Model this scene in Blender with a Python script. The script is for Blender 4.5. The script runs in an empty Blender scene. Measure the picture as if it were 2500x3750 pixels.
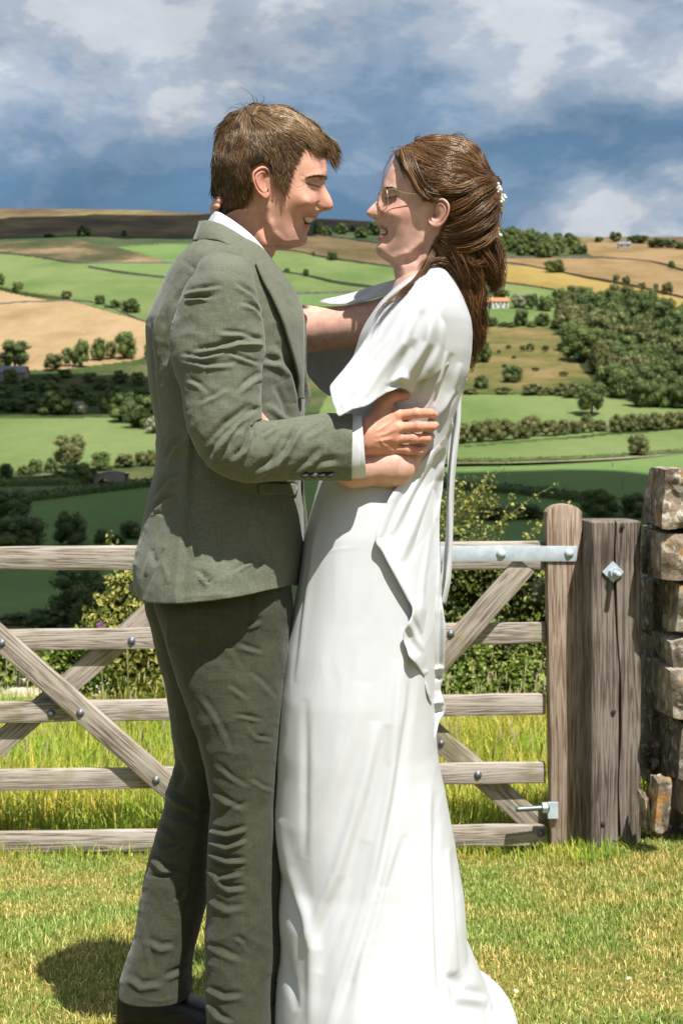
import bpy, bmesh, math, random
import numpy as np
from mathutils import Vector, Matrix
from mathutils.geometry import delaunay_2d_cdt

SC = bpy.context.scene
COL = SC.collection
RNG = np.random.default_rng(7)
random.seed(7)

# ------------------------------------------------------------------ camera
F, YH, H = 5208.0, 1600.0, 1.153          # focal length in photo pixels, eye-level row, eye height (m)
cam_data = bpy.data.cameras.new('camera')
cam = bpy.data.objects.new('camera', cam_data)
COL.objects.link(cam)
cam.location = (0, 0, H)
cam.rotation_euler = (math.radians(90), 0, 0)
cam_data.sensor_fit = 'VERTICAL'
cam_data.sensor_height = 36.0
cam_data.sensor_width = 24.0
cam_data.lens = 50.0
cam_data.shift_y = -(1875.0 - YH) / 3750.0
cam_data.clip_start = 0.05
cam_data.clip_end = 12000.0
cam_data.dof.use_dof = True
cam_data.dof.focus_distance = 2.68
cam_data.dof.aperture_fstop = 11.0
SC.camera = cam

# ------------------------------------------------------------------ sky, sun, exposure
TO_SUN = Vector((0.215, -0.43, 0.875)).normalized()
world = bpy.data.worlds.new('World')
SC.world = world
world.use_nodes = True
wn, wl = world.node_tree.nodes, world.node_tree.links
wn.clear()

def wnode(t, **kw):
    n = wn.new(t)
    for k, v in kw.items():
        setattr(n, k, v)
    return n

def wmath(op, a, b=None, c=None, clamp=False):
    n = wnode('ShaderNodeMath', operation=op)
    n.use_clamp = clamp
    for i, v in enumerate((a, b, c)):
        if v is None:
            continue
        if isinstance(v, (int, float)):
            n.inputs[i].default_value = v
        else:
            wl.new(v, n.inputs[i])
    return n.outputs[0]

w_out = wnode('ShaderNodeOutputWorld')
sky = wnode('ShaderNodeTexSky', sky_type='NISHITA', sun_disc=False)
sky.sun_elevation = math.asin(TO_SUN.z)
sky.sun_rotation = math.atan2(TO_SUN.x, TO_SUN.y)
bg_sky = wnode('ShaderNodeBackground'); bg_sky.inputs['Strength'].default_value = 0.06
wl.new(sky.outputs[0], bg_sky.inputs['Color'])
tc = wnode('ShaderNodeTexCoord')
sep = wnode('ShaderNodeSeparateXYZ'); wl.new(tc.outputs['Generated'], sep.inputs[0])
mp = wnode('ShaderNodeMapping'); mp.inputs['Scale'].default_value = (1, 1, 1.9)
mp.inputs['Location'].default_value = (0.35, 0.0, 0.22)
wl.new(tc.outputs['Generated'], mp.inputs[0])

def wnoise(scale, detail, rough, dist=0.0, off=(0, 0, 0)):
    n = wnode('ShaderNodeTexNoise')
    n.inputs['Scale'].default_value = scale
    n.inputs['Detail'].default_value = detail
    n.inputs['Roughness'].default_value = rough
    n.inputs['Distortion'].default_value = dist
    v = wnode('ShaderNodeVectorMath', operation='ADD')
    v.inputs[1].default_value = off
    wl.new(mp.outputs[0], v.inputs[0]); wl.new(v.outputs[0], n.inputs['Vector'])
    return n.outputs['Fac']

n_big = wnoise(4.2, 7, 0.52, 0.2)
n_fine = wnoise(13.0, 9, 0.60, 0.15, (3.1, 1.7, 0.4))
n_lite = wnoise(8.0, 8, 0.58, 0.1, (7.3, 2.2, 5.1))
z = sep.outputs['Z']
# slate rain cloud low down, paler broken cloud above
lift = wmath('MULTIPLY', wmath('SUBTRACT', z, 0.205), 5.2)
t = wmath('ADD', wmath('MULTIPLY', wmath('SUBTRACT', n_big, 0.5), 1.8), wmath('MULTIPLY', wmath('SUBTRACT', n_fine, 0.5), 1.75))
side = wmath('MULTIPLY', wmath('SUBTRACT', sep.outputs['X'], 0.05), 1.1)
t = wmath('ADD', wmath('ADD', wmath('ADD', t, wmath('MINIMUM', lift, 0.50)), 0.43), wmath('MULTIPLY', side, 0.3))
def sky_dir(px, py):
    d = Vector(((px - 1250) / F, 1.0, (YH - py) / F)).normalized()
    return (d.x + 0.35, d.y, d.z * 1.9 + 0.22)
warp = wnode('ShaderNodeVectorMath', operation='MULTIPLY_ADD')          # ragged edges for the single clouds below
wcol = wnode('ShaderNodeTexNoise'); wcol.inputs['Scale'].default_value = 16; wcol.inputs['Detail'].default_value = 6; wl.new(mp.outputs[0], wcol.inputs['Vector'])
wl.new(wcol.outputs['Color'], warp.inputs[0]); warp.inputs[1].default_value = (0.11, 0.11, 0.11)
wsub = wnode('ShaderNodeVectorMath', operation='SUBTRACT'); wsub.inputs[1].default_value = (0.055, 0.055, 0.055); wl.new(mp.outputs[0], wsub.inputs[0]); wl.new(wsub.outputs[0], warp.inputs[2])
for px, py, rad, amp in ((120, 260, 0.13, 0.42), (2350, 770, 0.10, 0.62), (2130, 600, 0.075, -0.40), (2420, 560, 0.06, -0.35), (480, 660, 0.15, -0.30), (760, 380, 0.05, 0.34), (1250, 640, 0.14, -0.22), (1900, 150, 0.16, 0.10), (1150, 150, 0.12, -0.10), (1420, 780, 0.05, 0.2)):
    dn = wnode('ShaderNodeVectorMath', operation='DISTANCE'); dn.inputs[1].default_value = sky_dir(px, py); wl.new(warp.outputs[0], dn.inputs[0])
    f = wnode('ShaderNodeMapRange', interpolation_type='SMOOTHSTEP'); f.inputs['From Min'].default_value = rad * 1.25; f.inputs['From Max'].default_value = rad * 0.35; f.inputs['To Min'].default_value = 0.0; f.inputs['To Max'].default_value = amp
    wl.new(dn.outputs['Value'], f.inputs['Value']); t = wmath('ADD', t, f.outputs[0])
ramp = wnode('ShaderNodeValToRGB')
ramp.color_ramp.interpolation = 'EASE'
el = ramp.color_ramp.elements
el[0].position = 0.02; el[0].color = (0.140, 0.262, 0.410, 1)
el[1].position = 1.0; el[1].color = (0.66, 0.705, 0.765, 1)
for p, c in ((0.3, (0.205, 0.320, 0.468, 1)), (0.55, (0.315, 0.42, 0.56, 1)), (0.8, (0.46, 0.535, 0.635, 1))):
    e = el.new(p); e.color = c
wl.new(t, ramp.inputs[0])
bright = wmath('MULTIPLY_ADD', n_lite, 0.46, 0.34)
bg_cloud = wnode('ShaderNodeBackground')
wl.new(ramp.outputs[0], bg_cloud.inputs['Color'])
wl.new(bright, bg_cloud.inputs['Strength'])
gap = wnoise(5.0, 6, 0.55, 0.4, (1.3, 9.1, 2.7))
cover = wmath('MULTIPLY_ADD', gap, -5.0, 3.7, clamp=True)
mixw = wnode('ShaderNodeMixShader')
wl.new(cover, mixw.inputs[0]); wl.new(bg_sky.outputs[0], mixw.inputs[1]); wl.new(bg_cloud.outputs[0], mixw.inputs[2])
wl.new(mixw.outputs[0], w_out.inputs['Surface'])

sun_data = bpy.data.lights.new('sun', 'SUN')
sun_data.energy = 5.0
sun_data.angle = math.radians(0.53)
sun_data.color = (1.0, 0.965, 0.905)
sun = bpy.data.objects.new('sun', sun_data)
sun.rotation_euler = TO_SUN.to_track_quat('Z', 'Y').to_euler()
sun.location = (2, -3, 6)
COL.objects.link(sun)

SC.view_settings.view_transform = 'Standard'
SC.view_settings.look = 'None'
SC.view_settings.gamma = 1.0
SC.view_settings.use_curve_mapping = False
SC.view_settings.exposure = 0.72
SC.render.engine = 'CYCLES'
SC.cycles.use_denoising = True
SC.cycles.max_bounces = 8
SC.cycles.transparent_max_bounces = 12

# ------------------------------------------------------------------ projection helpers
def P(px, py, D):
    return np.array([(px - 1250.0) / F * D, D, H - (py - YH) / F * D])

def Pv(px, py, D):
    px, py, D = np.broadcast_arrays(np.asarray(px, float), np.asarray(py, float), np.asarray(D, float))
    return np.stack([(px - 1250.0) / F * D, D, H - (py - YH) / F * D], -1)

def topx(v):
    return 1250.0 + F * v[..., 0] / v[..., 1], YH - F * (v[..., 2] - H) / v[..., 1]

# ------------------------------------------------------------------ object helpers
def np_mesh(name, verts, faces, smooth=True):
    """faces: an int array (n,3) or (n,4), or a list of them"""
    me = bpy.data.meshes.new(name)
    verts = np.asarray(verts, np.float32).reshape(-1, 3)
    fl = faces if isinstance(faces, list) else [faces]
    fl = [np.asarray(f, np.int32) for f in fl if len(f)]
    me.vertices.add(len(verts)); me.vertices.foreach_set('co', verts.ravel())
    nl = sum(f.size for f in fl); nf = sum(len(f) for f in fl)
    me.loops.add(nl); me.polygons.add(nf)
    me.loops.foreach_set('vertex_index', np.concatenate([f.ravel() for f in fl]))
    tot = np.concatenate([np.full(len(f), f.shape[1], np.int32) for f in fl])
    start = np.concatenate([[0], np.cumsum(tot)[:-1]]).astype(np.int32)
    me.polygons.foreach_set('loop_start', start)
    me.polygons.foreach_set('loop_total', tot)
    me.polygons.foreach_set('use_smooth', np.full(nf, smooth, bool))
    me.update(calc_edges=True)
    return me

def tag(o, label=None, cat=None, group=None, kind=None):
    if label: o['label'] = label
    if cat: o['category'] = cat
    if group: o['group'] = group
    if kind: o['kind'] = kind
    return o

def link(name, me, mat=None, parent=None, smooth=None):
    o = bpy.data.objects.new(name, me)
    COL.objects.link(o)
    if mat is not None:
        for m in (mat if isinstance(mat, (list, tuple)) else [mat]):
            me.materials.append(m)
    if parent is not None:
        o.parent = parent
        o.matrix_parent_inverse = parent.matrix_basis.inverted()
    return o

def empty(name, loc=(0, 0, 0), rz=0.0):
    o = bpy.data.objects.new(name, None)
    o.empty_display_size = 0.1
    COL.objects.link(o)
    o.location = [float(v) for v in loc]
    o.rotation_euler = (0, 0, rz)
    bpy.context.view_layer.update()
    return o

class MB:
    """collects vertices and faces of several shapes into one mesh"""
    def __init__(self):
        self.v, self.q, self.t, self.n = [], [], [], 0
    def add(self, v, q=None, t=None):
        v = np.asarray(v, float).reshape(-1, 3)
        if q is not None and len(q): self.q.append(np.asarray(q, int) + self.n)
        if t is not None and len(t): self.t.append(np.asarray(t, int) + self.n)
        self.v.append(v); self.n += len(v)
        return self
    def mesh(self, name, smooth=True):
        fl = []
        if self.q: fl.append(np.concatenate(self.q))
        if self.t: fl.append(np.concatenate(self.t))
        return np_mesh(name, np.concatenate(self.v), fl, smooth)

def grid_quads(nr, nc, wrap=False):
    r = np.arange(nr - 1)[:, None]
    c = np.arange(nc if wrap else nc - 1)[None, :]
    c2 = (c + 1) % nc
    a = r * nc + c; b = r * nc + c2; d = (r + 1) * nc + c2; e = (r + 1) * nc + c
    return np.stack([a, b, d, e], -1).reshape(-1, 4)

def tube(pts, rad, n=8, cap=True):
    """round tube along 3-D points"""
    pts = np.asarray(pts, float); m = len(pts)
    rad = np.broadcast_to(np.asarray(rad, float), (m,))
    tan = np.gradient(pts, axis=0); tan /= np.linalg.norm(tan, axis=1)[:, None] + 1e-12
    up = np.array([0.31, 0.17, 0.93]); 
    if abs(tan[0] @ up) > 0.95 * np.linalg.norm(up): up = np.array([1.0, 0.2, 0])
    a = np.cross(tan, up); a /= np.linalg.norm(a, axis=1)[:, None] + 1e-12
    b = np.cross(tan, a)
    th = np.linspace(0, 2 * np.pi, n, endpoint=False)
    v = pts[:, None] + rad[:, None, None] * (np.cos(th)[None, :, None] * a[:, None] + np.sin(th)[None, :, None] * b[:, None])
    q = grid_quads(m, n, True)
    v = v.reshape(-1, 3); t = []
    if cap:
        v = np.concatenate([v, pts[:1], pts[-1:]])
        i0, i1 = m * n, m * n + 1
        k = np.arange(n); k2 = (k + 1) % n
        t = np.concatenate([np.stack([np.full(n, i0), k2, k], -1), np.stack([np.full(n, i1), (m - 1) * n + k, (m - 1) * n + k2], -1)])
    return v, q, t

def box_v(x0, x1, y0, y1, z0, z1):
    v = np.array([[x, y, z] for x in (x0, x1) for y in (y0, y1) for z in (z0, z1)], float)
    q = [[0, 1, 3, 2], [4, 6, 7, 5], [0, 4, 5, 1], [2, 3, 7, 6], [0, 2, 6, 4], [1, 5, 7, 3]]
    return v, np.array(q)

def bevel_box(name, sx, sy, sz, bev=0.004, seg=2, taper=None):
    bm = bmesh.new()
    bmesh.ops.create_cube(bm, size=1.0)
    for v in bm.verts:
        v.co.x *= sx; v.co.y *= sy; v.co.z *= sz
    if taper: taper(bm)
    bmesh.ops.bevel(bm, geom=bm.edges[:], offset=bev, segments=seg, profile=0.5, affect='EDGES')
    me = bpy.data.meshes.new(name); bm.to_mesh(me); bm.free()
    return me

def shade_by_angle(me, ang=35):
    me.polygons.foreach_set('use_smooth', np.ones(len(me.polygons), bool))
    me.set_sharp_from_angle(angle=math.radians(ang))

# ------------------------------------------------------------------ noise (numpy gradient noise)
_perm = np.random.default_rng(3).permutation(256)
_perm = np.concatenate([_perm, _perm, _perm])
_grad = np.random.default_rng(4).normal(size=(256, 3)); _grad /= np.linalg.norm(_grad, axis=1)[:, None]
def gnoise(x, y, z=0.0):
    x, y, z = np.broadcast_arrays(np.asarray(x, float), np.asarray(y, float), np.asarray(z, float))
    xi, yi, zi = np.floor(x).astype(int), np.floor(y).astype(int), np.floor(z).astype(int)
    xf, yf, zf = x - xi, y - yi, z - zi
    xi &= 255; yi &= 255; zi &= 255
    f = lambda s: s * s * s * (s * (s * 6 - 15) + 10)
    u, v, w = f(xf), f(yf), f(zf)
    out = 0
    for dx in (0, 1):
        for dy in (0, 1):
            for dz in (0, 1):
                g = _grad[_perm[_perm[_perm[xi + dx] + yi + dy] + zi + dz]]
                d = g[..., 0] * (xf - dx) + g[..., 1] * (yf - dy) + g[..., 2] * (zf - dz)
                out = out + d * (u if dx else 1 - u) * (v if dy else 1 - v) * (w if dz else 1 - w)
    return out * 1.6
def fbm(x, y, z=0.0, oct=4, gain=0.5):
    s, a, f = 0, 1.0, 1.0
    for i in range(oct):
        s = s + a * gnoise(np.asarray(x) * f + 17.3 * i, np.asarray(y) * f + 5.1 * i, np.asarray(z) * f)
        a *= gain; f *= 2.03
    return s

# ------------------------------------------------------------------ 2-D interpolation helpers
def curve(t, pts, smooth=0):
    """piecewise interpolation with light smoothing (monotone abscissa)"""
    p = np.asarray(pts, float)
    xs = p[:, 0]
    out = [np.interp(t, xs, p[:, k]) for k in range(1, p.shape[1])]
    if smooth:
        k = np.ones(2 * smooth + 1) / (2 * smooth + 1)
        out = [np.convolve(np.pad(o, smooth, mode='edge'), k, 'valid') for o in out]
    return out[0] if len(out) == 1 else out

def resample(pts, n, smooth=True):
    """Catmull-Rom through points, n samples evenly along the index-length"""
    p = np.asarray(pts, float)
    d = np.concatenate([[0], np.cumsum(np.linalg.norm(np.diff(p[:, :2], axis=0), axis=1) + 1e-9)])
    t = np.linspace(0, d[-1], n)
    if not smooth or len(p) < 3:
        return np.stack([np.interp(t, d, p[:, k]) for k in range(p.shape[1])], -1)
    m = np.gradient(p, d, axis=0)
    i = np.clip(np.searchsorted(d, t, 'right') - 1, 0, len(p) - 2)
    h = (d[i + 1] - d[i])[:, None]; s = ((t - d[i]) / (d[i + 1] - d[i]))[:, None]
    return ((2*s**3 - 3*s**2 + 1) * p[i] + (s**3 - 2*s**2 + s) * h * m[i] + (-2*s**3 + 3*s**2) * p[i+1] + (s**3 - s**2) * h * m[i+1])

class RBF:
    """thin-plate spline over 2-D control points"""
    def __init__(self, ctrl, scale=100.0, reg=0.0):
        c = np.asarray(ctrl, float); self.c = c[:, :2] / scale; self.s = scale
        n = len(c); K = self._k(self.c, self.c) + reg * np.eye(n)
        Pm = np.concatenate([np.ones((n, 1)), self.c], 1)
        A = np.zeros((n + 3, n + 3)); A[:n, :n] = K; A[:n, n:] = Pm; A[n:, :n] = Pm.T
        self.w = np.linalg.solve(A, np.concatenate([c[:, 2], np.zeros(3)]))
    def _k(self, a, b):
        r2 = ((a[:, None] - b[None]) ** 2).sum(-1)
        return 0.5 * r2 * np.log(r2 + 1e-12)
    def __call__(self, x, y):
        x, y = np.broadcast_arrays(np.asarray(x, float), np.asarray(y, float))
        q = np.stack([x.ravel(), y.ravel()], -1) / self.s
        out = np.empty(len(q))
        for i in range(0, len(q), 20000):
            k = self._k(q[i:i+20000], self.c)
            out[i:i+20000] = k @ self.w[:-3] + self.w[-3] + q[i:i+20000] @ self.w[-2:]
        return out.reshape(x.shape)

def idw(ctrl, x, y, p=3.0):
    c = np.asarray(ctrl, float)
    x, y = np.broadcast_arrays(np.asarray(x, float), np.asarray(y, float))
    num = 0; den = 0
    for cx, cy, v in c:
        w = 1.0 / (((x - cx) ** 2 + (y - cy) ** 2) ** (p / 2) + 1e-3)
        num = num + w * v; den = den + w
    return num / den

def seg_dist(x, y, pts, closed=False):
    """distance, signed distance (left positive) and 0..1 position along a polyline"""
    p = np.asarray(pts, float)
    if closed: p = np.concatenate([p, p[:1]])
    L = np.concatenate([[0], np.cumsum(np.linalg.norm(np.diff(p, axis=0), axis=1))])
    best = np.full(np.shape(x), 1e18); sg = np.zeros(np.shape(x)); tt = np.zeros(np.shape(x))
    for i in range(len(p) - 1):
        ax, ay = p[i]; bx, by = p[i + 1]
        dx, dy = bx - ax, by - ay; l2 = dx * dx + dy * dy + 1e-9
        u = np.clip(((x - ax) * dx + (y - ay) * dy) / l2, 0, 1)
        qx, qy = x - ax - u * dx, y - ay - u * dy
        d2 = qx * qx + qy * qy
        m = d2 < best
        best = np.where(m, d2, best)
        sg = np.where(m, np.sign(dx * qy - dy * qx), sg)
        tt = np.where(m, (L[i] + u * math.sqrt(l2)) / L[-1], tt)
    d = np.sqrt(best)
    return d, d * sg, tt

def inside(x, y, poly):
    p = np.asarray(poly, float); n = len(p)
    x, y = np.broadcast_arrays(np.asarray(x, float), np.asarray(y, float))
    r = np.zeros(x.shape, bool); j = n - 1
    for i in range(n):
        xi, yi = p[i]; xj, yj = p[j]
        with np.errstate(divide='ignore', invalid='ignore'):
            c = ((yi > y) != (yj > y)) & (x < (xj - xi) * (y - yi) / (yj - yi + 1e-12) + xi)
        r ^= c; j = i
    return r

def vnormals(v, quads):
    n = np.zeros_like(v)
    q = np.asarray(quads)
    a, b, c, d = (v[q[:, i]] for i in range(4))
    fn = np.cross(c - a, d - b)
    for i in range(4):
        np.add.at(n, q[:, i], fn)
    return n / (np.linalg.norm(n, axis=1)[:, None] + 1e-12)

# ------------------------------------------------------------------ materials
def newmat(name):
    m = bpy.data.materials.new(name); m.use_nodes = True
    nt = m.node_tree
    b = nt.nodes['Principled BSDF']
    return m, nt.nodes, nt.links, b

def N(ns, t, **kw):
    n = ns.new(t)
    for k, v in kw.items(): setattr(n, k, v)
    return n

def ramp_node(ns, stops, interp='LINEAR'):
    r = ns.new('ShaderNodeValToRGB'); e = r.color_ramp.elements
    r.color_ramp.interpolation = interp
    while len(e) > 1: e.remove(e[-1])
    e[0].position = stops[0][0]; e[0].color = (*stops[0][1], 1)
    for p, c in stops[1:]:
        k = e.new(p); k.color = (*c, 1)
    return r

def simple_mat(name, col, rough=0.6, metal=0.0, spec=0.5):
    m, ns, ls, b = newmat(name)
    b.inputs['Base Color'].default_value = (*col, 1)
    b.inputs['Roughness'].default_value = rough
    b.inputs['Metallic'].default_value = metal
    b.inputs['Specular IOR Level'].default_value = spec
    return m

def noise_mat(name, stops, scale=20, detail=5, rough=0.7, bump=0.0, bscale=None, stretch=(1, 1, 1), coords='Object', spec=0.4, bdist=0.002, nrough=0.6):
    m, ns, ls, b = newmat(name)
    tcn = N(ns, 'ShaderNodeTexCoord'); mpn = N(ns, 'ShaderNodeMapping'); mpn.inputs['Scale'].default_value = stretch
    ls.new(tcn.outputs[coords], mpn.inputs[0])
    nz = N(ns, 'ShaderNodeTexNoise'); nz.inputs['Scale'].default_value = scale; nz.inputs['Detail'].default_value = detail
    nz.inputs['Roughness'].default_value = nrough
    ls.new(mpn.outputs[0], nz.inputs['Vector'])
    r = ramp_node(ns, stops); ls.new(nz.outputs['Fac'], r.inputs[0]); ls.new(r.outputs[0], b.inputs['Base Color'])
    b.inputs['Roughness'].default_value = rough; b.inputs['Specular IOR Level'].default_value = spec
    if bump:
        n2 = N(ns, 'ShaderNodeTexNoise'); n2.inputs['Scale'].default_value = bscale or scale * 3; n2.inputs['Detail'].default_value = 6
        ls.new(mpn.outputs[0], n2.inputs['Vector'])
        bp = N(ns, 'ShaderNodeBump'); bp.inputs['Strength'].default_value = bump; bp.inputs['Distance'].default_value = bdist
        ls.new(n2.outputs['Fac'], bp.inputs['Height']); ls.new(bp.outputs[0], b.inputs['Normal'])
    return m

def leaf_mat(name, stops, patch=None, rough=0.6, transl=0.25, pscale=1.0):
    """foliage and grass: a colour per leaf, patches by place, a little light through the leaf"""
    m, ns, ls, b = newmat(name)
    g = N(ns, 'ShaderNodeNewGeometry')
    r = ramp_node(ns, stops); ls.new(g.outputs['Random Per Island'], r.inputs[0])
    col = r.outputs[0]
    if patch:
        tcn = N(ns, 'ShaderNodeNewGeometry')
        nz = N(ns, 'ShaderNodeTexNoise'); nz.inputs['Scale'].default_value = pscale; nz.inputs['Detail'].default_value = 4
        ls.new(tcn.outputs['Position'], nz.inputs['Vector'])
        rr = ramp_node(ns, [(0.38, (0, 0, 0)), (0.62, (1, 1, 1))]); ls.new(nz.outputs['Fac'], rr.inputs[0])
        mx = N(ns, 'ShaderNodeMix', data_type='RGBA', blend_type='MULTIPLY'); mx.inputs[0].default_value = 1.0
        mx2 = N(ns, 'ShaderNodeMix', data_type='RGBA')
        mx2.inputs[6].default_value = (*patch[0], 1); mx2.inputs[7].default_value = (*patch[1], 1)
        ls.new(rr.outputs[0], mx2.inputs[0])
        ls.new(col, mx.inputs[6]); ls.new(mx2.outputs[2], mx.inputs[7]); col = mx.outputs[2]
    ls.new(col, b.inputs['Base Color'])
    b.inputs['Roughness'].default_value = rough; b.inputs['Specular IOR Level'].default_value = 0.25
    if transl:
        tr = N(ns, 'ShaderNodeBsdfTranslucent'); ls.new(col, tr.inputs['Color'])
        mxs = N(ns, 'ShaderNodeMixShader'); mxs.inputs[0].default_value = transl
        ls.new(b.outputs[0], mxs.inputs[1]); ls.new(tr.outputs[0], mxs.inputs[2])
        ls.new(mxs.outputs[0], ns['Material Output'].inputs['Surface'])
    return m
# ================================================================== THE VALLEY
ROWS = np.array([(12, 2533), (20, 2485), (35, 2430), (60, 2375), (100, 2310), (150, 2200), (190, 2050), (230, 1900), (280, 1760), (340, 1640),
                 (400, 1540), (480, 1420), (570, 1290), (680, 1180), (800, 1090), (950, 1010), (1150, 930), (1400, 860), (1700, 795), (2000, 745)], float)
_lr = np.log(ROWS[:, 0])
def D_of(py):                                   # ground distance for a row of the view
    return np.exp(np.interp(-np.asarray(py, float), -ROWS[:, 1], _lr))
def G(px, py):                                  # point on the valley ground
    return P(px, py, float(D_of(py)))
SKYL = [(-1500, 790), (0, 763), (270, 766), (600, 772), (800, 785), (1100, 795), (1380, 812), (1450, 825), (1800, 860), (2000, 866), (2500, 867), (4000, 885)]

def field_mat(name, a, b, c, scale=0.035, stretch=(1, 1, 1), fine=1.2):
    m, ns, ls, bs = newmat(name)
    g = N(ns, 'ShaderNodeNewGeometry')
    mpn = N(ns, 'ShaderNodeMapping'); mpn.inputs['Scale'].default_value = stretch
    ls.new(g.outputs['Position'], mpn.inputs[0])
    n1 = N(ns, 'ShaderNodeTexNoise'); n1.inputs['Scale'].default_value = scale; n1.inputs['Detail'].default_value = 7; n1.inputs['Roughness'].default_value = 0.62
    n2 = N(ns, 'ShaderNodeTexNoise'); n2.inputs['Scale'].default_value = fine * 0.35; n2.inputs['Detail'].default_value = 7; n2.inputs['Roughness'].default_value = 0.7
    ls.new(mpn.outputs[0], n1.inputs[0]); ls.new(g.outputs['Position'], n2.inputs[0])
    ad = N(ns, 'ShaderNodeMath', operation='MULTIPLY_ADD'); ad.inputs[1].default_value = 0.45
    ls.new(n2.outputs['Fac'], ad.inputs[0]); ls.new(n1.outputs['Fac'], ad.inputs[2])
    r = ramp_node(ns, [(0.56, a), (0.72, b), (0.87, c)]); ls.new(ad.outputs[0], r.inputs[0])
    ls.new(r.outputs[0], bs.inputs['Base Color']); bs.inputs['Roughness'].default_value = 0.95; bs.inputs['Specular IOR Level'].default_value = 0.1
    return m

FM = {
    'rough':  field_mat('rough_grass', (0.0249, 0.0385, 0.0121), (0.0462, 0.0681, 0.0201), (0.0996, 0.0919, 0.0403)),
    'moor':   field_mat('heather_moor', (0.0641, 0.0446, 0.0319), (0.1174, 0.0844, 0.0423), (0.2134, 0.1689, 0.0659), 0.012, (1, 0.5, 1)),
    'dark':   field_mat('dark_pasture', (0.0320, 0.0504, 0.0201), (0.0462, 0.0681, 0.0268), (0.0782, 0.0830, 0.0403), 0.02),
    'mixed':  field_mat('patchy_pasture', (0.0333, 0.0454, 0.0171), (0.0726, 0.0640, 0.0286), (0.2418, 0.1653, 0.0970), 0.014, (1, 0.5, 1)),
    'green':  field_mat('green_pasture', (0.0806, 0.1253, 0.0359), (0.1105, 0.1546, 0.0491), (0.1404, 0.1760, 0.0636), 0.02, (1, 0.35, 1)),
    'mid':    field_mat('mid_green_pasture', (0.0794, 0.1383, 0.0399), (0.1020, 0.1640, 0.0498), (0.1285, 0.1834, 0.0598), 0.02, (1, 0.35, 1)),
    'tan':    field_mat('dry_hay_field', (0.2126, 0.1492, 0.0704), (0.2835, 0.1998, 0.1027), (0.3248, 0.2308, 0.1291), 0.03, (1, 0.4, 1)),
    'tan2':   field_mat('dry_grass_field', (0.1440, 0.0968, 0.0407), (0.2074, 0.1385, 0.0652), (0.2477, 0.1672, 0.0869), 0.03, (1, 0.4, 1)),
    'brown':  field_mat('bracken_field', (0.0707, 0.0536, 0.0229), (0.1034, 0.0766, 0.0356), (0.1469, 0.1023, 0.0546), 0.02, (1, 0.4, 1)),
    'yellow': field_mat('ripening_field', (0.1920, 0.1392, 0.0369), (0.2418, 0.1749, 0.0503), (0.2702, 0.1955, 0.0638), 0.03, (1, 0.4, 1)),
    'scrub':  field_mat('scrubby_pasture', (0.0551, 0.0704, 0.0174), (0.1212, 0.1041, 0.0354), (0.1983, 0.1322, 0.0626), 0.035),
    'woodfl': field_mat('woodland_floor', (0.0143, 0.0207, 0.0081), (0.0249, 0.0326, 0.0121), (0.0427, 0.0473, 0.0201)),
}
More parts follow.
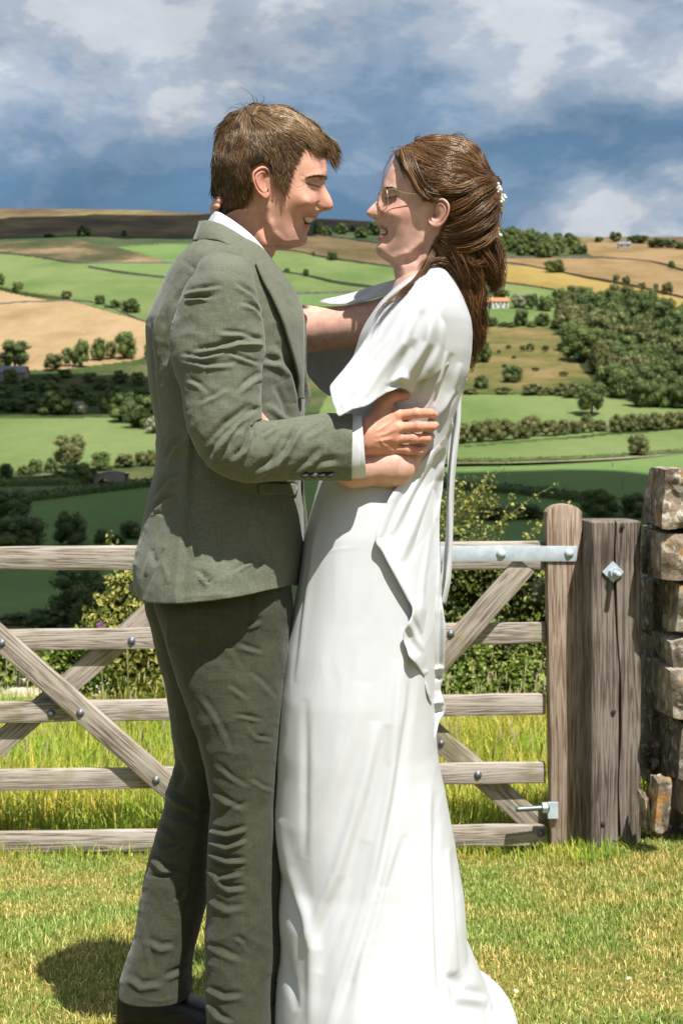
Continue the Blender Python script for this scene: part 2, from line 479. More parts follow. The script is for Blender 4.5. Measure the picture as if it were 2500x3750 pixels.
FIELDS = [   # (material, outline in view angles) ; later ones lie over earlier ones
    ('moor', [(-1500, 600), (4000, 600), (4000, 890), (2154, 886), (1800, 880), (1400, 835), (1130, 815), (800, 860), (600, 868), (300, 862), (0, 865), (-1500, 880)]),
    ('dark', [(-1500, 880), (0, 865), (300, 862), (600, 868), (800, 860), (1130, 815), (1400, 835), (1800, 880), (1800, 930), (1383, 892), (1130, 858), (800, 900), (600, 890), (420, 905), (300, 880), (0, 884), (-1500, 895)]),
    ('mixed', [(-1500, 895), (0, 884), (300, 880), (420, 905), (600, 950), (600, 966), (287, 966), (0, 928), (-1500, 895)]),
    ('mid', [(420, 905), (600, 890), (800, 900), (1128, 857), (1000, 914), (1000, 990), (600, 1018), (325, 979), (287, 964), (600, 964), (600, 950)]),
    ('green', [(-1500, 895), (0, 927), (287, 964), (325, 979), (600, 1018), (1000, 990), (1000, 1290), (536, 1182), (249, 1098), (0, 1052), (-1500, 1000)]),
    ('tan', [(-1500, 1010), (0, 1063), (184, 1102), (0, 1117), (-1500, 1080)]),
    ('tan', [(-1500, 1080), (0, 1117), (249, 1103), (536, 1185), (1000, 1290), (1000, 1340), (540, 1312), (200, 1352), (0, 1350), (-1500, 1340)]),
    ('green', [(-1500, 1540), (0, 1535), (430, 1530), (600, 1590), (1100, 1530), (1200, 1600), (570, 1690), (200, 1722), (0, 1718), (-1500, 1720)]),
    ('green', [(-1500, 1785), (0, 1782), (300, 1766), (330, 1785), (115, 1815), (-1500, 1815)]),
    ('mid', [(-1500, 1830), (115, 1827), (560, 1777), (1200, 1750), (1200, 1900), (560, 1990), (0, 2000), (-1500, 2000)]),
    ('mid', [(-1500, 2000), (0, 2000), (560, 1990), (1200, 1900), (1200, 2270), (-1500, 2270)]),
    ('tan2', [(2154, 886), (4000, 886), (4000, 1100), (2500, 991), (2246, 948), (2170, 940), (2090, 905)]),
    ('brown', [(1000, 880), (1128, 858), (1383, 891), (1620, 930), (1620, 985), (1437, 978), (1191, 943), (1000, 914)]),
    ('tan2', [(1620, 930), (1800, 943), (2246, 948), (2500, 991), (4000, 1250), (4000, 1400), (2500, 1091), (2300, 1045), (1997, 988), (1807, 961), (1620, 965)]),
    ('green', [(1000, 914), (1191, 943), (1437, 978), (1620, 985), (1620, 1090), (1351, 1051), (1223, 1032), (1121, 1010), (1000, 992)]),
    ('green', [(1000, 992), (1121, 1010), (1223, 1032), (1351, 1051), (1620, 1090), (1287, 1075), (1083, 1079), (1000, 1082)]),
    ('mid', [(1000, 1082), (1083, 1079), (1287, 1075), (1620, 1090), (1620, 1300), (1000, 1300)]),
    ('yellow', [(1620, 965), (1807, 961), (1997, 988), (2300, 1045), (2500, 1091), (4000, 1400), (4000, 1430), (2409, 1119), (2116, 1081), (2029, 1064), (1813, 1034), (1620, 1025)]),
    ('green', [(1620, 1025), (1813, 1034), (2029, 1064), (2116, 1081), (2200, 1105), (2010, 1200), (1785, 1200), (1620, 1210)]),
    ('woodfl', [(2116, 1081), (2409, 1119), (4000, 1430), (4000, 1500), (2500, 1485), (2300, 1472), (2150, 1370), (2040, 1220)]),
    ('scrub', [(1400, 1205), (1785, 1202), (2010, 1200), (2060, 1250), (2150, 1370), (2200, 1430), (1600, 1437), (1400, 1432)]),
    ('green', [(1200, 1445), (1600, 1439), (2140, 1433), (2300, 1476), (2500, 1497), (4000, 1510), (4000, 1560), (2500, 1560), (2150, 1592), (1670, 1628), (1100, 1640)]),
    ('green', [(1100, 1645), (1670, 1634), (2150, 1602), (2500, 1570), (4000, 1566), (4000, 1640), (2500, 1660), (1620, 1690), (1100, 1700)]),
    ('mid', [(1100, 1706), (1620, 1699), (2500, 1672), (4000, 1655), (4000, 1835), (2105, 1822), (1652, 1782), (1100, 1760)]),
    ('mid', [(1100, 1762), (1652, 1786), (2105, 1828), (4000, 1850), (4000, 2290), (1100, 2290)]),
]
def build_valley():
    cols = np.concatenate([np.arange(-1500, -100, 40), np.arange(-100, 2600, 6), np.arange(2600, 4001, 40)])
    s = np.concatenate([np.arange(2533, 1000, -4), [1000]])
    top = np.linspace(0, 1, 70)[1:]
    skyl = np.interp(cols, *np.array(SKYL, float).T)
    rows = np.concatenate([np.repeat(s[:, None], len(cols), 1), 1000 + (skyl - 1000)[None, :] * top[:, None]])
    Dm = D_of(rows)
    v = Pv(np.broadcast_to(cols, rows.shape), rows, Dm)
    und = fbm(v[..., 0] * 0.012, v[..., 1] * 0.012, 0.3, 3) * np.clip((Dm - 60) / 400, 0, 1) * 0.9
    v[..., 2] += und
    # the back of the crest falls away
    for k, (dd, dz) in enumerate(((60, 2.0), (250, -12), (900, -120))):
        last = v[len(rows) - 1].copy()
        fac = (last[:, 1] + dd) / last[:, 1]
        nb = np.stack([last[:, 0] * fac, last[:, 1] + dd, last[:, 2] + dz], -1)
        v = np.concatenate([v, nb[None]])
    nr, nc = v.shape[:2]
    q = grid_quads(nr, nc)
    rr = np.concatenate([rows, rows[-1:] - 1, rows[-1:] - 2, rows[-1:] - 3])
    cx = np.broadcast_to(cols, rr.shape)
    fx = cx.ravel()[q].mean(1); fy = rr.ravel()[q].mean(1)
    wob = 5 * gnoise(fx * 0.012, fy * 0.012, 4.4) + 4 * gnoise(fx * 0.05, fy * 0.06, 1.4)
    ids = np.full(len(q), -1)
    for i, (m, poly) in enumerate(FIELDS):
        ids[inside(fx + 0.5 * wob, fy + 0.35 * wob, poly)] = i
    V = v.reshape(-1, 3)
    for i in [-1] + list(range(len(FIELDS))):
        f = q[ids == i]
        if not len(f): continue
        used, inv = np.unique(f, return_inverse=True)
        me = np_mesh('field', V[used], inv.reshape(-1, 4)[:, ::-1])
        nm = 'hillside' if i < 0 else {'moor': 'moor', 'woodfl': 'woodland_floor'}.get(FIELDS[i][0], 'field')
        tag(link(nm, me, FM['rough' if i < 0 else FIELDS[i][0]]), kind='structure')
build_valley()

# ------------------------------------------------------------------ clouds out of view, placed to cast shade on parts of the valley
cloud_mat = simple_mat('cloud_white', (0.9, 0.9, 0.92), 1.0, spec=0.0)
def cloud(ground, rx, ry, h, seed):
    c = Vector(ground) + TO_SUN * (h / TO_SUN.z)
    bm = bmesh.new(); bmesh.ops.create_icosphere(bm, subdivisions=5, radius=1.0)
    co = np.array([v.co[:] for v in bm.verts])
    k = 1 + 0.35 * fbm(co[:, 0] * 1.6 + seed, co[:, 1] * 1.6, co[:, 2] * 1.6, 5, 0.55)
    co = co * k[:, None] * np.array([rx, ry, 28.0]); co[:, 2] = np.where(co[:, 2] < 0, co[:, 2] * 0.4, co[:, 2])
    for v, p in zip(bm.verts, co): v.co = p
    me = bpy.data.meshes.new('cloud'); bm.to_mesh(me); bm.free()
    o = link('cloud', me, cloud_mat); o.location = c
    tag(o, kind='structure')
cloud((-10, 172, -15), 170, 118, 470, 1.0)
cloud((-92, 462, 16), 66, 50, 430, 4.0)
cloud((-190, 1560, 230), 240, 230, 520, 8.0)

# ------------------------------------------------------------------ leaves, crowns
def leaf_cards(pts, nrm, size, jit=0.6, aspect=0.62):
    """diamond leaf blades, folded a little: 4 vertices, 2 triangles each"""
    n = len(pts)
    size = np.broadcast_to(np.asarray(size, float), (n,))
    nr = nrm + RNG.normal(size=(n, 3)) * jit
    nr /= np.linalg.norm(nr, axis=1)[:, None] + 1e-9
    a = np.cross(nr, RNG.normal(size=(n, 3))); a /= np.linalg.norm(a, axis=1)[:, None] + 1e-9
    b = np.cross(nr, a)
    L = size[:, None]
    base = pts - a * L * 0.5; tip = pts + a * L * 0.5
    l = pts + b * L * aspect * 0.5 + nr * L * 0.12; r = pts - b * L * aspect * 0.5 + nr * L * 0.12
    v = np.stack([base, l, tip, r], 1).reshape(-1, 3)
    i = np.arange(n)[:, None] * 4
    t = np.concatenate([i + [[0, 1, 2]], i + [[0, 2, 3]]], 0)
    return v, t

def ico(sub=2):
    bm = bmesh.new(); bmesh.ops.create_icosphere(bm, subdivisions=sub, radius=1.0)
    v = np.array([x.co[:] for x in bm.verts]); t = np.array([[q.index for q in f.verts] for f in bm.faces]); bm.free()
    return v, t
ICO2, ICO1, ICO3 = ico(2), ico(1), ico(3)

def crown_mesh(name, seed, n_clump, n_leaf, leaf, shape):
    """unit crown: stands on z=0, height 1, about 1 wide. shape(z) -> radius"""
    rng = np.random.default_rng(seed)
    mb = MB()
    cs, rs = [], []
    for i in range(n_clump):
        z = 0.12 + 0.80 * (i + 0.5) / n_clump + rng.normal() * 0.03
        R = shape(z)
        a = i * 2.4 + rng.normal() * 0.4
        rr = R * rng.uniform(0.45, 0.80)
        cr = 0.5 * rng.uniform(0.30, 0.52) * (0.6 + 0.8 * R)
        c = np.array([math.cos(a) * rr, math.sin(a) * rr, np.clip(z, cr * 0.8, 1 - cr * 0.75)])
        cs.append(c); rs.append(cr)
    cs.append(np.array([0, 0, 0.45])); rs.append(0.30)
    for c, r in zip(cs, rs):
        v, t = ICO1
        k = 1 + 0.25 * rng.normal(size=len(v))
        mb.add(c + v * (r * 0.80 * (1 + 0.5 * (k - 1)))[:, None], t=t)
    w = np.array(rs) ** 2; w /= w.sum()
    idx = rng.choice(len(cs), n_leaf, p=w)
    d = rng.normal(size=(n_leaf, 3)); d[:, 2] = d[:, 2] * 0.9 + 0.25; d /= np.linalg.norm(d, axis=1)[:, None]
    rad = np.array(rs)[idx] * rng.uniform(0.72, 1.12, n_leaf)
    pts = np.array(cs)[idx] + d * rad[:, None]
    pts[:, 2] = np.maximum(pts[:, 2], 0.01)
    v, t = leaf_cards(pts, d, leaf * rng.uniform(0.6, 1.3, n_leaf), 0.5)
    mb.add(v, t=t)
    return mb.mesh(name, smooth=False)

LM = {
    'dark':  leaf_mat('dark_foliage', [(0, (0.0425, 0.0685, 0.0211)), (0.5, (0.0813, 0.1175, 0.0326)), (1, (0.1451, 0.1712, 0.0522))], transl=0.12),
    'mid':   leaf_mat('green_foliage', [(0, (0.0600, 0.0927, 0.0244)), (0.5, (0.1113, 0.1570, 0.0400)), (1, (0.1968, 0.2244, 0.0686))], transl=0.12),
    'olive': leaf_mat('olive_foliage', [(0, (0.0744, 0.0843, 0.0272)), (0.5, (0.1339, 0.1427, 0.0462)), (1, (0.2306, 0.2245, 0.0843))], transl=0.12),
    'pale':  leaf_mat('pale_foliage', [(0, (0.1488, 0.1768, 0.0816)), (0.5, (0.2826, 0.2992, 0.1768)), (1, (0.4760, 0.4624, 0.3264))], transl=0.12),
}
bark = noise_mat('bark', [(0.3, (0.05, 0.035, 0.022)), (0.7, (0.13, 0.10, 0.07))], 6, 5, 0.9)
SH_ROUND = lambda z: 0.5 * math.sqrt(max(0.05, 1 - ((z - 0.48) / 0.56) ** 2))
SH_TALL = lambda z: 0.48 * math.sqrt(max(0.04, 1 - ((z - 0.38) / 0.64) ** 2))
SH_BUSH = lambda z: 0.5 * math.sqrt(max(0.06, 1 - ((z - 0.25) / 0.78) ** 2))
CR = {}
def crown(kind, mat, i):
    key = (kind, mat, i % 3)
    if key not in CR:
        sh = {'round': SH_ROUND, 'tall': SH_TALL, 'bush': SH_BUSH}[kind]
        base = [k for k in CR if k[0] == kind and k[2] == i % 3]
        me = CR[base[0]].copy() if base else crown_mesh('crown', 100 + hash(kind) % 7 * 0 + {'round': 0, 'tall': 10, 'bush': 20}[kind] + i % 3, 17, 3000, 0.058, sh)
        me.materials.clear(); me.materials.append(LM[mat])
        CR[key] = me
    return CR[key]
TRUNK = None
def trunk_mesh():
    mb = MB()
    z = np.linspace(-0.12, 0.8, 8)
    mb.add(*[x for x in tube(np.stack([0.02 * np.sin(z * 5), 0.015 * np.cos(z * 4), z], -1), np.linspace(0.055, 0.012, 8), 7)])
    for a in range(5):
        th = a * 1.3; s = np.linspace(0, 1, 4)[:, None]
        p0 = np.array([0, 0, 0.22 + 0.07 * a]); p1 = p0 + np.array([math.cos(th) * 0.32, math.sin(th) * 0.32, 0.25])
        mb.add(*tube(p0 + (p1 - p0) * s, np.linspace(0.02, 0.006, 4), 5))
    return mb.mesh('trunk')
TRUNK = trunk_mesh(); TRUNK.materials.append(bark)
T_N = [0]
def tree(px, py, hp, wp, kind, mat, label, group=None, name=None, trunk=0.12, cat='tree'):
    """a tree or bush standing on the valley ground at (px, py)"""
    T_N[0] += 1; i = T_N[0]
    D = float(D_of(py)); b = P(px, py, D); m = D / F
    h, w = hp * m, wp * m
    nm = name or ('bush' if kind == 'bush' else 'tree')
    e = empty(nm, b, RNG.uniform(0, 6.28))
    tag(e, label, 'bush' if kind == 'bush' else cat, group)
    big = hp > 34
    lift = h * (trunk if kind != 'bush' else -0.04)
    c = bpy.data.objects.new('crown', crown(kind, mat, i)); COL.objects.link(c); c.parent = e
    c.scale = (w * 1.02, w * 1.02, (h - lift)); c.location = (0, 0, lift)
    if kind != 'bush':
        t = bpy.data.objects.new('trunk', TRUNK); COL.objects.link(t); t.parent = e
        t.scale = (h * 0.9, h * 0.9, h)
    return e
def trees(rows, kind, mat, label, group):
    for r in rows:
        tree(r[0], r[1], r[2], r[3], kind, mat, label, group)

# ---- far left, below the moor
tree(310, 868, 40, 50, 'bush', 'dark', 'dark round bush alone on the bank just below the brown moor')
tree(455, 865, 22, 22, 'bush', 'dark', 'small dark bush at the moor edge, close behind the back of the man')
tree(180, 871, 14, 44, 'bush', 'dark', 'low flat dark scrub at the foot of the brown moor')
tree(0, 1052, 52, 40, 'tall', 'dark', 'dark tree cut by the edge of the photo above the pale hay strip')
tree(68, 1072, 40, 46, 'round', 'mid', 'round green tree on the bank above the narrow hay strip', trunk=0.06)
tree(245, 1100, 36, 40, 'round', 'olive', 'small brownish round tree on a thin trunk where two walls meet', trunk=0.25)
tree(367, 1120, 40, 40, 'round', 'dark', 'first and narrowest of three round trees along the wall above the hay field', trunk=0.06)
tree(425, 1134, 36, 42, 'round', 'dark', 'middle tree of three round trees along the wall above the hay field', trunk=0.06)
tree(480, 1150, 56, 70, 'round', 'dark', 'largest of three round trees along the wall above the hay field', trunk=0.05)
tree(395, 1133, 18, 26, 'bush', 'mid', 'little bush between two round trees on the hay field wall')
tree(55, 1350, 102, 118, 'round', 'dark', 'spreading dark tree with open lower branches behind the grey barn')
tree(12, 1352, 60, 60, 'bush', 'olive', 'olive bush beside the spreading tree behind the barn')
for r, kd, mt, lb in (((195, 1354, 60, 74), 'round', 'olive', 'lowest rounded olive tree at the start of the row below the hay field'),
                      ((255, 1338, 64, 56), 'round', 'mid', 'green tree second in the row below the hay field'),
                      ((300, 1342, 98, 60), 'tall', 'mid', 'pointed green tree third in the row below the hay field'),
                      ((362, 1318, 80, 62), 'tall', 'mid', 'pointed green tree in the middle of the row below the hay field'),
                      ((405, 1314, 64, 48), 'tall', 'olive', 'thinner tree beside the tallest one in the row below the hay field'),
                      ((462, 1314, 98, 82), 'tall', 'mid', 'tallest dome shaped tree ending the row below the hay field'),
                      ((548, 1312, 62, 44), 'tall', 'mid', 'tree half hidden behind the back of the green jacket')):
    tree(*r, kd, mt, lb, 'trees below the hay field', trunk=0.05)
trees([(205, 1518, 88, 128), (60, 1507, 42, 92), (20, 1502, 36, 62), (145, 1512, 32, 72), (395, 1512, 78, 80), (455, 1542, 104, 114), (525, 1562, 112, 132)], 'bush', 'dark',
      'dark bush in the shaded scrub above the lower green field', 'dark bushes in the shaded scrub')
trees([(290, 1517, 46, 62), (560, 1586, 62, 62)], 'bush', 'pale', 'paler grey green bush among the dark scrub', 'pale bushes in the shaded scrub')
trees([(330, 1482, 42, 62), (505, 1408, 46, 58), (100, 1424, 42, 62), (240, 1384, 32, 62), (40, 1400, 50, 62), (440, 1398, 42, 62), (370, 1424, 42, 72),
       (180, 1444, 50, 90), (285, 1454, 50, 80), (420, 1464, 52, 82), (110, 1476, 40, 70), (15, 1452, 44, 70), (520, 1470, 50, 80), (330, 1398, 34, 60), (190, 1398, 30, 66)], 'bush', 'mid',
      'green bush scattered over the rough bank below the tree row', 'bushes scattered over the rough bank')
# ---- lane with the bridge
tree(262, 1710, 116, 132, 'round', 'olive', 'largest round olive tree beside the lane near the stone bridge', trunk=0.05)
trees([(25, 1754, 56, 54), (190, 1738, 62, 52), (340, 1762, 48, 52)], 'bush', 'dark', 'dark bush along the lane to the stone bridge', 'dark bushes along the lane')
trees([(130, 1738, 56, 62), (85, 1740, 36, 44), (375, 1718, 62, 84), (290, 1768, 72, 112), (225, 1764, 40, 80)], 'bush', 'mid', 'green bush along the lane to the stone bridge', 'green bushes along the lane')
trees([(455, 1708, 46, 78), (520, 1704, 50, 52), (556, 1704, 56, 48)], 'bush', 'olive', 'olive bush in the hedge beyond the stone bridge', 'olive bushes beyond the bridge')
# ---- shaded trees below
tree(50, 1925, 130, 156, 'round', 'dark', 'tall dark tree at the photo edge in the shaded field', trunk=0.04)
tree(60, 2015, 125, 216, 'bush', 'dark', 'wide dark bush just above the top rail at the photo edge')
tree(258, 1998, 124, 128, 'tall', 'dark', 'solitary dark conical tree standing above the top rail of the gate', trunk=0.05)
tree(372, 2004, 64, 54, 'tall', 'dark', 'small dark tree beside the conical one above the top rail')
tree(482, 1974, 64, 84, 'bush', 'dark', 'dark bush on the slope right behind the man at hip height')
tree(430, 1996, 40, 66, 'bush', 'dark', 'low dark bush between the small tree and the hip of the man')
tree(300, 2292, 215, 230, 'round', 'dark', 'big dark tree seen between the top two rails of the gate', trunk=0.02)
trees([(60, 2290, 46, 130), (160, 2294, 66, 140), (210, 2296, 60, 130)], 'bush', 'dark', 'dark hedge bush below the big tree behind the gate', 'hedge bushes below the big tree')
# ---- between the two faces
for r, lb in (((1165, 858, 42, 44), 'dark bush under the ridge, the one nearest the chin of the man'), ((1200, 864, 34, 38), 'smaller dark bush under the ridge beside the one at the chin of the man'),
              ((1250, 858, 40, 48), 'broad bush under the ridge midway between the two faces'), ((1292, 848, 20, 22), 'tiny bush under the ridge between the two faces'),
              ((1320, 874, 44, 50), 'dark bush low on the field wall near the mouth of the woman'), ((1368, 862, 54, 62), 'dark bush under the ridge, the one touching the mouth of the woman')):
    tree(*r, 'bush', 'dark', lb, 'bushes under the ridge')
tree(1216, 952, 30, 44, 'bush', 'dark', 'dark bush on the wall between the brown field and the green field')
tree(1148, 938, 17, 14, 'tall', 'dark', 'tiny dark tree on the wall below the chin of the man')
tree(1050, 998, 17, 24, 'bush', 'mid', 'small grey bush on the field wall just in front of the lapel')
tree(1121, 1012, 28, 22, 'tall', 'dark', 'small dark upright tree on the wall in the green field')
# ---- right hillside
tree(2030, 1000, 48, 78, 'round', 'mid', 'lone dome shaped tree on the wall above the yellow field', trunk=0.02)
for r, lb in (((2256, 1034, 30, 26), 'first small tree along the wall under the tan field'), ((2291, 1048, 38, 32), 'second, taller small tree along the wall under the tan field'),
              ((2350, 1064, 30, 30), 'faint small tree along the wall under the tan field'), ((2400, 1072, 34, 22), 'narrow small tree along the wall under the tan field'),
              ((2442, 1078, 44, 44), 'last and widest small tree along the wall under the tan field')):
    tree(*r, 'round', 'olive', lb, 'small trees along the upper wall', trunk=0.12)
tree(2456, 984, 28, 28, 'round', 'dark', 'single dark tree on the topmost wall near the photo edge', trunk=0.1)
tree(1830, 1090, 28, 70, 'bush', 'dark', 'dark bush showing over the orange roof of the white house')
tree(1900, 1128, 52, 70, 'round', 'pale', 'silvery pale tree beside the white house', trunk=0.03)
tree(1946, 1134, 58, 50, 'round', 'dark', 'dark round tree next to the silvery pale tree')
tree(2000, 1142, 60, 66, 'round', 'mid', 'green tree in the gap between the dark tree and the wood', trunk=0.03)
tree(2050, 1128, 72, 64, 'tall', 'mid', 'taller green tree at the near corner of the wood', trunk=0.03)
tree(1905, 1196, 64, 56, 'round', 'dark', 'dark tree in the hedge below the white house', trunk=0.03)
tree(1985, 1196, 48, 66, 'bush', 'dark', 'dark bush in the hedge below the white house, next to the wood')
tree(1800, 1196, 34, 46, 'bush', 'dark', 'dark bush in the hedge close behind the hanging hair of the woman')
trees([(1840, 1198, 20, 40), (1870, 1200, 20, 40), (1945, 1200, 24, 40), (2040, 1205, 40, 60)], 'bush', 'mid', 'bush in the hedge line below the white house', 'bushes in the hedge below the house')
trees([(1860, 1276, 13, 22), (1912, 1284, 20, 24), (1938, 1281, 24, 32), (1996, 1284, 20, 28), (1826, 1292, 11, 16), (1880, 1312, 10, 18), (1845, 1345, 12, 20), (1960, 1355, 10, 30), (2060, 1372, 12, 34)], 'bush', 'dark',
      'small dark gorse bush dotted over the brown pasture', 'gorse bushes on the brown pasture')
tree(1765, 1326, 76, 66, 'bush', 'dark', 'dark bush against the back of the white cape below the hair')
tree(1873, 1398, 58, 78, 'bush', 'dark', 'largest dark bush at the foot of the brown pasture')
tree(1758, 1422, 48, 54, 'bush', 'dark', 'dark bush at the foot of the brown pasture beside the white cape')
trees([(1950, 1448, 42, 94), (1840, 1444, 28, 66), (2062, 1452, 52, 62), (2098, 1460, 58, 74), (1720, 1444, 24, 60), (2010, 1450, 34, 50)], 'bush', 'olive', 'olive bush in the hedge above the bright green field', 'bushes in the hedge above the bright field')
tree(2166, 1520, 120, 132, 'round', 'dark', 'lone dark tree with a bare trunk in the bright green field', trunk=0.14)
tree(2336, 1674, 84, 82, 'tall', 'olive', 'thin open crowned tree beside the far lane', trunk=0.1)
trees([(1690, 1618, 70, 70), (1745, 1614, 72, 72), (1800, 1610, 76, 84), (1860, 1606, 72, 76), (1920, 1602, 66, 70), (1950, 1592, 70, 76), (2010, 1592, 54, 70), (2060, 1590, 52, 60), (2105, 1586, 44, 56), (2145, 1582, 66, 54), (2195, 1578, 40, 62), (1650, 1620, 60, 70)], 'bush', 'olive',
      'bush of the thick hedge across the bright green fields', 'bushes of the thick hedge')
trees([(2262, 1582, 66, 62), (2310, 1578, 62, 66), (2358, 1576, 60, 66), (2405, 1574, 64, 70), (2455, 1570, 62, 66), (2500, 1568, 60, 66), (2550, 1566, 60, 66)], 'bush', 'olive',
      'bush of the hedge running out at the edge behind the stone wall', 'bushes of the far hedge')
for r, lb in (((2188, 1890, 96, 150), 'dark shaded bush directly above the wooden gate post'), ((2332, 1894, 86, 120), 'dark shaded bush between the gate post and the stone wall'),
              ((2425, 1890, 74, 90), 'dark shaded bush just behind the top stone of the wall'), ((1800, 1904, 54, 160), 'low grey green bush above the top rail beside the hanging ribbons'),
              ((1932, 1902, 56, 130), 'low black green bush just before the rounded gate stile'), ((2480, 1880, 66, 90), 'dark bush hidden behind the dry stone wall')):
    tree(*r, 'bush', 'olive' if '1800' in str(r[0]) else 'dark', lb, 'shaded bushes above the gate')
for r, lb in (((2192, 888, 22, 32), 'dark tree at the start of the skyline row near the far cottage'), ((2252, 886, 38, 46), 'tallest dark tree behind the far grey cottage'),
              ((2345, 892, 32, 56), 'dark tree right after the far grey cottage on the skyline'), ((2400, 908, 36, 62), 'broad dark tree on the skyline beyond the far cottage'),
              ((2452, 908, 32, 54), 'next to last dark tree on the far skyline'), ((2312, 890, 26, 40), 'small dark tree beside the gable of the far cottage'), ((2496, 912, 28, 54), 'last dark tree on the far skyline at the photo edge')):
    tree(*r, 'round', 'dark', lb, 'trees by the far cottage', trunk=0.04)

def wood(poly, n, hp, wp, label, group, seed, mats):
    rng = np.random.default_rng(seed)
    p = np.array(poly, float); lo, hi = p.min(0), p.max(0)
    pts = []
    tries = 0
    while len(pts) < n and tries < 6000:
        tries += 1
        x, y = rng.uniform(lo, hi)
        if not inside(x, y, poly): continue
        if any(abs(x - a) < wp * 0.52 and abs(y - b) < hp * 0.20 for a, b in pts): continue
        pts.append((x, y))
    for x, y in sorted(pts, key=lambda q: q[1]):
        s = rng.uniform(0.75, 1.2)
        tree(x, y, hp * s, wp * s * rng.uniform(0.9, 1.15), rng.choice(['round', 'bush', 'round']) if True else '', mats[rng.integers(len(mats))], label, group, name='tree', trunk=0.02)
wood([(1500, 880), (1620, 868), (1800, 872), (2000, 874), (2090, 888), (2150, 915), (2172, 945), (1980, 945), (1790, 942), (1500, 935)], 60, 50, 52,
     'rounded tree of the dense wood on the skyline behind the hair of the woman', 'trees of the skyline wood', 5, ['dark', 'mid', 'mid'])
wood([(2050, 1165), (2120, 1130), (2240, 1130), (2420, 1150), (2600, 1180), (2700, 1500), (2400, 1505), (2270, 1490), (2250, 1440), (2130, 1330), (2050, 1240)], 78, 108, 118,
     'rounded tree of the big broadleaf wood on the slope below the yellow field', 'trees of the big wood', 11, ['dark', 'mid', 'mid', 'olive'])

# ------------------------------------------------------------------ field walls and hedges
wall_far = noise_mat('field_wall_stone', [(0.3, (0.06, 0.055, 0.045)), (0.7, (0.20, 0.185, 0.155))], 0.8, 4, 0.95, coords='Object')
def ribbon(pts, h, w, n=60):
    """a low wall or hedge core following the ground through view points"""
    p = resample(np.array(pts, float), n)
    g = np.array([G(a, b) for a, b in p])
    tn = np.gradient(g, axis=0); tn /= np.linalg.norm(tn, axis=1)[:, None]
    sd = np.stack([-tn[:, 1], tn[:, 0], np.zeros(n)], -1); sd /= np.linalg.norm(sd, axis=1)[:, None]
    return g, sd
def field_wall(pts, label, h=1.3, w=0.7):
    n = 80
    g, sd = ribbon(pts, h, w, n)
    hh = h * (1 + 0.22 * gnoise(np.arange(n) * 0.6, 3.3, len(pts)))
    prof = [(-0.5, -1.5), (-0.5, 0), (-0.35, 1), (0.35, 1), (0.5, 0), (0.5, -1.5)]
    v = np.stack([g + sd * (a * w) + np.stack([0 * hh, 0 * hh, np.where(b > 0, hh, b)], -1) for a, b in prof], 1)
    me = np_mesh('field_wall', v.reshape(-1, 3), grid_quads(n, 6), smooth=False)
    tag(link('field_wall', me, wall_far), label, 'stone wall', 'field walls on the hillsides')
field_wall([(-300, 906), (0, 927), (150, 945), (287, 965), (450, 966), (640, 966)], 'grey field wall between the patchy pasture and the long green field')
field_wall([(325, 980), (450, 1000), (640, 1022)], 'short field wall slanting down the green slope behind the shoulder of the man')
field_wall([(-300, 1090), (0, 1118), (85, 1111), (160, 1110), (249, 1104), (390, 1126), (460, 1155), (536, 1186), (640, 1215)], 'field wall bordering the big pale hay field')
field_wall([(960, 908), (1080, 922), (1191, 944), (1300, 960), (1437, 979), (1560, 985)], 'field wall under the brown field between the two faces')
field_wall([(1110, 856), (1200, 866), (1300, 880), (1383, 892), (1480, 905)], 'upper field wall between the chin of the man and the lips of the woman')
field_wall([(980, 992), (1121, 1011), (1223, 1033), (1351, 1052), (1480, 1072)], 'field wall crossing the green field above the far arm of the woman')
field_wall([(1060, 1079), (1180, 1076), (1287, 1074), (1420, 1077)], 'lowest field wall just above the white sleeve of the far arm')
field_wall([(1760, 942), (1900, 943), (2019, 944), (2150, 944), (2246, 949), (2440, 973), (2500, 992), (2700, 1040)], 'field wall at the foot of the skyline wood')
field_wall([(1760, 957), (1807, 962), (1900, 970), (1997, 989), (2150, 1018), (2300, 1046), (2500, 1093), (2750, 1155)], 'long dark field wall above the yellow field')
field_wall([(1760, 1028), (1813, 1035), (1920, 1048), (2029, 1066), (2116, 1082)], 'field wall between the yellow field and the house meadow')
def hedge(pts, label, h, w, mat, leaves=1600, leaf=0.5):
    n = 70
    g, sd = ribbon(pts, h, w, n)
    mb = MB()
    hh = h * (1 + 0.25 * gnoise(np.arange(n) * 0.5, 9.1, h))
    prof = [(-0.5, -0.4), (-0.45, 0.6), (0, 0.92), (0.45, 0.6), (0.5, -0.4)]
    v = np.stack([g + sd * (a * w) + np.stack([0 * hh, 0 * hh, hh * b], -1) for a, b in prof], 1)
    mb.add(v.reshape(-1, 3), q=grid_quads(n, 5))
    i = RNG.uniform(0, n - 1.001, leaves); k = i.astype(int); f = (i - k)[:, None]
    base = g[k] * (1 - f) + g[k + 1] * f
    th = RNG.uniform(-1.6, 1.6, leaves)
    pts3 = base + sd[k] * (np.sin(th) * w * 0.55)[:, None]; pts3[:, 2] += np.cos(th) * hh[k] * RNG.uniform(0.75, 1.1, leaves)
    nrm = sd[k] * np.sin(th)[:, None]; nrm[:, 2] += np.cos(th)
    mb.add(*(lambda a: (a[0], None, a[1]))(leaf_cards(pts3, nrm, leaf * RNG.uniform(0.6, 1.3, leaves), 0.5)))
    tag(link('hedge', mb.mesh('hedge', False), LM[mat]), label, 'hedge')
hedge([(-300, 1795), (0, 1778), (160, 1775), (306, 1768), (345, 1758)], 'dark clipped hedge along the near side of the lane to the stone bridge', 1.6, 2.2, 'mid')
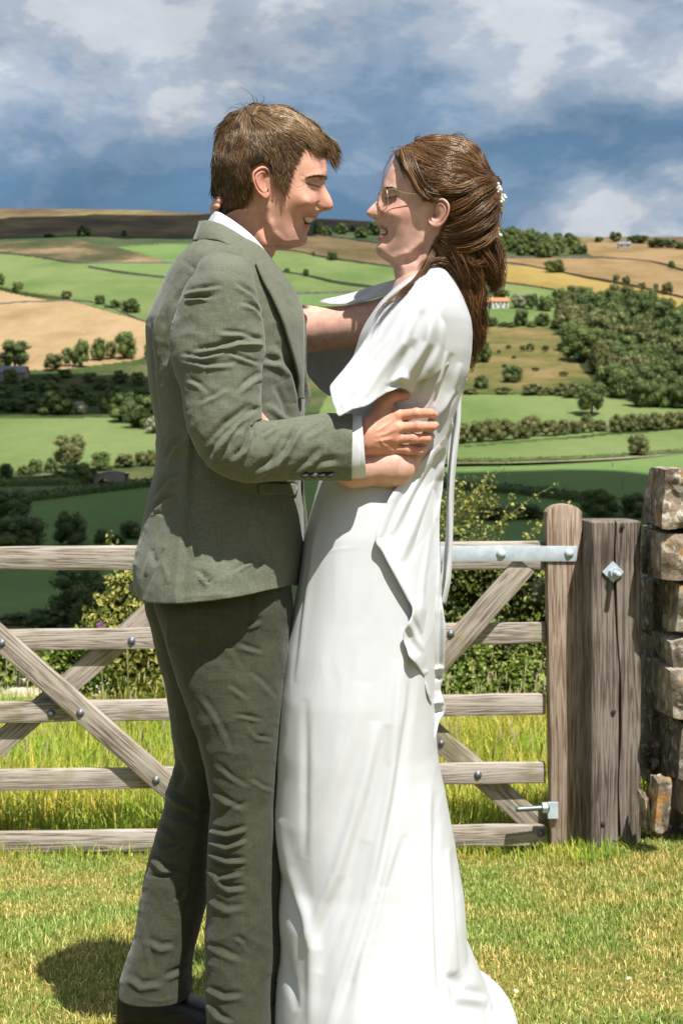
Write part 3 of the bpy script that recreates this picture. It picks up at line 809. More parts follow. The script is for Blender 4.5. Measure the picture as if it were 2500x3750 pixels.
hedge([(90, 1836), (200, 1822), (300, 1808), (430, 1792), (600, 1772)], 'dark hedge curving down from the bridge towards the shaded field', 1.5, 2.0, 'dark')
hedge([(1560, 1692), (1700, 1694), (1900, 1692), (2250, 1678), (2500, 1657), (2750, 1640)], 'thin straight hedge beside the far lane behind the ribbons', 1.0, 1.2, 'dark')
hedge([(1600, 1780), (1652, 1788), (1780, 1798), (1900, 1808), (2105, 1832), (2220, 1842)], 'dark hedge slanting across the shaded field above the gate', 1.7, 2.0, 'dark')
hedge([(1560, 1446), (1700, 1444), (1850, 1445), (2000, 1448), (2120, 1455)], 'low hedge along the top of the bright green field', 1.2, 1.6, 'mid')
hedge([(-300, 1005), (0, 1056), (68, 1072), (160, 1088), (249, 1100)], 'hedge bank above the narrow hay strip', 2.2, 3.0, 'mid')
lane_mat = noise_mat('lane_gravel', [(0.3, (0.22, 0.18, 0.13)), (0.7, (0.34, 0.29, 0.22))], 0.6, 4, 0.95, coords='Object')
def lane(pts, w):
    n = 60; g, sd = ribbon(pts, 0, w, n)
    v = np.stack([g + sd * (a * w) + [0, 0, 0.45] for a in (-0.5, 0.5)] , 1)
    tag(link('lane', np_mesh('lane', v.reshape(-1, 3), grid_quads(n, 2)), lane_mat), kind='structure')
lane([(-200, 1752), (100, 1750), (240, 1742), (330, 1744)], 4)
lane([(1560, 1702), (1900, 1700), (2250, 1686), (2500, 1666), (2800, 1648)], 5)

# ------------------------------------------------------------------ far buildings
white_wall = noise_mat('whitewashed_wall', [(0.3, (0.4960, 0.4640, 0.4160)), (0.7, (0.6240, 0.6000, 0.5600))], 0.7, 4, 0.9)
orange_roof = noise_mat('pantile_roof', [(0.3, (0.42, 0.14, 0.055)), (0.7, (0.58, 0.23, 0.10))], 1.2, 4, 0.85)
grey_stone = noise_mat('grey_stone_wall', [(0.3, (0.20, 0.17, 0.14)), (0.7, (0.38, 0.33, 0.28))], 0.9, 4, 0.9)
slate = noise_mat('slate_roof', [(0.3, (0.12, 0.12, 0.14)), (0.7, (0.22, 0.21, 0.23))], 1.0, 4, 0.7)
pane_mat = simple_mat('window_glass', (0.03, 0.045, 0.07), 0.1)
def building(name, px0, px1, py, wall_px, roof_px, depth, mw, mr, label, cat, wins, rz=0.0, chim=(), door=None):
    D = float(D_of(py)); m = D / F
    b = P((px0 + px1) / 2, py, D); w = (px1 - px0) * m; h = wall_px * m; rh = roof_px * m
    e = empty(name, b, rz); tag(e, label, cat)
    def put(nm, mb, mat, par=e):
        o = bpy.data.objects.new(nm, mb.mesh(nm, False)); COL.objects.link(o); o.data.materials.append(mat); o.parent = par; return o
    mb = MB(); v, q = box_v(-w / 2, w / 2, 0, depth, -2.5, h); mb.add(v, q)
    mb.add([[-w/2, 0, h], [-w/2, depth, h], [-w/2, depth/2, h + rh * 0.97]], t=[[0, 1, 2]]); mb.add([[w/2, 0, h], [w/2, depth, h], [w/2, depth/2, h + rh * 0.97]], t=[[0, 2, 1]])
    put('wall', mb, mw)
    mb = MB(); o = 0.35; t = 0.18
    for s in (0, 1):
        y0 = -o if s == 0 else depth + o
        a = np.array([[-w/2 - o, y0, h - 0.15], [w/2 + o, y0, h - 0.15], [w/2 + o, depth/2, h + rh], [-w/2 - o, depth/2, h + rh]])
        vv = np.concatenate([a, a + [0, 0, t]])
        mb.add(vv, q=[[0, 1, 2, 3], [4, 7, 6, 5], [0, 4, 5, 1], [1, 5, 6, 2], [2, 6, 7, 3], [3, 7, 4, 0]])
    rf = put('roof', mb, mr)
    for cx in chim:
        v, q = box_v(cx * w - 0.35, cx * w + 0.35, depth/2 - 0.35, depth/2 + 0.35, h + rh - 0.4, h + rh + 0.9); put('chimney', MB().add(v, q), mw, rf)
    for (wx, wz, ww, wh) in wins:
        v, q = box_v(wx * w - ww/2 - 0.1, wx * w + ww/2 + 0.1, -0.06, 0.05, wz * h - wh/2 - 0.1, wz * h + wh/2 + 0.1)
        f = put('window', MB().add(v, q), mw)
        v, q = box_v(wx * w - ww/2, wx * w + ww/2, -0.09, -0.02, wz * h - wh/2, wz * h + wh/2); put('pane', MB().add(v, q), pane_mat, f)
    if door:
        v, q = box_v(door * w - 0.5, door * w + 0.5, -0.07, 0.03, 0, 2.0); put('door', MB().add(v, q), simple_mat('door_paint', (0.10, 0.14, 0.2), 0.5))
    return e
building('farmhouse', 1800, 1862, 1128, 25, 14, 6.5, white_wall, orange_roof, 'white farmhouse with an orange tiled roof in the green meadow', 'house',
         [(-0.36, 0.68, 0.9, 1.0), (-0.12, 0.68, 0.9, 1.0), (0.12, 0.68, 0.9, 1.0), (0.36, 0.68, 0.9, 1.0), (-0.3, 0.25, 1.0, 1.1), (0.34, 0.25, 1.0, 1.1)], 0.08, (-0.42, 0.42), 0.02)
building('farm_outbuilding', 1762, 1798, 1126, 20, 13, 5.5, grey_stone, orange_roof, 'stone outbuilding with orange roof joined to the white farmhouse, near the hair', 'house', [(0.0, 0.5, 0.9, 1.0)], 0.08)
building('cottage', 2264, 2308, 908, 14, 11, 8.0, grey_stone, slate, 'small grey stone cottage alone near the far skyline', 'house', [(-0.25, 0.55, 1.2, 1.4), (0.25, 0.55, 1.2, 1.4)], -0.1, (0.45,))
building('barn', -60, 94, 1390, 26, 24, 7.0, grey_stone, slate, 'long low grey barn with slate roof at the photo edge', 'barn', [(0.1, 0.5, 0.8, 0.7)], 0.05)
def stone_bridge():
    D = float(D_of(1768)); m = D / F
    e = empty('stone_bridge', P(400, 1768, D), -0.12); tag(e, 'small brown stone bridge with a dark arch on the lane in the valley', 'bridge')
    w = 120 * m; h = 42 * m
    n = 24; xs = np.linspace(-w/2, w/2, n); r = 0.16 * w; cx = -0.18 * w
    low = np.where(np.abs(xs - cx) < r, np.sqrt(np.maximum(0, 1 - ((xs - cx) / r) ** 2)) * h * 0.42 - 0.2, -1.5)
    top = h * (0.92 - 0.25 * (xs / w * 2 - 0.3) ** 2)
    v = np.stack([np.stack([xs, 0 * xs + y, zz], -1) for y, zz in ((0, low), (0, top), (3.2, top), (3.2, low))], 1).reshape(-1, 3)
    o = bpy.data.objects.new('arch_wall', np_mesh('arch_wall', v, grid_quads(n, 4, True), False)); COL.objects.link(o); o.data.materials.append(noise_mat('bridge_stone', [(0.3, (0.20, 0.15, 0.12)), (0.7, (0.36, 0.29, 0.24))], 1.5, 4, 0.9)); o.parent = e
    vv = np.stack([np.stack([xs, 0 * xs + y, zz], -1) for y, zz in ((-0.12, top), (-0.12, top + 0.22), (0.4, top + 0.22), (0.4, top))], 1).reshape(-1, 3)
    o = bpy.data.objects.new('coping', np_mesh('coping', vv, grid_quads(n, 4, True), False)); COL.objects.link(o); o.data.materials.append(grey_stone); o.parent = e
stone_bridge()
pole_mat = simple_mat('grey_timber', (0.24, 0.22, 0.2), 0.8)
for (x, y, hp, lb) in ((2218, 1592, 70, 'thin wooden pole in the hedge gap near the lone tree'), (2241, 1712, 66, 'thin wooden pole beside the far lane'), (2278, 1790, 52, 'thin wooden pole in the shaded field above the gate post')):
    D = float(D_of(y)); h = hp * D / F
    e = empty('telegraph_pole', P(x, y, D)); tag(e, lb, 'pole', 'poles crossing the fields')
    o = bpy.data.objects.new('post', MB().add(*tube([[0, 0, -0.5], [0, 0, h * 0.5], [0, 0, h]], 0.09, 6)).mesh('post')); COL.objects.link(o); o.data.materials.append(pole_mat); o.parent = e
    v, q = box_v(-0.7, 0.7, -0.06, 0.06, h - 0.4, h - 0.28); o = bpy.data.objects.new('crossarm', MB().add(v, q).mesh('crossarm', False)); COL.objects.link(o); o.data.materials.append(pole_mat); o.parent = e
# ================================================================== THE LAWN AND THE ROUGH FIELD
_zg = np.array([(-12, 0.20), (0, 0.06), (2.3, 0.02), (2.755, -0.035), (4.0, -0.225), (5.37, -0.435), (6.5, -0.52), (9, -0.62), (10.5, -0.78), (12, -0.997), (13, -1.12)])
_lawn_bump = lambda X, D: 0.26 * np.clip((X - 0.62) / 1.3, 0, 1) ** 1.1 * np.exp(-((D - 5.2) / 1.3) ** 2)
_zt = np.linspace(-12, 13, 501)
_zv = np.interp(_zt, _zg[:, 0], _zg[:, 1]); _k = np.ones(13) / 13
_zv = np.convolve(np.pad(_zv, 6, mode='edge'), _k, 'valid')
def zg(X, D):
    X, D = np.asarray(X, float), np.asarray(D, float)
    return np.interp(D, _zt, _zv) + _lawn_bump(X, D) + 0.010 * gnoise(X * 2.1, D * 2.1, 5.0)
def on_ground(px, py, d0=5.0, d1=12.0):
    """where the ray of a view point meets the near ground"""
    D = np.linspace(d0, d1, 3000); z = zg((px - 1250) / F * D, D); row = YH + F * (H - z) / D
    return float(D[np.argmin(np.abs(row - py))])

lawn_mat = noise_mat('mown_lawn_soil', [(0.35, (0.1120, 0.1196, 0.0269)), (0.6, (0.2240, 0.1820, 0.0595)), (0.75, (0.3136, 0.2340, 0.0960))], 9, 8, 0.95, coords='Object', spec=0.1)
def ground_sheet():
    xs = np.concatenate([np.linspace(-30, -4, 14), np.linspace(-3.8, 3.8, 90), np.linspace(4, 30, 14)])
    ys = np.concatenate([np.linspace(-12, 1.8, 16), np.linspace(2, 12.6, 130)])
    X, Y = np.meshgrid(xs, ys)
    Z = zg(X, Y)
    v = np.stack([X, Y, Z - 0.002], -1)
    def cut(a, b, name, mat):
        m = (ys >= a - 1e-6) & (ys <= b + 1e-6); vv = v[m]
        o = link(name, np_mesh(name, vv.reshape(-1, 3), grid_quads(*vv.shape[:2])), mat); tag(o, kind='structure')
    yb = ys[np.argmin(np.abs(ys - 5.5))]
    cut(-12, yb, 'lawn', lawn_mat); cut(yb, 13, 'meadow', lawn_mat)
ground_sheet()

def blades(n, x0, x1, y0, y1, L, w, lean, name, mat, label_kind='stuff', keep=None, stand=0.25, tuft=None):
    D = np.sqrt(RNG.uniform(y0 ** 2, y1 ** 2, n)) if True else None
    u = RNG.uniform(-1, 1, n)
    X = u * (0.262 * D + 0.35)
    if tuft:
        cell = fbm(X * tuft, D * tuft, 8.0, 3); k = cell > RNG.normal(-0.15, 0.35, n); X, D = X[k], D[k]
    if keep is not None:
        k = keep(X, D); X, D = X[k], D[k]
    n = len(X)
    Z = zg(X, D)
    ln = L * RNG.uniform(0.5, 1.25, n) * (1 + 0.45 * gnoise(X * 1.7, D * 1.7, 2.2))
    wd = w * RNG.uniform(0.6, 1.2, n)
    a = RNG.uniform(0, 2 * np.pi, n)
    dx, dy = np.cos(a), np.sin(a)
    ls = lean * RNG.uniform(0.1, 1.0, n)
    up = np.sqrt(np.maximum(0.05, 1 - ls ** 2))
    b = np.stack([X, D, Z - 0.004], -1)
    side = np.stack([-dy, dx, 0 * dx], -1) * wd[:, None] * 0.5
    d1 = np.stack([dx * ls * 0.5, dy * ls * 0.5, up], -1); d2 = np.stack([dx * ls * 1.5, dy * ls * 1.5, up * 0.8 - ls * stand], -1)
    m = b + d1 * ln[:, None] * 0.5; t = m + d2 * ln[:, None] * 0.5
    v = np.stack([b - side, b + side, m - side * 0.8, m + side * 0.8, t], 1).reshape(-1, 3)
    i = np.arange(n)[:, None] * 5
    tri = np.concatenate([i + [[0, 1, 3]], i + [[0, 3, 2]], i + [[2, 3, 4]]])
    o = link(name, np_mesh(name, v, tri, False), mat)
    return tag(o, kind='stuff')
g_lawn = leaf_mat('lawn_blades', [(0, (0.1128, 0.1728, 0.0253)), (0.35, (0.2124, 0.2765, 0.0436)), (0.62, (0.3583, 0.3594, 0.0861)), (0.82, (0.6104, 0.5254, 0.2009)), (1, (0.7962, 0.6912, 0.3213))],
                  patch=((0.72, 0.95, 0.75), (1.18, 1.03, 1.0)), pscale=3.2, transl=0.25)
g_long = leaf_mat('meadow_blades', [(0, (0.1551, 0.2457, 0.0240)), (0.45, (0.3100, 0.3902, 0.0491)), (0.75, (0.5637, 0.5348, 0.0929)), (1, (0.7892, 0.6793, 0.2184))],
                  patch=((0.75, 0.98, 0.7), (1.15, 1.0, 0.9)), pscale=1.3, transl=0.35)
blades(170000, -1, 1, 2.45, 5.75, 0.026, 0.0032, 0.85, 'grass', g_lawn)
blades(9000, -1, 1, 5.15, 5.7, 0.075, 0.004, 0.8, 'grass', g_long, keep=lambda X, D: RNG.random(len(X)) < np.clip((D - 5.15) / 0.25, 0, 1))
_pathx = lambda X, D: ~((X < -1.55) & (D > 9.3) & (D < 11.4))
blades(60000, -1, 1, 5.6, 9.2, 0.20, 0.0055, 0.75, 'long_grass', g_long, stand=0.35)
blades(16000, -1, 1, 9.0, 12.5, 0.20, 0.007, 0.7, 'long_grass', g_long, keep=_pathx)
# seed stalks above the long grass
def stalks():
    n = 500
    D = RNG.uniform(5.7, 11, n); X = RNG.uniform(-1, 1, n) * (0.25 * D + 0.2); Z = zg(X, D)
    mb = MB()
    for x, d, z in zip(X, D, Z):
        h = RNG.uniform(0.25, 0.48); a = RNG.uniform(0, 6.28); l = RNG.uniform(0.02, 0.16)
        s = np.linspace(0, 1, 4)[:, None]
        p = np.array([x, d, z]) + s * [0, 0, h] + s ** 2 * [math.cos(a) * l, math.sin(a) * l, -l * 0.3]
        mb.add(*tube(p, [0.0014, 0.0012, 0.001, 0.0008], 3, False)[:2])
        mb.add(*tube(p[-1] + np.array([[0, 0, -0.05], [0.002, 0, -0.02], [0.006, 0, 0.015]]), [0.0015, 0.0042, 0.001], 4, False)[:2])
    tag(link('grass_stalks', mb.mesh('grass_stalks'), simple_mat('straw', (0.50, 0.42, 0.22), 0.8)), kind='stuff')
stalks()
# daisies in the lawn
def daisies():
    wht = simple_mat('daisy_white', (0.55, 0.55, 0.53), 0.7); yel = simple_mat('daisy_yellow', (0.65, 0.42, 0.03), 0.7); stem_m = simple_mat('daisy_stem', (0.12, 0.2, 0.05), 0.7)
    pm = MB()
    for k in range(11):
        a = k / 11 * 6.283; c, s = math.cos(a), math.sin(a)
        pm.add([[c * .002, s * .002, 0], [c * .008 - s * .0022, s * .008 + c * .0022, .0012], [c * .011, s * .011, .0006], [c * .008 + s * .0022, s * .008 - c * .0022, .0012]], q=[[0, 3, 2, 1]])
    pm = pm.mesh('petals', False)
    v, t = ICO1; cm = MB().add(v * [0.0038, 0.0038, 0.0024], t=t).mesh('flower_centre')
    sm = MB().add(*tube([[0, 0, -0.03], [0.001, 0, -0.012], [0, 0, 0]], 0.0009, 5)).mesh('stem')
    spots = [(1888, 3668, 'white daisy in the lawn close to the trailing hem of the dress'), (2300, 3620, 'white daisy in the lawn farthest along towards the corner')]
    for px, py, lb in spots:
        D = on_ground(px, py, 2.3, 5.3); x = (px - 1250) / F * D
        e = empty('daisy', (x, D, float(zg(x, D)) + 0.024)); tag(e, lb, 'flower', 'daisies in the lawn')
        e.rotation_euler = (RNG.uniform(0.2, 0.7), RNG.uniform(-0.3, 0.3), RNG.uniform(0, 6)); e.scale = (0.5,) * 3
        for nm, me, mt in (('petals', pm, wht), ('flower_centre', cm, yel), ('stem', sm, stem_m)):
            o = bpy.data.objects.new(nm, me); COL.objects.link(o); o.parent = e
            if not me.materials: me.materials.append(mt)
daisies()
blades(14000, -1, 1, 4.9, 5.5, 0.085, 0.0045, 0.7, 'grass', g_long, keep=lambda X, D: (np.abs(X - 0.86) < 0.22) & (RNG.random(len(X)) < 0.55 * np.exp(-((X - 0.86) / 0.12) ** 2)))
# pale slabs of a track beyond the gate
slab_mat = noise_mat('pale_flagstone', [(0.3, (0.46, 0.38, 0.30)), (0.7, (0.62, 0.53, 0.43))], 3, 6, 0.9, bump=0.4, coords='Object')
def rock(name, c, s, seed, mat, sub=3, rough=0.22, boxy=0.55, rot=(0, 0, 0)):
    """rounded, chipped stone"""
    bm = bmesh.new(); bmesh.ops.create_cube(bm, size=2.0)
    bmesh.ops.subdivide_edges(bm, edges=bm.edges[:], cuts=2 ** sub - 1, use_grid_fill=True)
    co = np.array([v.co[:] for v in bm.verts])
    sph = co / np.linalg.norm(co, axis=1)[:, None]
    co = co * boxy + sph * (1 - boxy)
    d = fbm(co[:, 0] * 0.9 + seed * 7.7, co[:, 1] * 0.9 + seed, co[:, 2] * 0.9, 2) * rough + fbm(co[:, 0] * 3 + seed, co[:, 1] * 3, co[:, 2] * 3, 3) * rough * 0.3
    co = (co + sph * d[:, None]) * np.array(s) * 0.5
    R = Matrix.Rotation(rot[1], 3, 'Y') @ Matrix.Rotation(rot[2], 3, 'Z')
    for v, p in zip(bm.verts, co): v.co = R @ Vector(p)
    me = bpy.data.meshes.new(name); bm.to_mesh(me); bm.free()
    me.polygons.foreach_set('use_smooth', np.ones(len(me.polygons), bool)); me.set_sharp_from_angle(angle=math.radians(38))
    me.materials.append(mat)
    o = bpy.data.objects.new(name, me); COL.objects.link(o); o.location = c
    return o
for (px, py, w, h, lb) in ((40, 2532, 300, 40, 'broad pale stone slab of the track behind the gate at the photo edge'), (380, 2536, 105, 26, 'small flat pale rock behind the crossing gate braces'), (215, 2556, 120, 16, 'thin pale slab between the broad slab and the flat rock')):
    D = on_ground(px, py + h * 0.4, 8, 12.5); m = D / F
    o = rock('flat_rock', (P(px, py, D)[0], D + 0.25, float(zg(0, D)) + 0.03), (w * m, 0.8, max(0.12, h * m)), px, slab_mat, 3, 0.12, 0.75)
    tag(o, lb, 'rock', 'pale rocks behind the gate')

# ------------------------------------------------------------------ wooden field gate
def wood_mat(name, dark, mid, pale, axis=0, green=0.0, scale=1.0):
    m, ns, ls, b = newmat(name)
    tcn = N(ns, 'ShaderNodeTexCoord'); mpn = N(ns, 'ShaderNodeMapping')
    sc = [1.2, 26, 26] if axis == 0 else [26, 26, 1.0]
    mpn.inputs['Scale'].default_value = [s * scale for s in sc]
    oi = N(ns, 'ShaderNodeObjectInfo'); vm = N(ns, 'ShaderNodeVectorMath', operation='ADD')
    sc2 = N(ns, 'ShaderNodeVectorMath', operation='SCALE'); sc2.inputs['Scale'].default_value = 13.0
    cb = N(ns, 'ShaderNodeCombineXYZ')
    for i in range(3): ls.new(oi.outputs['Random'], cb.inputs[i])
    ls.new(cb.outputs[0], sc2.inputs[0]); ls.new(tcn.outputs['Object'], vm.inputs[0]); ls.new(sc2.outputs[0], vm.inputs[1])
    ls.new(vm.outputs[0], mpn.inputs[0])
    n1 = N(ns, 'ShaderNodeTexNoise'); n1.inputs['Scale'].default_value = 1.0; n1.inputs['Detail'].default_value = 3; n1.inputs['Distortion'].default_value = 0.8
    ls.new(mpn.outputs[0], n1.inputs['Vector'])
    wv = N(ns, 'ShaderNodeMath', operation='MULTIPLY'); wv.inputs[1].default_value = 46.0; ls.new(n1.outputs['Fac'], wv.inputs[0])
    sn = N(ns, 'ShaderNodeMath', operation='SINE'); ls.new(wv.outputs[0], sn.inputs[0])
    nf = N(ns, 'ShaderNodeTexNoise'); nf.inputs['Scale'].default_value = 7.0; nf.inputs['Detail'].default_value = 6; nf.inputs['Roughness'].default_value = 0.7; ls.new(mpn.outputs[0], nf.inputs['Vector'])
    nb = N(ns, 'ShaderNodeTexNoise'); nb.inputs['Scale'].default_value = 5.0; nb.inputs['Detail'].default_value = 5; ls.new(vm.outputs[0], nb.inputs['Vector'])
    a = N(ns, 'ShaderNodeMath', operation='MULTIPLY_ADD'); a.inputs[1].default_value = 0.13; ls.new(sn.outputs[0], a.inputs[0]); ls.new(nf.outputs['Fac'], a.inputs[2])
    a2 = N(ns, 'ShaderNodeMath', operation='MULTIPLY_ADD'); a2.inputs[1].default_value = 0.6; ls.new(nb.outputs['Fac'], a2.inputs[0]); ls.new(a.outputs[0], a2.inputs[2])
    r = ramp_node(ns, [(0.56, dark), (0.74, mid), (0.92, pale)]); ls.new(a2.outputs[0], r.inputs[0])
    col = r.outputs[0]
    if green:
        ng = N(ns, 'ShaderNodeTexNoise'); ng.inputs['Scale'].default_value = 6.5; ng.inputs['Detail'].default_value = 6; ls.new(vm.outputs[0], ng.inputs['Vector'])
        rg = ramp_node(ns, [(0.56, (0, 0, 0)), (0.70, (green, green, green))]); ls.new(ng.outputs['Fac'], rg.inputs[0])
        mx = N(ns, 'ShaderNodeMix', data_type='RGBA'); ls.new(rg.outputs[0], mx.inputs[0]); ls.new(col, mx.inputs[6]); mx.inputs[7].default_value = (0.20, 0.185, 0.07, 1); col = mx.outputs[2]
    ls.new(col, b.inputs['Base Color']); b.inputs['Roughness'].default_value = 0.85; b.inputs['Specular IOR Level'].default_value = 0.2
    bp = N(ns, 'ShaderNodeBump'); bp.inputs['Strength'].default_value = 0.7; bp.inputs['Distance'].default_value = 0.003
    ls.new(a.outputs[0], bp.inputs['Height']); ls.new(bp.outputs[0], b.inputs['Normal'])
    return m
rail_mat = wood_mat('weathered_rail_wood', (0.1352, 0.1070, 0.0815), (0.2974, 0.2510, 0.2060), (0.4146, 0.3672, 0.3161), 0, 0.55)
brace_mat = wood_mat('lichened_brace_wood', (0.1243, 0.0998, 0.0721), (0.2574, 0.2178, 0.1712), (0.3905, 0.3448, 0.2881), 0, 0.8)
stile_mat = wood_mat('brown_stile_wood', (0.1474, 0.0953, 0.0648), (0.2858, 0.2042, 0.1486), (0.4148, 0.3266, 0.2567), 2)
post_mat = wood_mat('grey_post_wood', (0.0578, 0.0446, 0.0350), (0.1363, 0.1096, 0.0895), (0.2313, 0.1950, 0.1637), 2)
galv = noise_mat('galvanised_steel', [(0.3, (0.3400, 0.3995, 0.4420)), (0.7, (0.4930, 0.5525, 0.5865))], 25, 5, 0.55, spec=0.5, bump=0.1)
dark_steel = simple_mat('dark_steel', (0.16, 0.18, 0.20), 0.45, 0.6)
DG = 5.37
gate = empty('field_gate', (P(1000, 3100, DG)[0], DG, float(zg(-0.2, DG))))
tag(gate, 'weathered wooden five bar field gate with crossing braces behind the couple', 'gate')

def plank(name, a, b, wpx, D, th, mat, par, w2=None, bev=0.004, bow=0.0):
    """board between two view points; wpx = board width in view pixels, front face at distance D"""
    A, B = P(*a, D), P(*b, D); L = np.linalg.norm(B - A); m = D / F
    w1 = wpx * m; w2 = (w2 or wpx) * m
    def tp(bm):
        for v in bm.verts:
            f = v.co.x / L + 0.5; v.co.z *= (w1 + (w2 - w1) * f) / max(w1, w2)
    me = bevel_box(name, L, th, max(w1, w2), bev, 2, tp)
    bm = bmesh.new(); bm.from_mesh(me); n = max(6, int(L / 0.09))
    for k in range(1, n):
        bmesh.ops.bisect_plane(bm, geom=bm.verts[:] + bm.edges[:] + bm.faces[:], plane_co=(-L / 2 + L * k / n, 0, 0), plane_no=(1, 0, 0))
    sd_ = a[0] * 0.37 + a[1] * 0.11                       # sawn boards are never quite straight
    co = np.array([v.co[:] for v in bm.verts]); sg = np.sign(co[:, 2])
    co[:, 2] += 0.0022 * gnoise(co[:, 0] * 5.0 + sd_, sg * 3.0, 1.0) + 0.0016 * gnoise(co[:, 0] * 14.0 + sd_, sg * 5.0, 2.0)
    co[:, 1] += 0.0012 * gnoise(co[:, 0] * 4.0 + sd_, 2.0, 7.0)
    for v, p in zip(bm.verts, co): v.co = p
    bm.to_mesh(me); bm.free(); shade_by_angle(me)
    me.materials.append(mat)
    o = bpy.data.objects.new(name, me); COL.objects.link(o)
    c = (A + B) / 2; o.location = (c[0], D + th / 2, c[2])
    o.rotation_euler = (0, -math.atan2(B[2] - A[2], B[0] - A[0]), 0)
    bpy.context.view_layer.update()
    o.parent = par; o.matrix_parent_inverse = par.matrix_basis.inverted()
    return o
XL = -760
ry = lambda x, y0, y1: y0 + (y1 - y0) * (x / 1996.0)
# the top rail tapers; a bevelled cap runs along its upper edge
plank('top_rail', (XL, 2050), (1994, 2036), 76, DG, 0.045, rail_mat, gate, 108, 0.012)
for y0, y1 in ((2346, 2318), (2610, 2580), (2859, 2831), (3087, 3060)):
    plank('rail', (XL, ry(XL, y0, y1)), (1997, y1), 76, DG, 0.032, rail_mat, gate, bev=0.005)
# front braces, then the two behind the rails
plank('brace', (-330, 2052), (830, 3072), 82, DG - 0.036, 0.034, brace_mat, gate)
plank('brace', (1925, 2068), (1160, 2930), 84, DG - 0.036, 0.034, brace_mat, gate)
plank('brace', (690, 2125), (-300, 2985), 84, DG + 0.036, 0.034, brace_mat, gate)
plank('brace', (1180, 2330), (1985, 3040), 84, DG + 0.036, 0.034, brace_mat, gate)
def stile(x_top, x_bot, w, top, bot, par, name='stile'):
    """upright with a rounded head"""
    th = 0.085; m = DG / F; n = 12
    zs = [H - (bot - YH) * m]
    prof = []
    sh = top + 42
    for s in np.linspace(-1, 1, n):
        prof.append((s * w / 2, sh - 38 * math.sqrt(max(0, 1 - (s * 0.97) ** 2))))
    outline = [(-w / 2, bot)] + prof + [(w / 2, bot)]
    bm = bmesh.new()
    def pt(dx, y, d):
        f = (y - top) / (bot - top); cx = x_top + (x_bot - x_top) * f
        p = P(cx + dx, y, DG); return (p[0], d, p[2])
    fr = [bm.verts.new(pt(a, b, DG - 0.042)) for a, b in outline]; bk = [bm.verts.new(pt(a, b, DG - 0.042 + th)) for a, b in outline]
    bm.faces.new(fr); bm.faces.new(bk[::-1])
    for i in range(len(fr)):
        j = (i + 1) % len(fr); bm.faces.new((fr[j], fr[i], bk[i], bk[j]))
    bmesh.ops.recalc_face_normals(bm, faces=bm.faces[:])
    bmesh.ops.bevel(bm, geom=[e for e in bm.edges if len(e.link_faces) == 2 and e.calc_face_angle(0) > 0.9], offset=0.005, segments=2, profile=0.5, affect='EDGES')
    me = bpy.data.meshes.new(name); bm.to_mesh(me); bm.free(); shade_by_angle(me); me.materials.append(stile_mat)
    return link(name, me, None, par)
stile(2058, 2078, 128, 1841, 3176, gate)
stile(XL - 40, XL - 40, 90, 1880, 3176, gate)
def strap():
    plank('hinge_strap', (1280, 2029), (2112, 2028), 57, DG - 0.049, 0.0065, galv, gate, bev=0.0015)
strap()
bolt_v, bolt_t = ICO2
bolt_me = MB().add(bolt_v * [0.0145, 0.0095, 0.0145], t=bolt_t); _v, _q, _t = tube([[0, 0.006, 0], [0, 0.002, 0], [0, 0.001, 0]], 0.0185, 14); bolt_me.add(_v, _q, _t)
bolt_me = bolt_me.mesh('bolt'); bolt_me.materials.append(dark_steel)
strap_bolt = bolt_me.copy(); strap_bolt.materials.clear(); strap_bolt.materials.append(galv)
def bolt(px, py, D, me=bolt_me, s=0.8, par=gate):
    o = bpy.data.objects.new('bolt', me); COL.objects.link(o); o.location = P(px, py, D); o.scale = (s,) * 3
    bpy.context.view_layer.update(); o.parent = par; o.matrix_parent_inverse = par.matrix_basis.inverted(); return o
for x, y in ((482, 2348), (188, 2613), (1979, 3052), (1749, 2838)): bolt(x, y, DG - 0.004)
for x, y in ((6, 2356), (294, 2612), (571, 2858), (1649, 2322)): bolt(x, y, DG - 0.039)
bolt(1615, 2722, DG + 0.03, s=0.6)
for x, y in ((1834, 2029), (2082, 2027)): bolt(x, y, DG - 0.052, strap_bolt, 1.0)
def lower_hinge():
    mb = MB()
    c = P(2023, 2967, DG - 0.055); v, q = box_v(c[0] - 0.019, c[0] + 0.019, c[1] - 0.006, c[1] + 0.006, c[2] - 0.030, c[2] + 0.030); mb.add(v, q)
    link('hinge_plate', mb.mesh('hinge_plate', False), galv, gate)
    a, b = P(1887, 2964, DG - 0.065), P(2010, 2957, DG - 0.060)
    link('hinge_rod', MB().add(*tube(np.linspace(a, b, 14), 0.0095 + 0.0008 * (np.arange(14) % 2), 12)).mesh('hinge_rod'), dark_steel, gate)
    a, b = P(1984, 2958, DG - 0.062), P(2002, 2957, DG - 0.061); link('nut', MB().add(*tube([a, b], 0.021, 6)).mesh('nut', False), galv, gate)
lower_hinge()

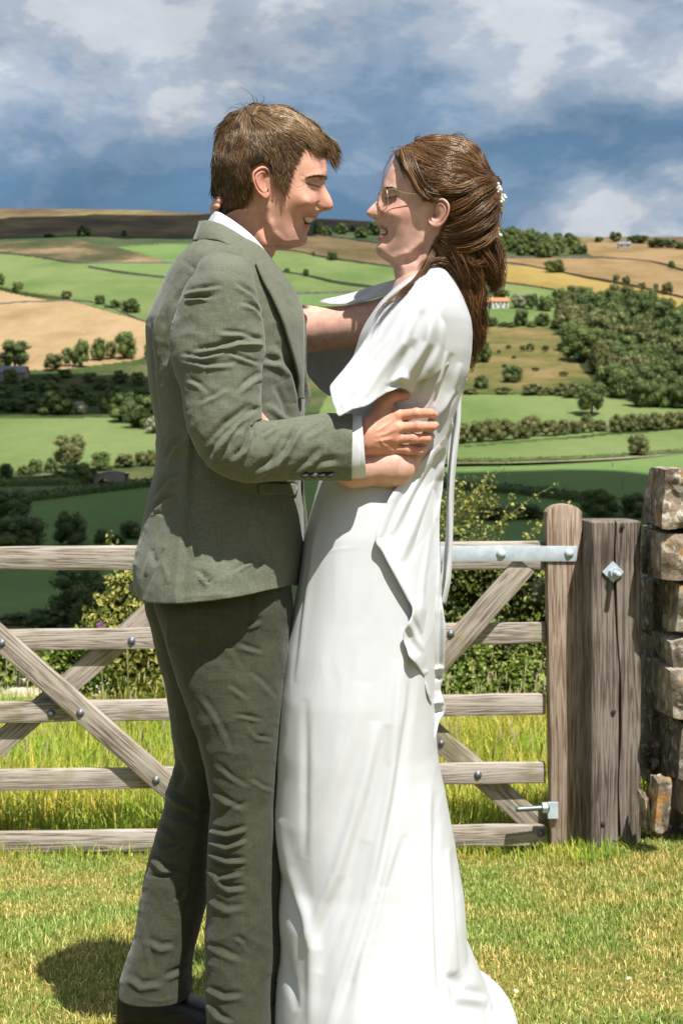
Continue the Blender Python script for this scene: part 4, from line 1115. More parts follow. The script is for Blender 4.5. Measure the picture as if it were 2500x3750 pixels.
# ------------------------------------------------------------------ gate post with a long crack
def gate_post(px0, px1, top, bot, D, dep, label, crack=True, rz=0.07):
    m = D / F; w = (px1 - px0) * m
    cx = P((px0 + px1) / 2, 0, D)[0]
    base = float(zg(cx, D)); ztop = H - (top - YH) * m; zb = base - 0.12
    e = empty('gate_post', (cx, D + dep / 2, base)); tag(e, label, 'post')
    nz = 34; zz = np.concatenate([np.linspace(zb, ztop - 0.006, nz), [ztop]])
    rings = []
    for k, zc in enumerate(zz):
        f = (zc - zb) / (ztop - zb); ins = 0.0 if k < nz else 0.006
        xl, xr = -w / 2 + ins, w / 2 - ins; y0, y1 = -dep / 2 + ins, dep / 2 - ins
        wob = 0.0025 * math.sin(zc * 9.0) + 0.002 * math.sin(zc * 23 + 1)
        xc = -w / 2 + w * (0.60 - 0.12 * f + 0.03 * math.sin(zc * 7)) ; cw = (0.0030 + 0.0028 * math.sin(f * 9 + 0.7) ** 2) if crack else 0.0002; cd = 0.045 if crack else 0.0005
        b = 0.006
        ring = [(xl, y0 + b), (xl + b, y0), (xl + w * 0.25, y0 - 0.001), (xc - cw, y0), (xc - cw * 0.3, y0 + cd), (xc + cw * 0.3, y0 + cd), (xc + cw, y0), (xr - w * 0.15, y0 - 0.001), (xr - b, y0), (xr, y0 + b), (xr + wob, 0), (xr, y1 - b), (xr - b, y1), (0, y1), (xl + b, y1), (xl, y1 - b), (xl + wob, 0)]
        rings.append([(x + wob * 0.5, y, zc - base) for x, y in ring])
    n = len(rings[0]); v = np.array(rings).reshape(-1, 3)
    q = grid_quads(len(rings), n, True)[:, ::-1]
    last = (len(rings) - 1) * n; ctr = len(v); v = np.concatenate([v, [[0, 0, ztop - base + 0.002]]])
    t = [[ctr, last + (k + 1) % n, last + k] for k in range(n)]
    me = MB().add(v, q, t).mesh('timber'); me.set_sharp_from_angle(angle=math.radians(35)); me.materials.append(post_mat)
    bm = bmesh.new(); bm.from_mesh(me); bmesh.ops.recalc_face_normals(bm, faces=bm.faces[:]); bm.to_mesh(me); bm.free()
    o = bpy.data.objects.new('timber', me); COL.objects.link(o); o.parent = e; e.rotation_euler = (0, 0, rz)
    return e
DP = 5.19
gp = gate_post(2158, 2340, 1909, 3133, DP, 0.195, 'thick square grey gate post with a long crack and a protruding bolt')
gate_post(XL - 300, XL - 110, 1909, 3133, DP, 0.195, 'second square gate post beyond the latch end of the gate', False, 0.0)
def post_bolt():
    bpy.context.view_layer.update()
    c = P(2243, 2094, DP - 0.008)
    s = 0.039
    v = np.array([[0, -1], [1, 0], [0, 1], [-1, 0]]) * s
    vv = np.concatenate([np.stack([v[:, 0] + c[0], np.full(4, c[1] - 0.004), v[:, 1] + c[2]], -1), np.stack([v[:, 0] + c[0], np.full(4, c[1] + 0.006), v[:, 1] + c[2]], -1)])
    pl = link('washer_plate', MB().add(vv, [[0, 1, 2, 3], [7, 6, 5, 4], [0, 4, 5, 1], [1, 5, 6, 2], [2, 6, 7, 3], [3, 7, 4, 0]]).mesh('washer_plate', False), galv, gp)
    a = c + [0, -0.004, 0]; b = c + [0.010, -0.062, -0.006]
    link('threaded_rod', MB().add(*tube(np.linspace(a, b, 20), 0.0098 + 0.0007 * (np.arange(20) % 2), 12)).mesh('threaded_rod'), galv, gp)
    link('nut', MB().add(*tube([a, a + (b - a) * 0.32], 0.0185, 6)).mesh('nut', False), galv, gp)
    for (px, py) in ((2277, 1928), (2206, 3018), (2200, 3105), (2245, 2607)):
        v, t = ICO2; link('knot', MB().add(v * [0.009, 0.0035, 0.010] + P(px, py, DP - 0.006), t=t).mesh('knot'), simple_mat('dark_knot', (0.035, 0.024, 0.018), 0.9), gp)
post_bolt()

# ------------------------------------------------------------------ dry stone wall
def stone_mat(name, a, b, c, lichen, orange):
    m, ns, ls, bs = newmat(name)
    tcn = N(ns, 'ShaderNodeTexCoord'); oi = N(ns, 'ShaderNodeObjectInfo'); vm = N(ns, 'ShaderNodeVectorMath', operation='ADD'); cb = N(ns, 'ShaderNodeCombineXYZ')
    mu = N(ns, 'ShaderNodeMath', operation='MULTIPLY'); mu.inputs[1].default_value = 17.0; ls.new(oi.outputs['Random'], mu.inputs[0])
    for i in range(3): ls.new(mu.outputs[0], cb.inputs[i])
    ls.new(tcn.outputs['Object'], vm.inputs[0]); ls.new(cb.outputs[0], vm.inputs[1])
    def nz(s, d, r=0.6):
        n = N(ns, 'ShaderNodeTexNoise'); n.inputs['Scale'].default_value = s; n.inputs['Detail'].default_value = d; n.inputs['Roughness'].default_value = r
        ls.new(vm.outputs[0], n.inputs['Vector']); return n.outputs['Fac']
    r = ramp_node(ns, [(0.36, a), (0.5, b), (0.66, c)]); ls.new(nz(14, 8, 0.68), r.inputs[0]); col = r.outputs[0]
    for fac, c2, s in ((orange, (0.42, 0.20, 0.035), 9), (lichen, (0.56, 0.54, 0.46), 22)):
        rr = ramp_node(ns, [(0.60 - 0.06 * fac, (0, 0, 0)), (0.66 - 0.06 * fac, (fac, fac, fac))]); ls.new(nz(s, 5), rr.inputs[0])
        mx = N(ns, 'ShaderNodeMix', data_type='RGBA'); ls.new(rr.outputs[0], mx.inputs[0]); ls.new(col, mx.inputs[6]); mx.inputs[7].default_value = (*c2, 1); col = mx.outputs[2]
    ls.new(col, bs.inputs['Base Color']); bs.inputs['Roughness'].default_value = 0.92; bs.inputs['Specular IOR Level'].default_value = 0.2
    bp = N(ns, 'ShaderNodeBump'); bp.inputs['Strength'].default_value = 0.9; bp.inputs['Distance'].default_value = 0.008
    ls.new(nz(45, 8, 0.7), bp.inputs['Height']); ls.new(bp.outputs[0], bs.inputs['Normal'])
    return m
ST = [stone_mat('lichened_gritstone', (0.0869, 0.0635, 0.0465), (0.2202, 0.1715, 0.1234), (0.3825, 0.3175, 0.2396), 0.85, 0.75),
      stone_mat('sandy_gritstone', (0.1098, 0.0897, 0.0653), (0.2745, 0.2303, 0.1742), (0.4392, 0.3858, 0.3049), 0.7, 0.5),
      stone_mat('dark_gritstone', (0.0610, 0.0483, 0.0370), (0.1403, 0.1118, 0.0818), (0.2562, 0.2096, 0.1518), 0.6, 0.2)]
DW = 5.02
sw = empty('dry_stone_wall', (P(2560, 0, DW)[0], DW + 0.25, float(zg(1.3, DW))))
tag(sw, 'end of a dry stone wall of rough lichened blocks beside the gate post', 'stone wall')
def stone(x0, x1, y0, y1, D, dep, k, seed, boxy=0.62, rough=0.2, rot=0.0, label=None):
    x0 += (38 if x1 - x0 > 90 else 12) if x0 < 2500 else 0
    rough *= 0.75; boxy = min(0.85, boxy + 0.12)
    m = D / F; c = P((x0 + x1) / 2, (y0 + y1) / 2, D)
    o = rock('stone', (c[0], D + dep / 2, c[2]), ((x1 - x0) * m, dep, (y1 - y0) * m), seed, ST[k], 3, rough, boxy, (0, rot, 0))
    bpy.context.view_layer.update(); o.parent = sw; o.matrix_parent_inverse = sw.matrix_basis.inverted()
    if label: o['label'] = label
    return o
stone(2386, 2640, 1716, 1948, DW, 0.36, 0, 3, 0.6, 0.24, 0.04, 'top stone with orange and white lichen')
stone(2378, 2600, 1952, 2132, DW + 0.02, 0.36, 0, 5, 0.74, 0.14, 0.02)
stone(2436, 2640, 2142, 2336, DW + 0.03, 0.34, 1, 8, 0.6, 0.22, 0.1)
stone(2418, 2570, 2340, 2452, DW + 0.02, 0.34, 1, 12, 0.6, 0.2, -0.15)
stone(2414, 2650, 2448, 2642, DW + 0.0, 0.36, 1, 15, 0.62, 0.22, -0.05)
stone(2446, 2660, 2650, 2882, DW + 0.02, 0.36, 2, 21, 0.6, 0.22, 0.1)
stone(2390, 2458, 2862, 3062, DW - 0.10, 0.16, 0, 24, 0.55, 0.3, 0.08, 'small upright lichened stone')
stone(2352, 2386, 2920, 3068, DW - 0.02, 0.14, 0, 27, 0.55, 0.3, -0.06)
stone(2470, 2600, 2880, 3010, DW - 0.02, 0.3, 1, 29, 0.5, 0.2, 0.1)
stone(2604, 2760, 2880, 3030, DW + 0.0, 0.3, 2, 30, 0.55, 0.2)
for x0, x1, y0, y1, s in ((2352, 2470, 2120, 2336, 31), (2360, 2480, 2336, 2450, 33), (2352, 2470, 2420, 2640, 35), (2346, 2480, 2622, 2800, 37), (2348, 2480, 2790, 2900, 39), (2375, 2500, 1940, 2010, 41), (2352, 2420, 2740, 2830, 43)):
    stone(x0, x1, y0, y1, DW + 0.30, 0.36, 2, s, 0.5, 0.25)
rr_ = np.random.default_rng(5)
for x in (2645, 2850, 3060, 3280):          # the wall goes on beyond the frame
    y = 1730 + (x - 2645) * 0.0
    while y < 3020:
        hgt = rr_.uniform(120, 210); stone(x + rr_.uniform(-15, 15), x + 205 + rr_.uniform(-15, 15), y, y + hgt, DW + rr_.uniform(0, 0.05), 0.38, int(rr_.integers(3)), int(y) + x, 0.62, 0.2); y += hgt * 0.97
v, q = box_v(P(2480, 0, DW)[0], P(3480, 0, DW)[0], DW + 0.16, DW + 0.5, float(zg(1.3, DW)) - 0.2, H - (1780 - YH) * DW / F)
_o = link('rubble_core', MB().add(v, q).mesh('rubble_core', False), ST[2], sw); _o['kind'] = 'stuff'

# ------------------------------------------------------------------ hedge and weeds beyond the gate
LN = {
    'hawthorn': leaf_mat('hawthorn_leaves', [(0, (0.0570, 0.0837, 0.0168)), (0.5, (0.1275, 0.1688, 0.0312)), (0.85, (0.2475, 0.2767, 0.0540)), (1, (0.4500, 0.4185, 0.1200))], rough=0.45, transl=0.22),
    'bright': leaf_mat('young_leaves', [(0, (0.1375, 0.1725, 0.0300)), (0.5, (0.3000, 0.3105, 0.0650)), (1, (0.5250, 0.4600, 0.1500))], rough=0.5, transl=0.3),
    'nettle': leaf_mat('weed_leaves', [(0, (0.0900, 0.1470, 0.0240)), (0.5, (0.1800, 0.2590, 0.0420)), (1, (0.3600, 0.4060, 0.0900))], rough=0.5, transl=0.28),
}
stem_mat = simple_mat('green_stem', (0.16, 0.17, 0.06), 0.7)
def leafy_mass(lumps, n, leaf, jit=0.7, lo=0.55):
    """lumps: (centre, radii) list; leaves over their surfaces and through their shells, with a dark heart of twigs"""
    c = np.array([l[0] for l in lumps]); r = np.array([l[1] for l in lumps])
    w = (r[:, 0] * r[:, 2]); w = w / w.sum()
    idx = RNG.choice(len(c), n, p=w)
    d = RNG.normal(size=(n, 3)); d /= np.linalg.norm(d, axis=1)[:, None]; d[:, 1] = np.where(RNG.random(n) < 0.7, -np.abs(d[:, 1]), d[:, 1])
    p = c[idx] + d * r[idx] * RNG.uniform(lo, 1.12, n)[:, None]
    return leaf_cards(p, d + [0, -0.2, 0.3], leaf * RNG.uniform(0.55, 1.3, n), jit)
def near_bush(name, label, cat, lumps, n, leaf, mat, sprays=0, spray_len=0.35, spray_mat=None, spray_from=None):
    c0 = np.array(lumps[0][0]); e = empty(name, (c0[0], c0[1], float(zg(c0[0], c0[1])))); tag(e, label, cat)
    v, t = leafy_mass(lumps, n, leaf)
    tag(link('foliage', MB().add(v, t=t).mesh('foliage', False), LN[mat], e), kind='stuff')
    mb = MB()
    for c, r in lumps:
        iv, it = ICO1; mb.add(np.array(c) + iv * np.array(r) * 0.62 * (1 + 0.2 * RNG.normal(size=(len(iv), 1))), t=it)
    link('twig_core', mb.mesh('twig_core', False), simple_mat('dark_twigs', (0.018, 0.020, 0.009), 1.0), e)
    if sprays:
        ms = MB(); ml = MB()
        for i in range(sprays):
            c, r = spray_from[i % len(spray_from)] if spray_from else lumps[RNG.integers(len(lumps))]
            p0 = np.array(c) + [RNG.uniform(-1, 1) * r[0] * 0.8, -r[1] * RNG.uniform(0, 0.8), r[2] * 0.7]
            L = spray_len * RNG.uniform(0.5, 1.2); dx = RNG.uniform(-0.1, 0.9); s = np.linspace(0, 1, 9)[:, None]
            p = p0 + s * [dx * L * 0.7, -0.05, L] + s ** 2 * [dx * L * 0.45, 0, -L * 0.25]
            ms.add(*tube(p, np.linspace(0.004, 0.0015, 9), 4, False)[:2])
            k = RNG.integers(1, 9, 34); q = p[k] + RNG.normal(size=(34, 3)) * 0.022
            v, t = leaf_cards(q, RNG.normal(size=(34, 3)), leaf * RNG.uniform(0.5, 1.05, 34), 0.5); ml.add(v, t=t)
        tag(link('shoots', ms.mesh('shoots'), stem_mat, e), kind='stuff'); tag(link('shoot_leaves', ml.mesh('shoot_leaves', False), LN[spray_mat or mat], e), kind='stuff')
    return e
def hedge_lumps(px0, px1, topf, bot, D, n, seed):
    rg = np.random.default_rng(seed); out = []
    for i in range(n):
        px = rg.uniform(px0, px1); yt = topf(px); py = rg.uniform(yt + 60, bot - 40)
        d = D + rg.uniform(-0.15, 0.5); m = d / F
        r = rg.uniform(0.11, 0.22)
        out.append((P(px, py, d), (r * 1.15, r, r)))
    for px in np.arange(px0, px1, 60):
        yt = topf(px); d = D + 0.25; r = 0.17; out.append((P(px, yt + r * F / d, d), (r, r * 1.3, r)))
        out.append((P(px, bot - 60, d), (r * 1.2, r * 1.3, r * 1.2)))
    return out
htop = lambda px: np.interp(px, [1500, 1600, 1690, 1800, 1990, 2120, 2340, 2500], [1900, 1890, 1915, 1985, 2010, 2010, 1990, 2000])
hl = hedge_lumps(1330, 2460, htop, 2545, 9.3, 150, 3)
near_bush('hawthorn_hedge', 'dense sunlit hawthorn hedge behind the right half of the gate', 'hedge', hl, 30000, 0.036, 'hawthorn', 26, 0.42, 'bright',
          [(P(x, htop(x) + 90, 9.25), (0.16, 0.15, 0.16)) for x in (1620, 1660, 1700, 1640, 1760, 1600, 1850, 1680)])
bl = [(P(x, y, 8.6), (r, r, r * 1.1)) for x, y, r in ((450, 2230, 0.17), (400, 2270, 0.15), (500, 2160, 0.16), (480, 2110, 0.11), (545, 2200, 0.2), (380, 2300, 0.1), (590, 2250, 0.2), (430, 2320, 0.16), (530, 2330, 0.2), (480, 2400, 0.2), (580, 2400, 0.22), (660, 2300, 0.24))]
near_bush('young_bush', 'pale yellow green bush close behind the gate beside the hip of the man', 'bush', bl, 3600, 0.042, 'bright', 8, 0.25)
wl = [(P(x, y, 9.6), (r, r, r)) for x, y, r in ((200, 2470, 0.16), (270, 2450, 0.18), (340, 2440, 0.17), (420, 2440, 0.2), (500, 2440, 0.22), (580, 2450, 0.22), (560, 2510, 0.2), (480, 2505, 0.17), (650, 2480, 0.24), (300, 2495, 0.14), (160, 2440, 0.12), (720, 2440, 0.3), (230, 2410, 0.1))]
near_bush('nettle_patch', 'green leafy nettles and thistles growing behind the crossing braces', 'plant', wl, 5200, 0.045, 'nettle', 46, 0.22, 'nettle')
wl2 = [(P(x, y, 11.0), (r, r, r)) for x, y, r in ((-40, 2440, 0.22), (40, 2420, 0.12), (90, 2450, 0.12), (-160, 2430, 0.3), (20, 2470, 0.14), (130, 2475, 0.10))]
near_bush('weed_clump', 'low weeds at the photo edge above the pale slab', 'plant', wl2, 1500, 0.05, 'nettle', 12, 0.2, 'nettle')
fern_l = [(P(x, y, 9.1), (r, r, r)) for x, y, r in ((1640, 2500, 0.15), (1740, 2490, 0.16), (1830, 2500, 0.15), (1930, 2495, 0.17), (1700, 2520, 0.14), (1880, 2530, 0.14))]
near_bush('undergrowth', 'low undergrowth at the foot of the hawthorn hedge', 'plant', fern_l, 2600, 0.034, 'nettle', 14, 0.2, 'nettle')
def thistle(px, py, D, label, group='purple thistles behind the gate'):
    p = P(px, py, D); g = float(zg(p[0], D)); e = empty('thistle', (p[0], D, g)); tag(e, label, 'flower', group)
    h = p[2] - g
    o = bpy.data.objects.new('stem', MB().add(*tube([[0, 0, 0], [0.01, 0, h * 0.5], [0, 0, h]], [0.005, 0.004, 0.003], 6)).mesh('stem')); COL.objects.link(o); o.data.materials.append(stem_mat); o.parent = e
    n = 60; d = RNG.normal(size=(n, 3)); d[:, 2] = np.abs(d[:, 2]) + 0.5; d /= np.linalg.norm(d, axis=1)[:, None]
    mb = MB()
    for k in range(n): mb.add(*tube(np.array([[0, 0, h], d[k] * 0.012 + [0, 0, h], d[k] * 0.024 + [0, 0, h]]), [0.002, 0.0022, 0.0008], 3, False)[:2])
    o = bpy.data.objects.new('flower_head', mb.mesh('flower_head')); COL.objects.link(o); o.data.materials.append(simple_mat('thistle_purple', (0.42, 0.10, 0.50), 0.7)); o.parent = e
    v, t = ICO2; o = bpy.data.objects.new('bud', MB().add(v * [0.013, 0.013, 0.015] + [0, 0, h - 0.008], t=t).mesh('bud')); COL.objects.link(o); o.data.materials.append(stem_mat); o.parent = e
thistle(369, 2294, 8.2, 'purple thistle head just above the second rail near the man')
thistle(551, 2402, 9.0, 'purple thistle head low behind the gate beside the trousers')
thistle(464, 2303, 8.4, 'smaller purple thistle head right above the rail bolt')
thistle(2066 - 270, 2480, 9.0, 'faded pink thistle head in front of the hedge')
# ================================================================== PEOPLE: tools
D0 = 2.755                                    # the plane the couple stand in

def attr_mat_skin(name, rough=0.5):
    m, ns, ls, b = newmat(name)
    a = N(ns, 'ShaderNodeVertexColor'); a.layer_name = 'Col'
    tcn = N(ns, 'ShaderNodeTexCoord'); nz = N(ns, 'ShaderNodeTexNoise'); nz.inputs['Scale'].default_value = 55; nz.inputs['Detail'].default_value = 6
    ls.new(tcn.outputs['Object'], nz.inputs['Vector'])
    r = ramp_node(ns, [(0.3, (0.86, 0.80, 0.79)), (0.7, (1.08, 1.07, 1.06))])
    nb = N(ns, 'ShaderNodeTexNoise'); nb.inputs['Scale'].default_value = 240; nb.inputs['Detail'].default_value = 4; ls.new(tcn.outputs['Object'], nb.inputs['Vector'])
    av = N(ns, 'ShaderNodeMath', operation='MULTIPLY_ADD'); av.inputs[1].default_value = 0.5; av.inputs[2].default_value = -0.25; ls.new(nb.outputs['Fac'], av.inputs[0]); sm_ = N(ns, 'ShaderNodeMath', operation='ADD'); ls.new(av.outputs[0], sm_.inputs[0]); ls.new(nz.outputs['Fac'], sm_.inputs[1]); ls.new(sm_.outputs[0], r.inputs[0])
    mx = N(ns, 'ShaderNodeMix', data_type='RGBA', blend_type='MULTIPLY'); mx.inputs[0].default_value = 1.0
    ls.new(a.outputs['Color'], mx.inputs[6]); ls.new(r.outputs[0], mx.inputs[7]); ls.new(mx.outputs[2], b.inputs['Base Color'])
    b.inputs['Roughness'].default_value = rough; b.inputs['Specular IOR Level'].default_value = 0.22
    b.inputs['Subsurface Weight'].default_value = 0.28; b.inputs['Subsurface Radius'].default_value = (1.0, 0.35, 0.18); b.inputs['Subsurface Scale'].default_value = 0.006
    n2 = N(ns, 'ShaderNodeTexNoise'); n2.inputs['Scale'].default_value = 420; n2.inputs['Detail'].default_value = 3; ls.new(tcn.outputs['Object'], n2.inputs['Vector'])
    bp = N(ns, 'ShaderNodeBump'); bp.inputs['Strength'].default_value = 0.25; bp.inputs['Distance'].default_value = 0.0012
    ls.new(n2.outputs['Fac'], bp.inputs['Height']); ls.new(bp.outputs[0], b.inputs['Normal'])
    return m
def set_col(me, cols):
    ca = me.color_attributes.new('Col', 'FLOAT_COLOR', 'POINT')
    c = np.concatenate([cols, np.ones((len(cols), 1))], 1).astype(np.float32)
    ca.data.foreach_set('color', c.ravel())

def orient(v, q):
    """make a closed-ish quad shell face outwards"""
    c = v.mean(0); a, b, cc, d = (v[q[:, i]] for i in range(4))
    fn = np.cross(cc - a, d - b); return q if ((a + cc) / 2 - c).ravel() @ fn.ravel() > 0 else q[:, ::-1]

def relief(px, py, feats):
    """sum of grooves, ridges and bumps given in view pixels -> metres outwards"""
    out = np.zeros(np.shape(px))
    for f in feats:
        if f[0] == 'bump':
            _, x, y, rx, ry, a = f; out += a * np.exp(-(((px - x) / rx) ** 2 + ((py - y) / ry) ** 2))
        else:
            kind, pts, a, w = f[:4]
            d, s, t = seg_dist(px, py, pts)
            end = np.sin(np.pi * np.clip(t, 0, 1)) ** 0.6
            if kind == 'line': out += a * np.exp(-(d / w) ** 2) * end
            elif kind == 'fold': out += a * (np.exp(-((s - 0.8 * w) / w) ** 2) - np.exp(-((s + 0.8 * w) / w) ** 2)) * np.exp(-np.maximum(0, d - np.abs(s)) / w) * end
            elif kind == 'step':
                L = f[4]; ok = (t > 0.004) & (t < 0.996)
                out += np.where(ok | True, a * np.tanh(s / w) * np.exp(-(d / L) ** 2), 0) * np.clip(np.minimum(t, 1 - t) * 25, 0, 1)
    return out

class Head:
    def __init__(self, front, back, ctrl, rad, feats, d0=D0):
        self.f, self.b, self.d0, self.feats = np.array(front, float), np.array(back, float), d0, feats
        self.W = RBF(ctrl, 100.0, 0.002); self.rad = rad
        self.poly = np.concatenate([self.f, self.b[::-1]])
    def w(self, px, py, feats=True):
        d, _, _ = seg_dist(px, py, self.poly, True)
        ins = inside(px, py, self.poly)
        r = np.maximum(6, idw(self.rad, px, py))
        e = np.sqrt(np.maximum(0, 1 - (1 - np.minimum(d / r, 1)) ** 2))
        w = np.maximum(self.W(px, py), 0.004) * e
        if feats: w = w + relief(px, py, self.feats) * np.clip(d / 9.0, 0, 1)
        return np.where(ins, np.maximum(w, 0.0), 0.0)
    def shell(self, y0, y1, nr=190, nc=150, inset=0.0):
        py = np.linspace(y0, y1, nr)
        xf = np.interp(py, *self.f[:, ::-1].T); xb = np.interp(py, *self.b[:, ::-1].T)
        u = 0.5 - 0.5 * np.cos(np.pi * np.linspace(0, 1, nc))
        u = 0.6 * u + 0.4 * np.linspace(0, 1, nc)
        X = xf[:, None] + (xb - xf)[:, None] * u[None]
        Y = np.broadcast_to(py[:, None], X.shape)
        return X, Y
def mirror_shell(X, Y, w, d0):
    """near half placed along the view rays, far half its mirror image; closed rings"""
    vn = Pv(X, Y, d0 - w); vf = vn.copy(); vf[..., 1] = 2 * d0 - vf[..., 1]
    ring = np.concatenate([vn, vf[:, ::-1][:, 1:-1]], 1)
    nr, nc = ring.shape[:2]
    return ring.reshape(-1, 3), grid_quads(nr, nc, True), nr, nc

def tubes_batch(paths, rad):
    """many thin three-sided strands; paths (n,m,3), rad (n,m)"""
    n, m = paths.shape[:2]
    t = np.gradient(paths, axis=1); t /= np.linalg.norm(t, axis=2)[..., None] + 1e-12
    ref = RNG.normal(size=(n, 1, 3)); a = np.cross(t, np.broadcast_to(ref, t.shape)); a /= np.linalg.norm(a, axis=2)[..., None] + 1e-12
    b = np.cross(t, a)
    th = np.array([0, 2.094, 4.189])
    v = paths[:, :, None] + rad[:, :, None, None] * (np.cos(th)[None, None, :, None] * a[:, :, None] + np.sin(th)[None, None, :, None] * b[:, :, None])
    base = (np.arange(n) * m * 3)[:, None, None] 
    q = grid_quads(m, 3, True)[None] + base
    return v.reshape(-1, 3), q.reshape(-1, 4)

def hair_mat(name, dark, mid, light, rough=0.34):
    m, ns, ls, b = newmat(name)
    g = N(ns, 'ShaderNodeNewGeometry'); r = ramp_node(ns, [(0, dark), (0.55, mid), (1, light)]); ls.new(g.outputs['Random Per Island'], r.inputs[0])
    ls.new(r.outputs[0], b.inputs['Base Color']); b.inputs['Roughness'].default_value = rough; b.inputs['Specular IOR Level'].default_value = 0.55
    b.inputs['Specular Tint'].default_value = (1.0, 0.82, 0.62, 1)
    tr = N(ns, 'ShaderNodeBsdfTranslucent'); ls.new(r.outputs[0], tr.inputs['Color'])
    mx = N(ns, 'ShaderNodeMixShader'); mx.inputs[0].default_value = 0.09; ls.new(b.outputs[0], mx.inputs[1]); ls.new(tr.outputs[0], mx.inputs[2]); ls.new(mx.outputs[0], ns['Material Output'].inputs['Surface'])
    return m

def flow_strands(head, region, dirs, n, length, lift, rad, step=5.0, steps=9, wav=0.25, weight=None, mirror=0.5, droop=0.0, avoid=None, hold=0.0):
    """strands combed over the head along a direction field; region = outline of roots"""
    p = np.array(region, float); lo, hi = p.min(0), p.max(0)
    px = RNG.uniform(lo[0], hi[0], n * 4); py = RNG.uniform(lo[1], hi[1], n * 4); k = inside(px, py, region); px, py = px[k][:n], py[k][:n]
    n = len(px); d = np.array(dirs, float)
    L = length * RNG.uniform(0.6, 1.25, n); st = L / steps
    ox = RNG.normal(size=n) * wav; pts = []
    lf = lift * RNG.uniform(0.15, 1.15, n); bad = np.zeros(n, bool)
    for s in range(steps + 1):
        w = head.w(px, py, False); pr = s / steps
        if avoid is not None: bad |= inside(px, py, avoid)
        rise = lf * (0.35 + 0.65 * math.sin(min(1.0, pr * 1.1) * math.pi * 0.62))
        pts.append(Pv(px, py, head.d0 - w - rise))
        dx = idw(np.c_[d[:, :2], d[:, 2]], px, py); dy = idw(np.c_[d[:, :2], d[:, 3]], px, py)
        a = np.arctan2(dy, dx) + ox * 0.6 + 0.55 * gnoise(px * 0.016, py * 0.016, 7.7)
        if hold: st = np.where(inside(px, py, head.poly), st, st * (1 - hold))
        px = px + np.cos(a) * st; py = py + np.sin(a) * st + droop * pr * st
    paths = np.stack(pts, 1)[~bad]; n = len(paths)
    r = rad * RNG.uniform(0.6, 1.2, n)[:, None] * np.interp(np.linspace(0, 1, steps + 1), [0, 0.15, 0.7, 1], [0.8, 1, 0.9, 0.15])[None]
    v, q = tubes_batch(paths, r)
    if mirror:
        k = int(n * mirror); pm = paths[:k].copy(); pm[..., 1] = 2 * head.d0 - pm[..., 1]
        v2, q2 = tubes_batch(pm, r[:k] * 1.3); q = np.concatenate([q, q2 + len(v)]); v = np.concatenate([v, v2])
    return v, q
def lock(pts, n, rad, sr, m=22, wave=0.0, taper=0.3, spread=1.0):
    """a lock of hair: n strands round a guide (px,py,D)"""
    g = resample(np.array(pts, float), m); c = Pv(g[:, 0], g[:, 1], g[:, 2])
    t = np.gradient(c, axis=0); t /= np.linalg.norm(t, axis=1)[:, None]
    a = np.cross(t, [0, 1, 0]); a /= np.linalg.norm(a, axis=1)[:, None] + 1e-9; b = np.cross(t, a)
    s = np.linspace(0, 1, m)
    prof = np.interp(s, [0, 0.15, 0.6, 1], [0.6, 1, 0.9, taper]) * rad
    r0 = np.sqrt(RNG.uniform(0, 1, n)); th = RNG.uniform(0, 6.283, n); tw = RNG.normal(size=n) * 0.6; ph = RNG.uniform(0, 6.28, n)
    wv = wave * rad * np.sin(s[None] * RNG.uniform(6, 13, n)[:, None] + ph[:, None]) * s[None]
    ang = th[:, None] + tw[:, None] * s[None]
    off = (r0[:, None] * prof[None] * spread)
    paths = c[None] + (np.cos(ang) * off + wv)[..., None] * a[None] + (np.sin(ang) * off * 0.8)[..., None] * b[None]
    rr = sr * RNG.uniform(0.6, 1.3, n)[:, None] * np.interp(s, [0, 0.1, 0.75, 1], [0.7, 1, 0.9, 0.2])[None]
    end = RNG.uniform(0.75, 1.0, n)
    k = np.clip((s[None] * end[:, None]) * (m - 1), 0, m - 1.001); i = k.astype(int); f = (k - i)[..., None]
    idx = np.arange(n)[:, None]
    paths = paths[idx, i] * (1 - f) + paths[idx, i + 1] * f
    return tubes_batch(paths, rr)

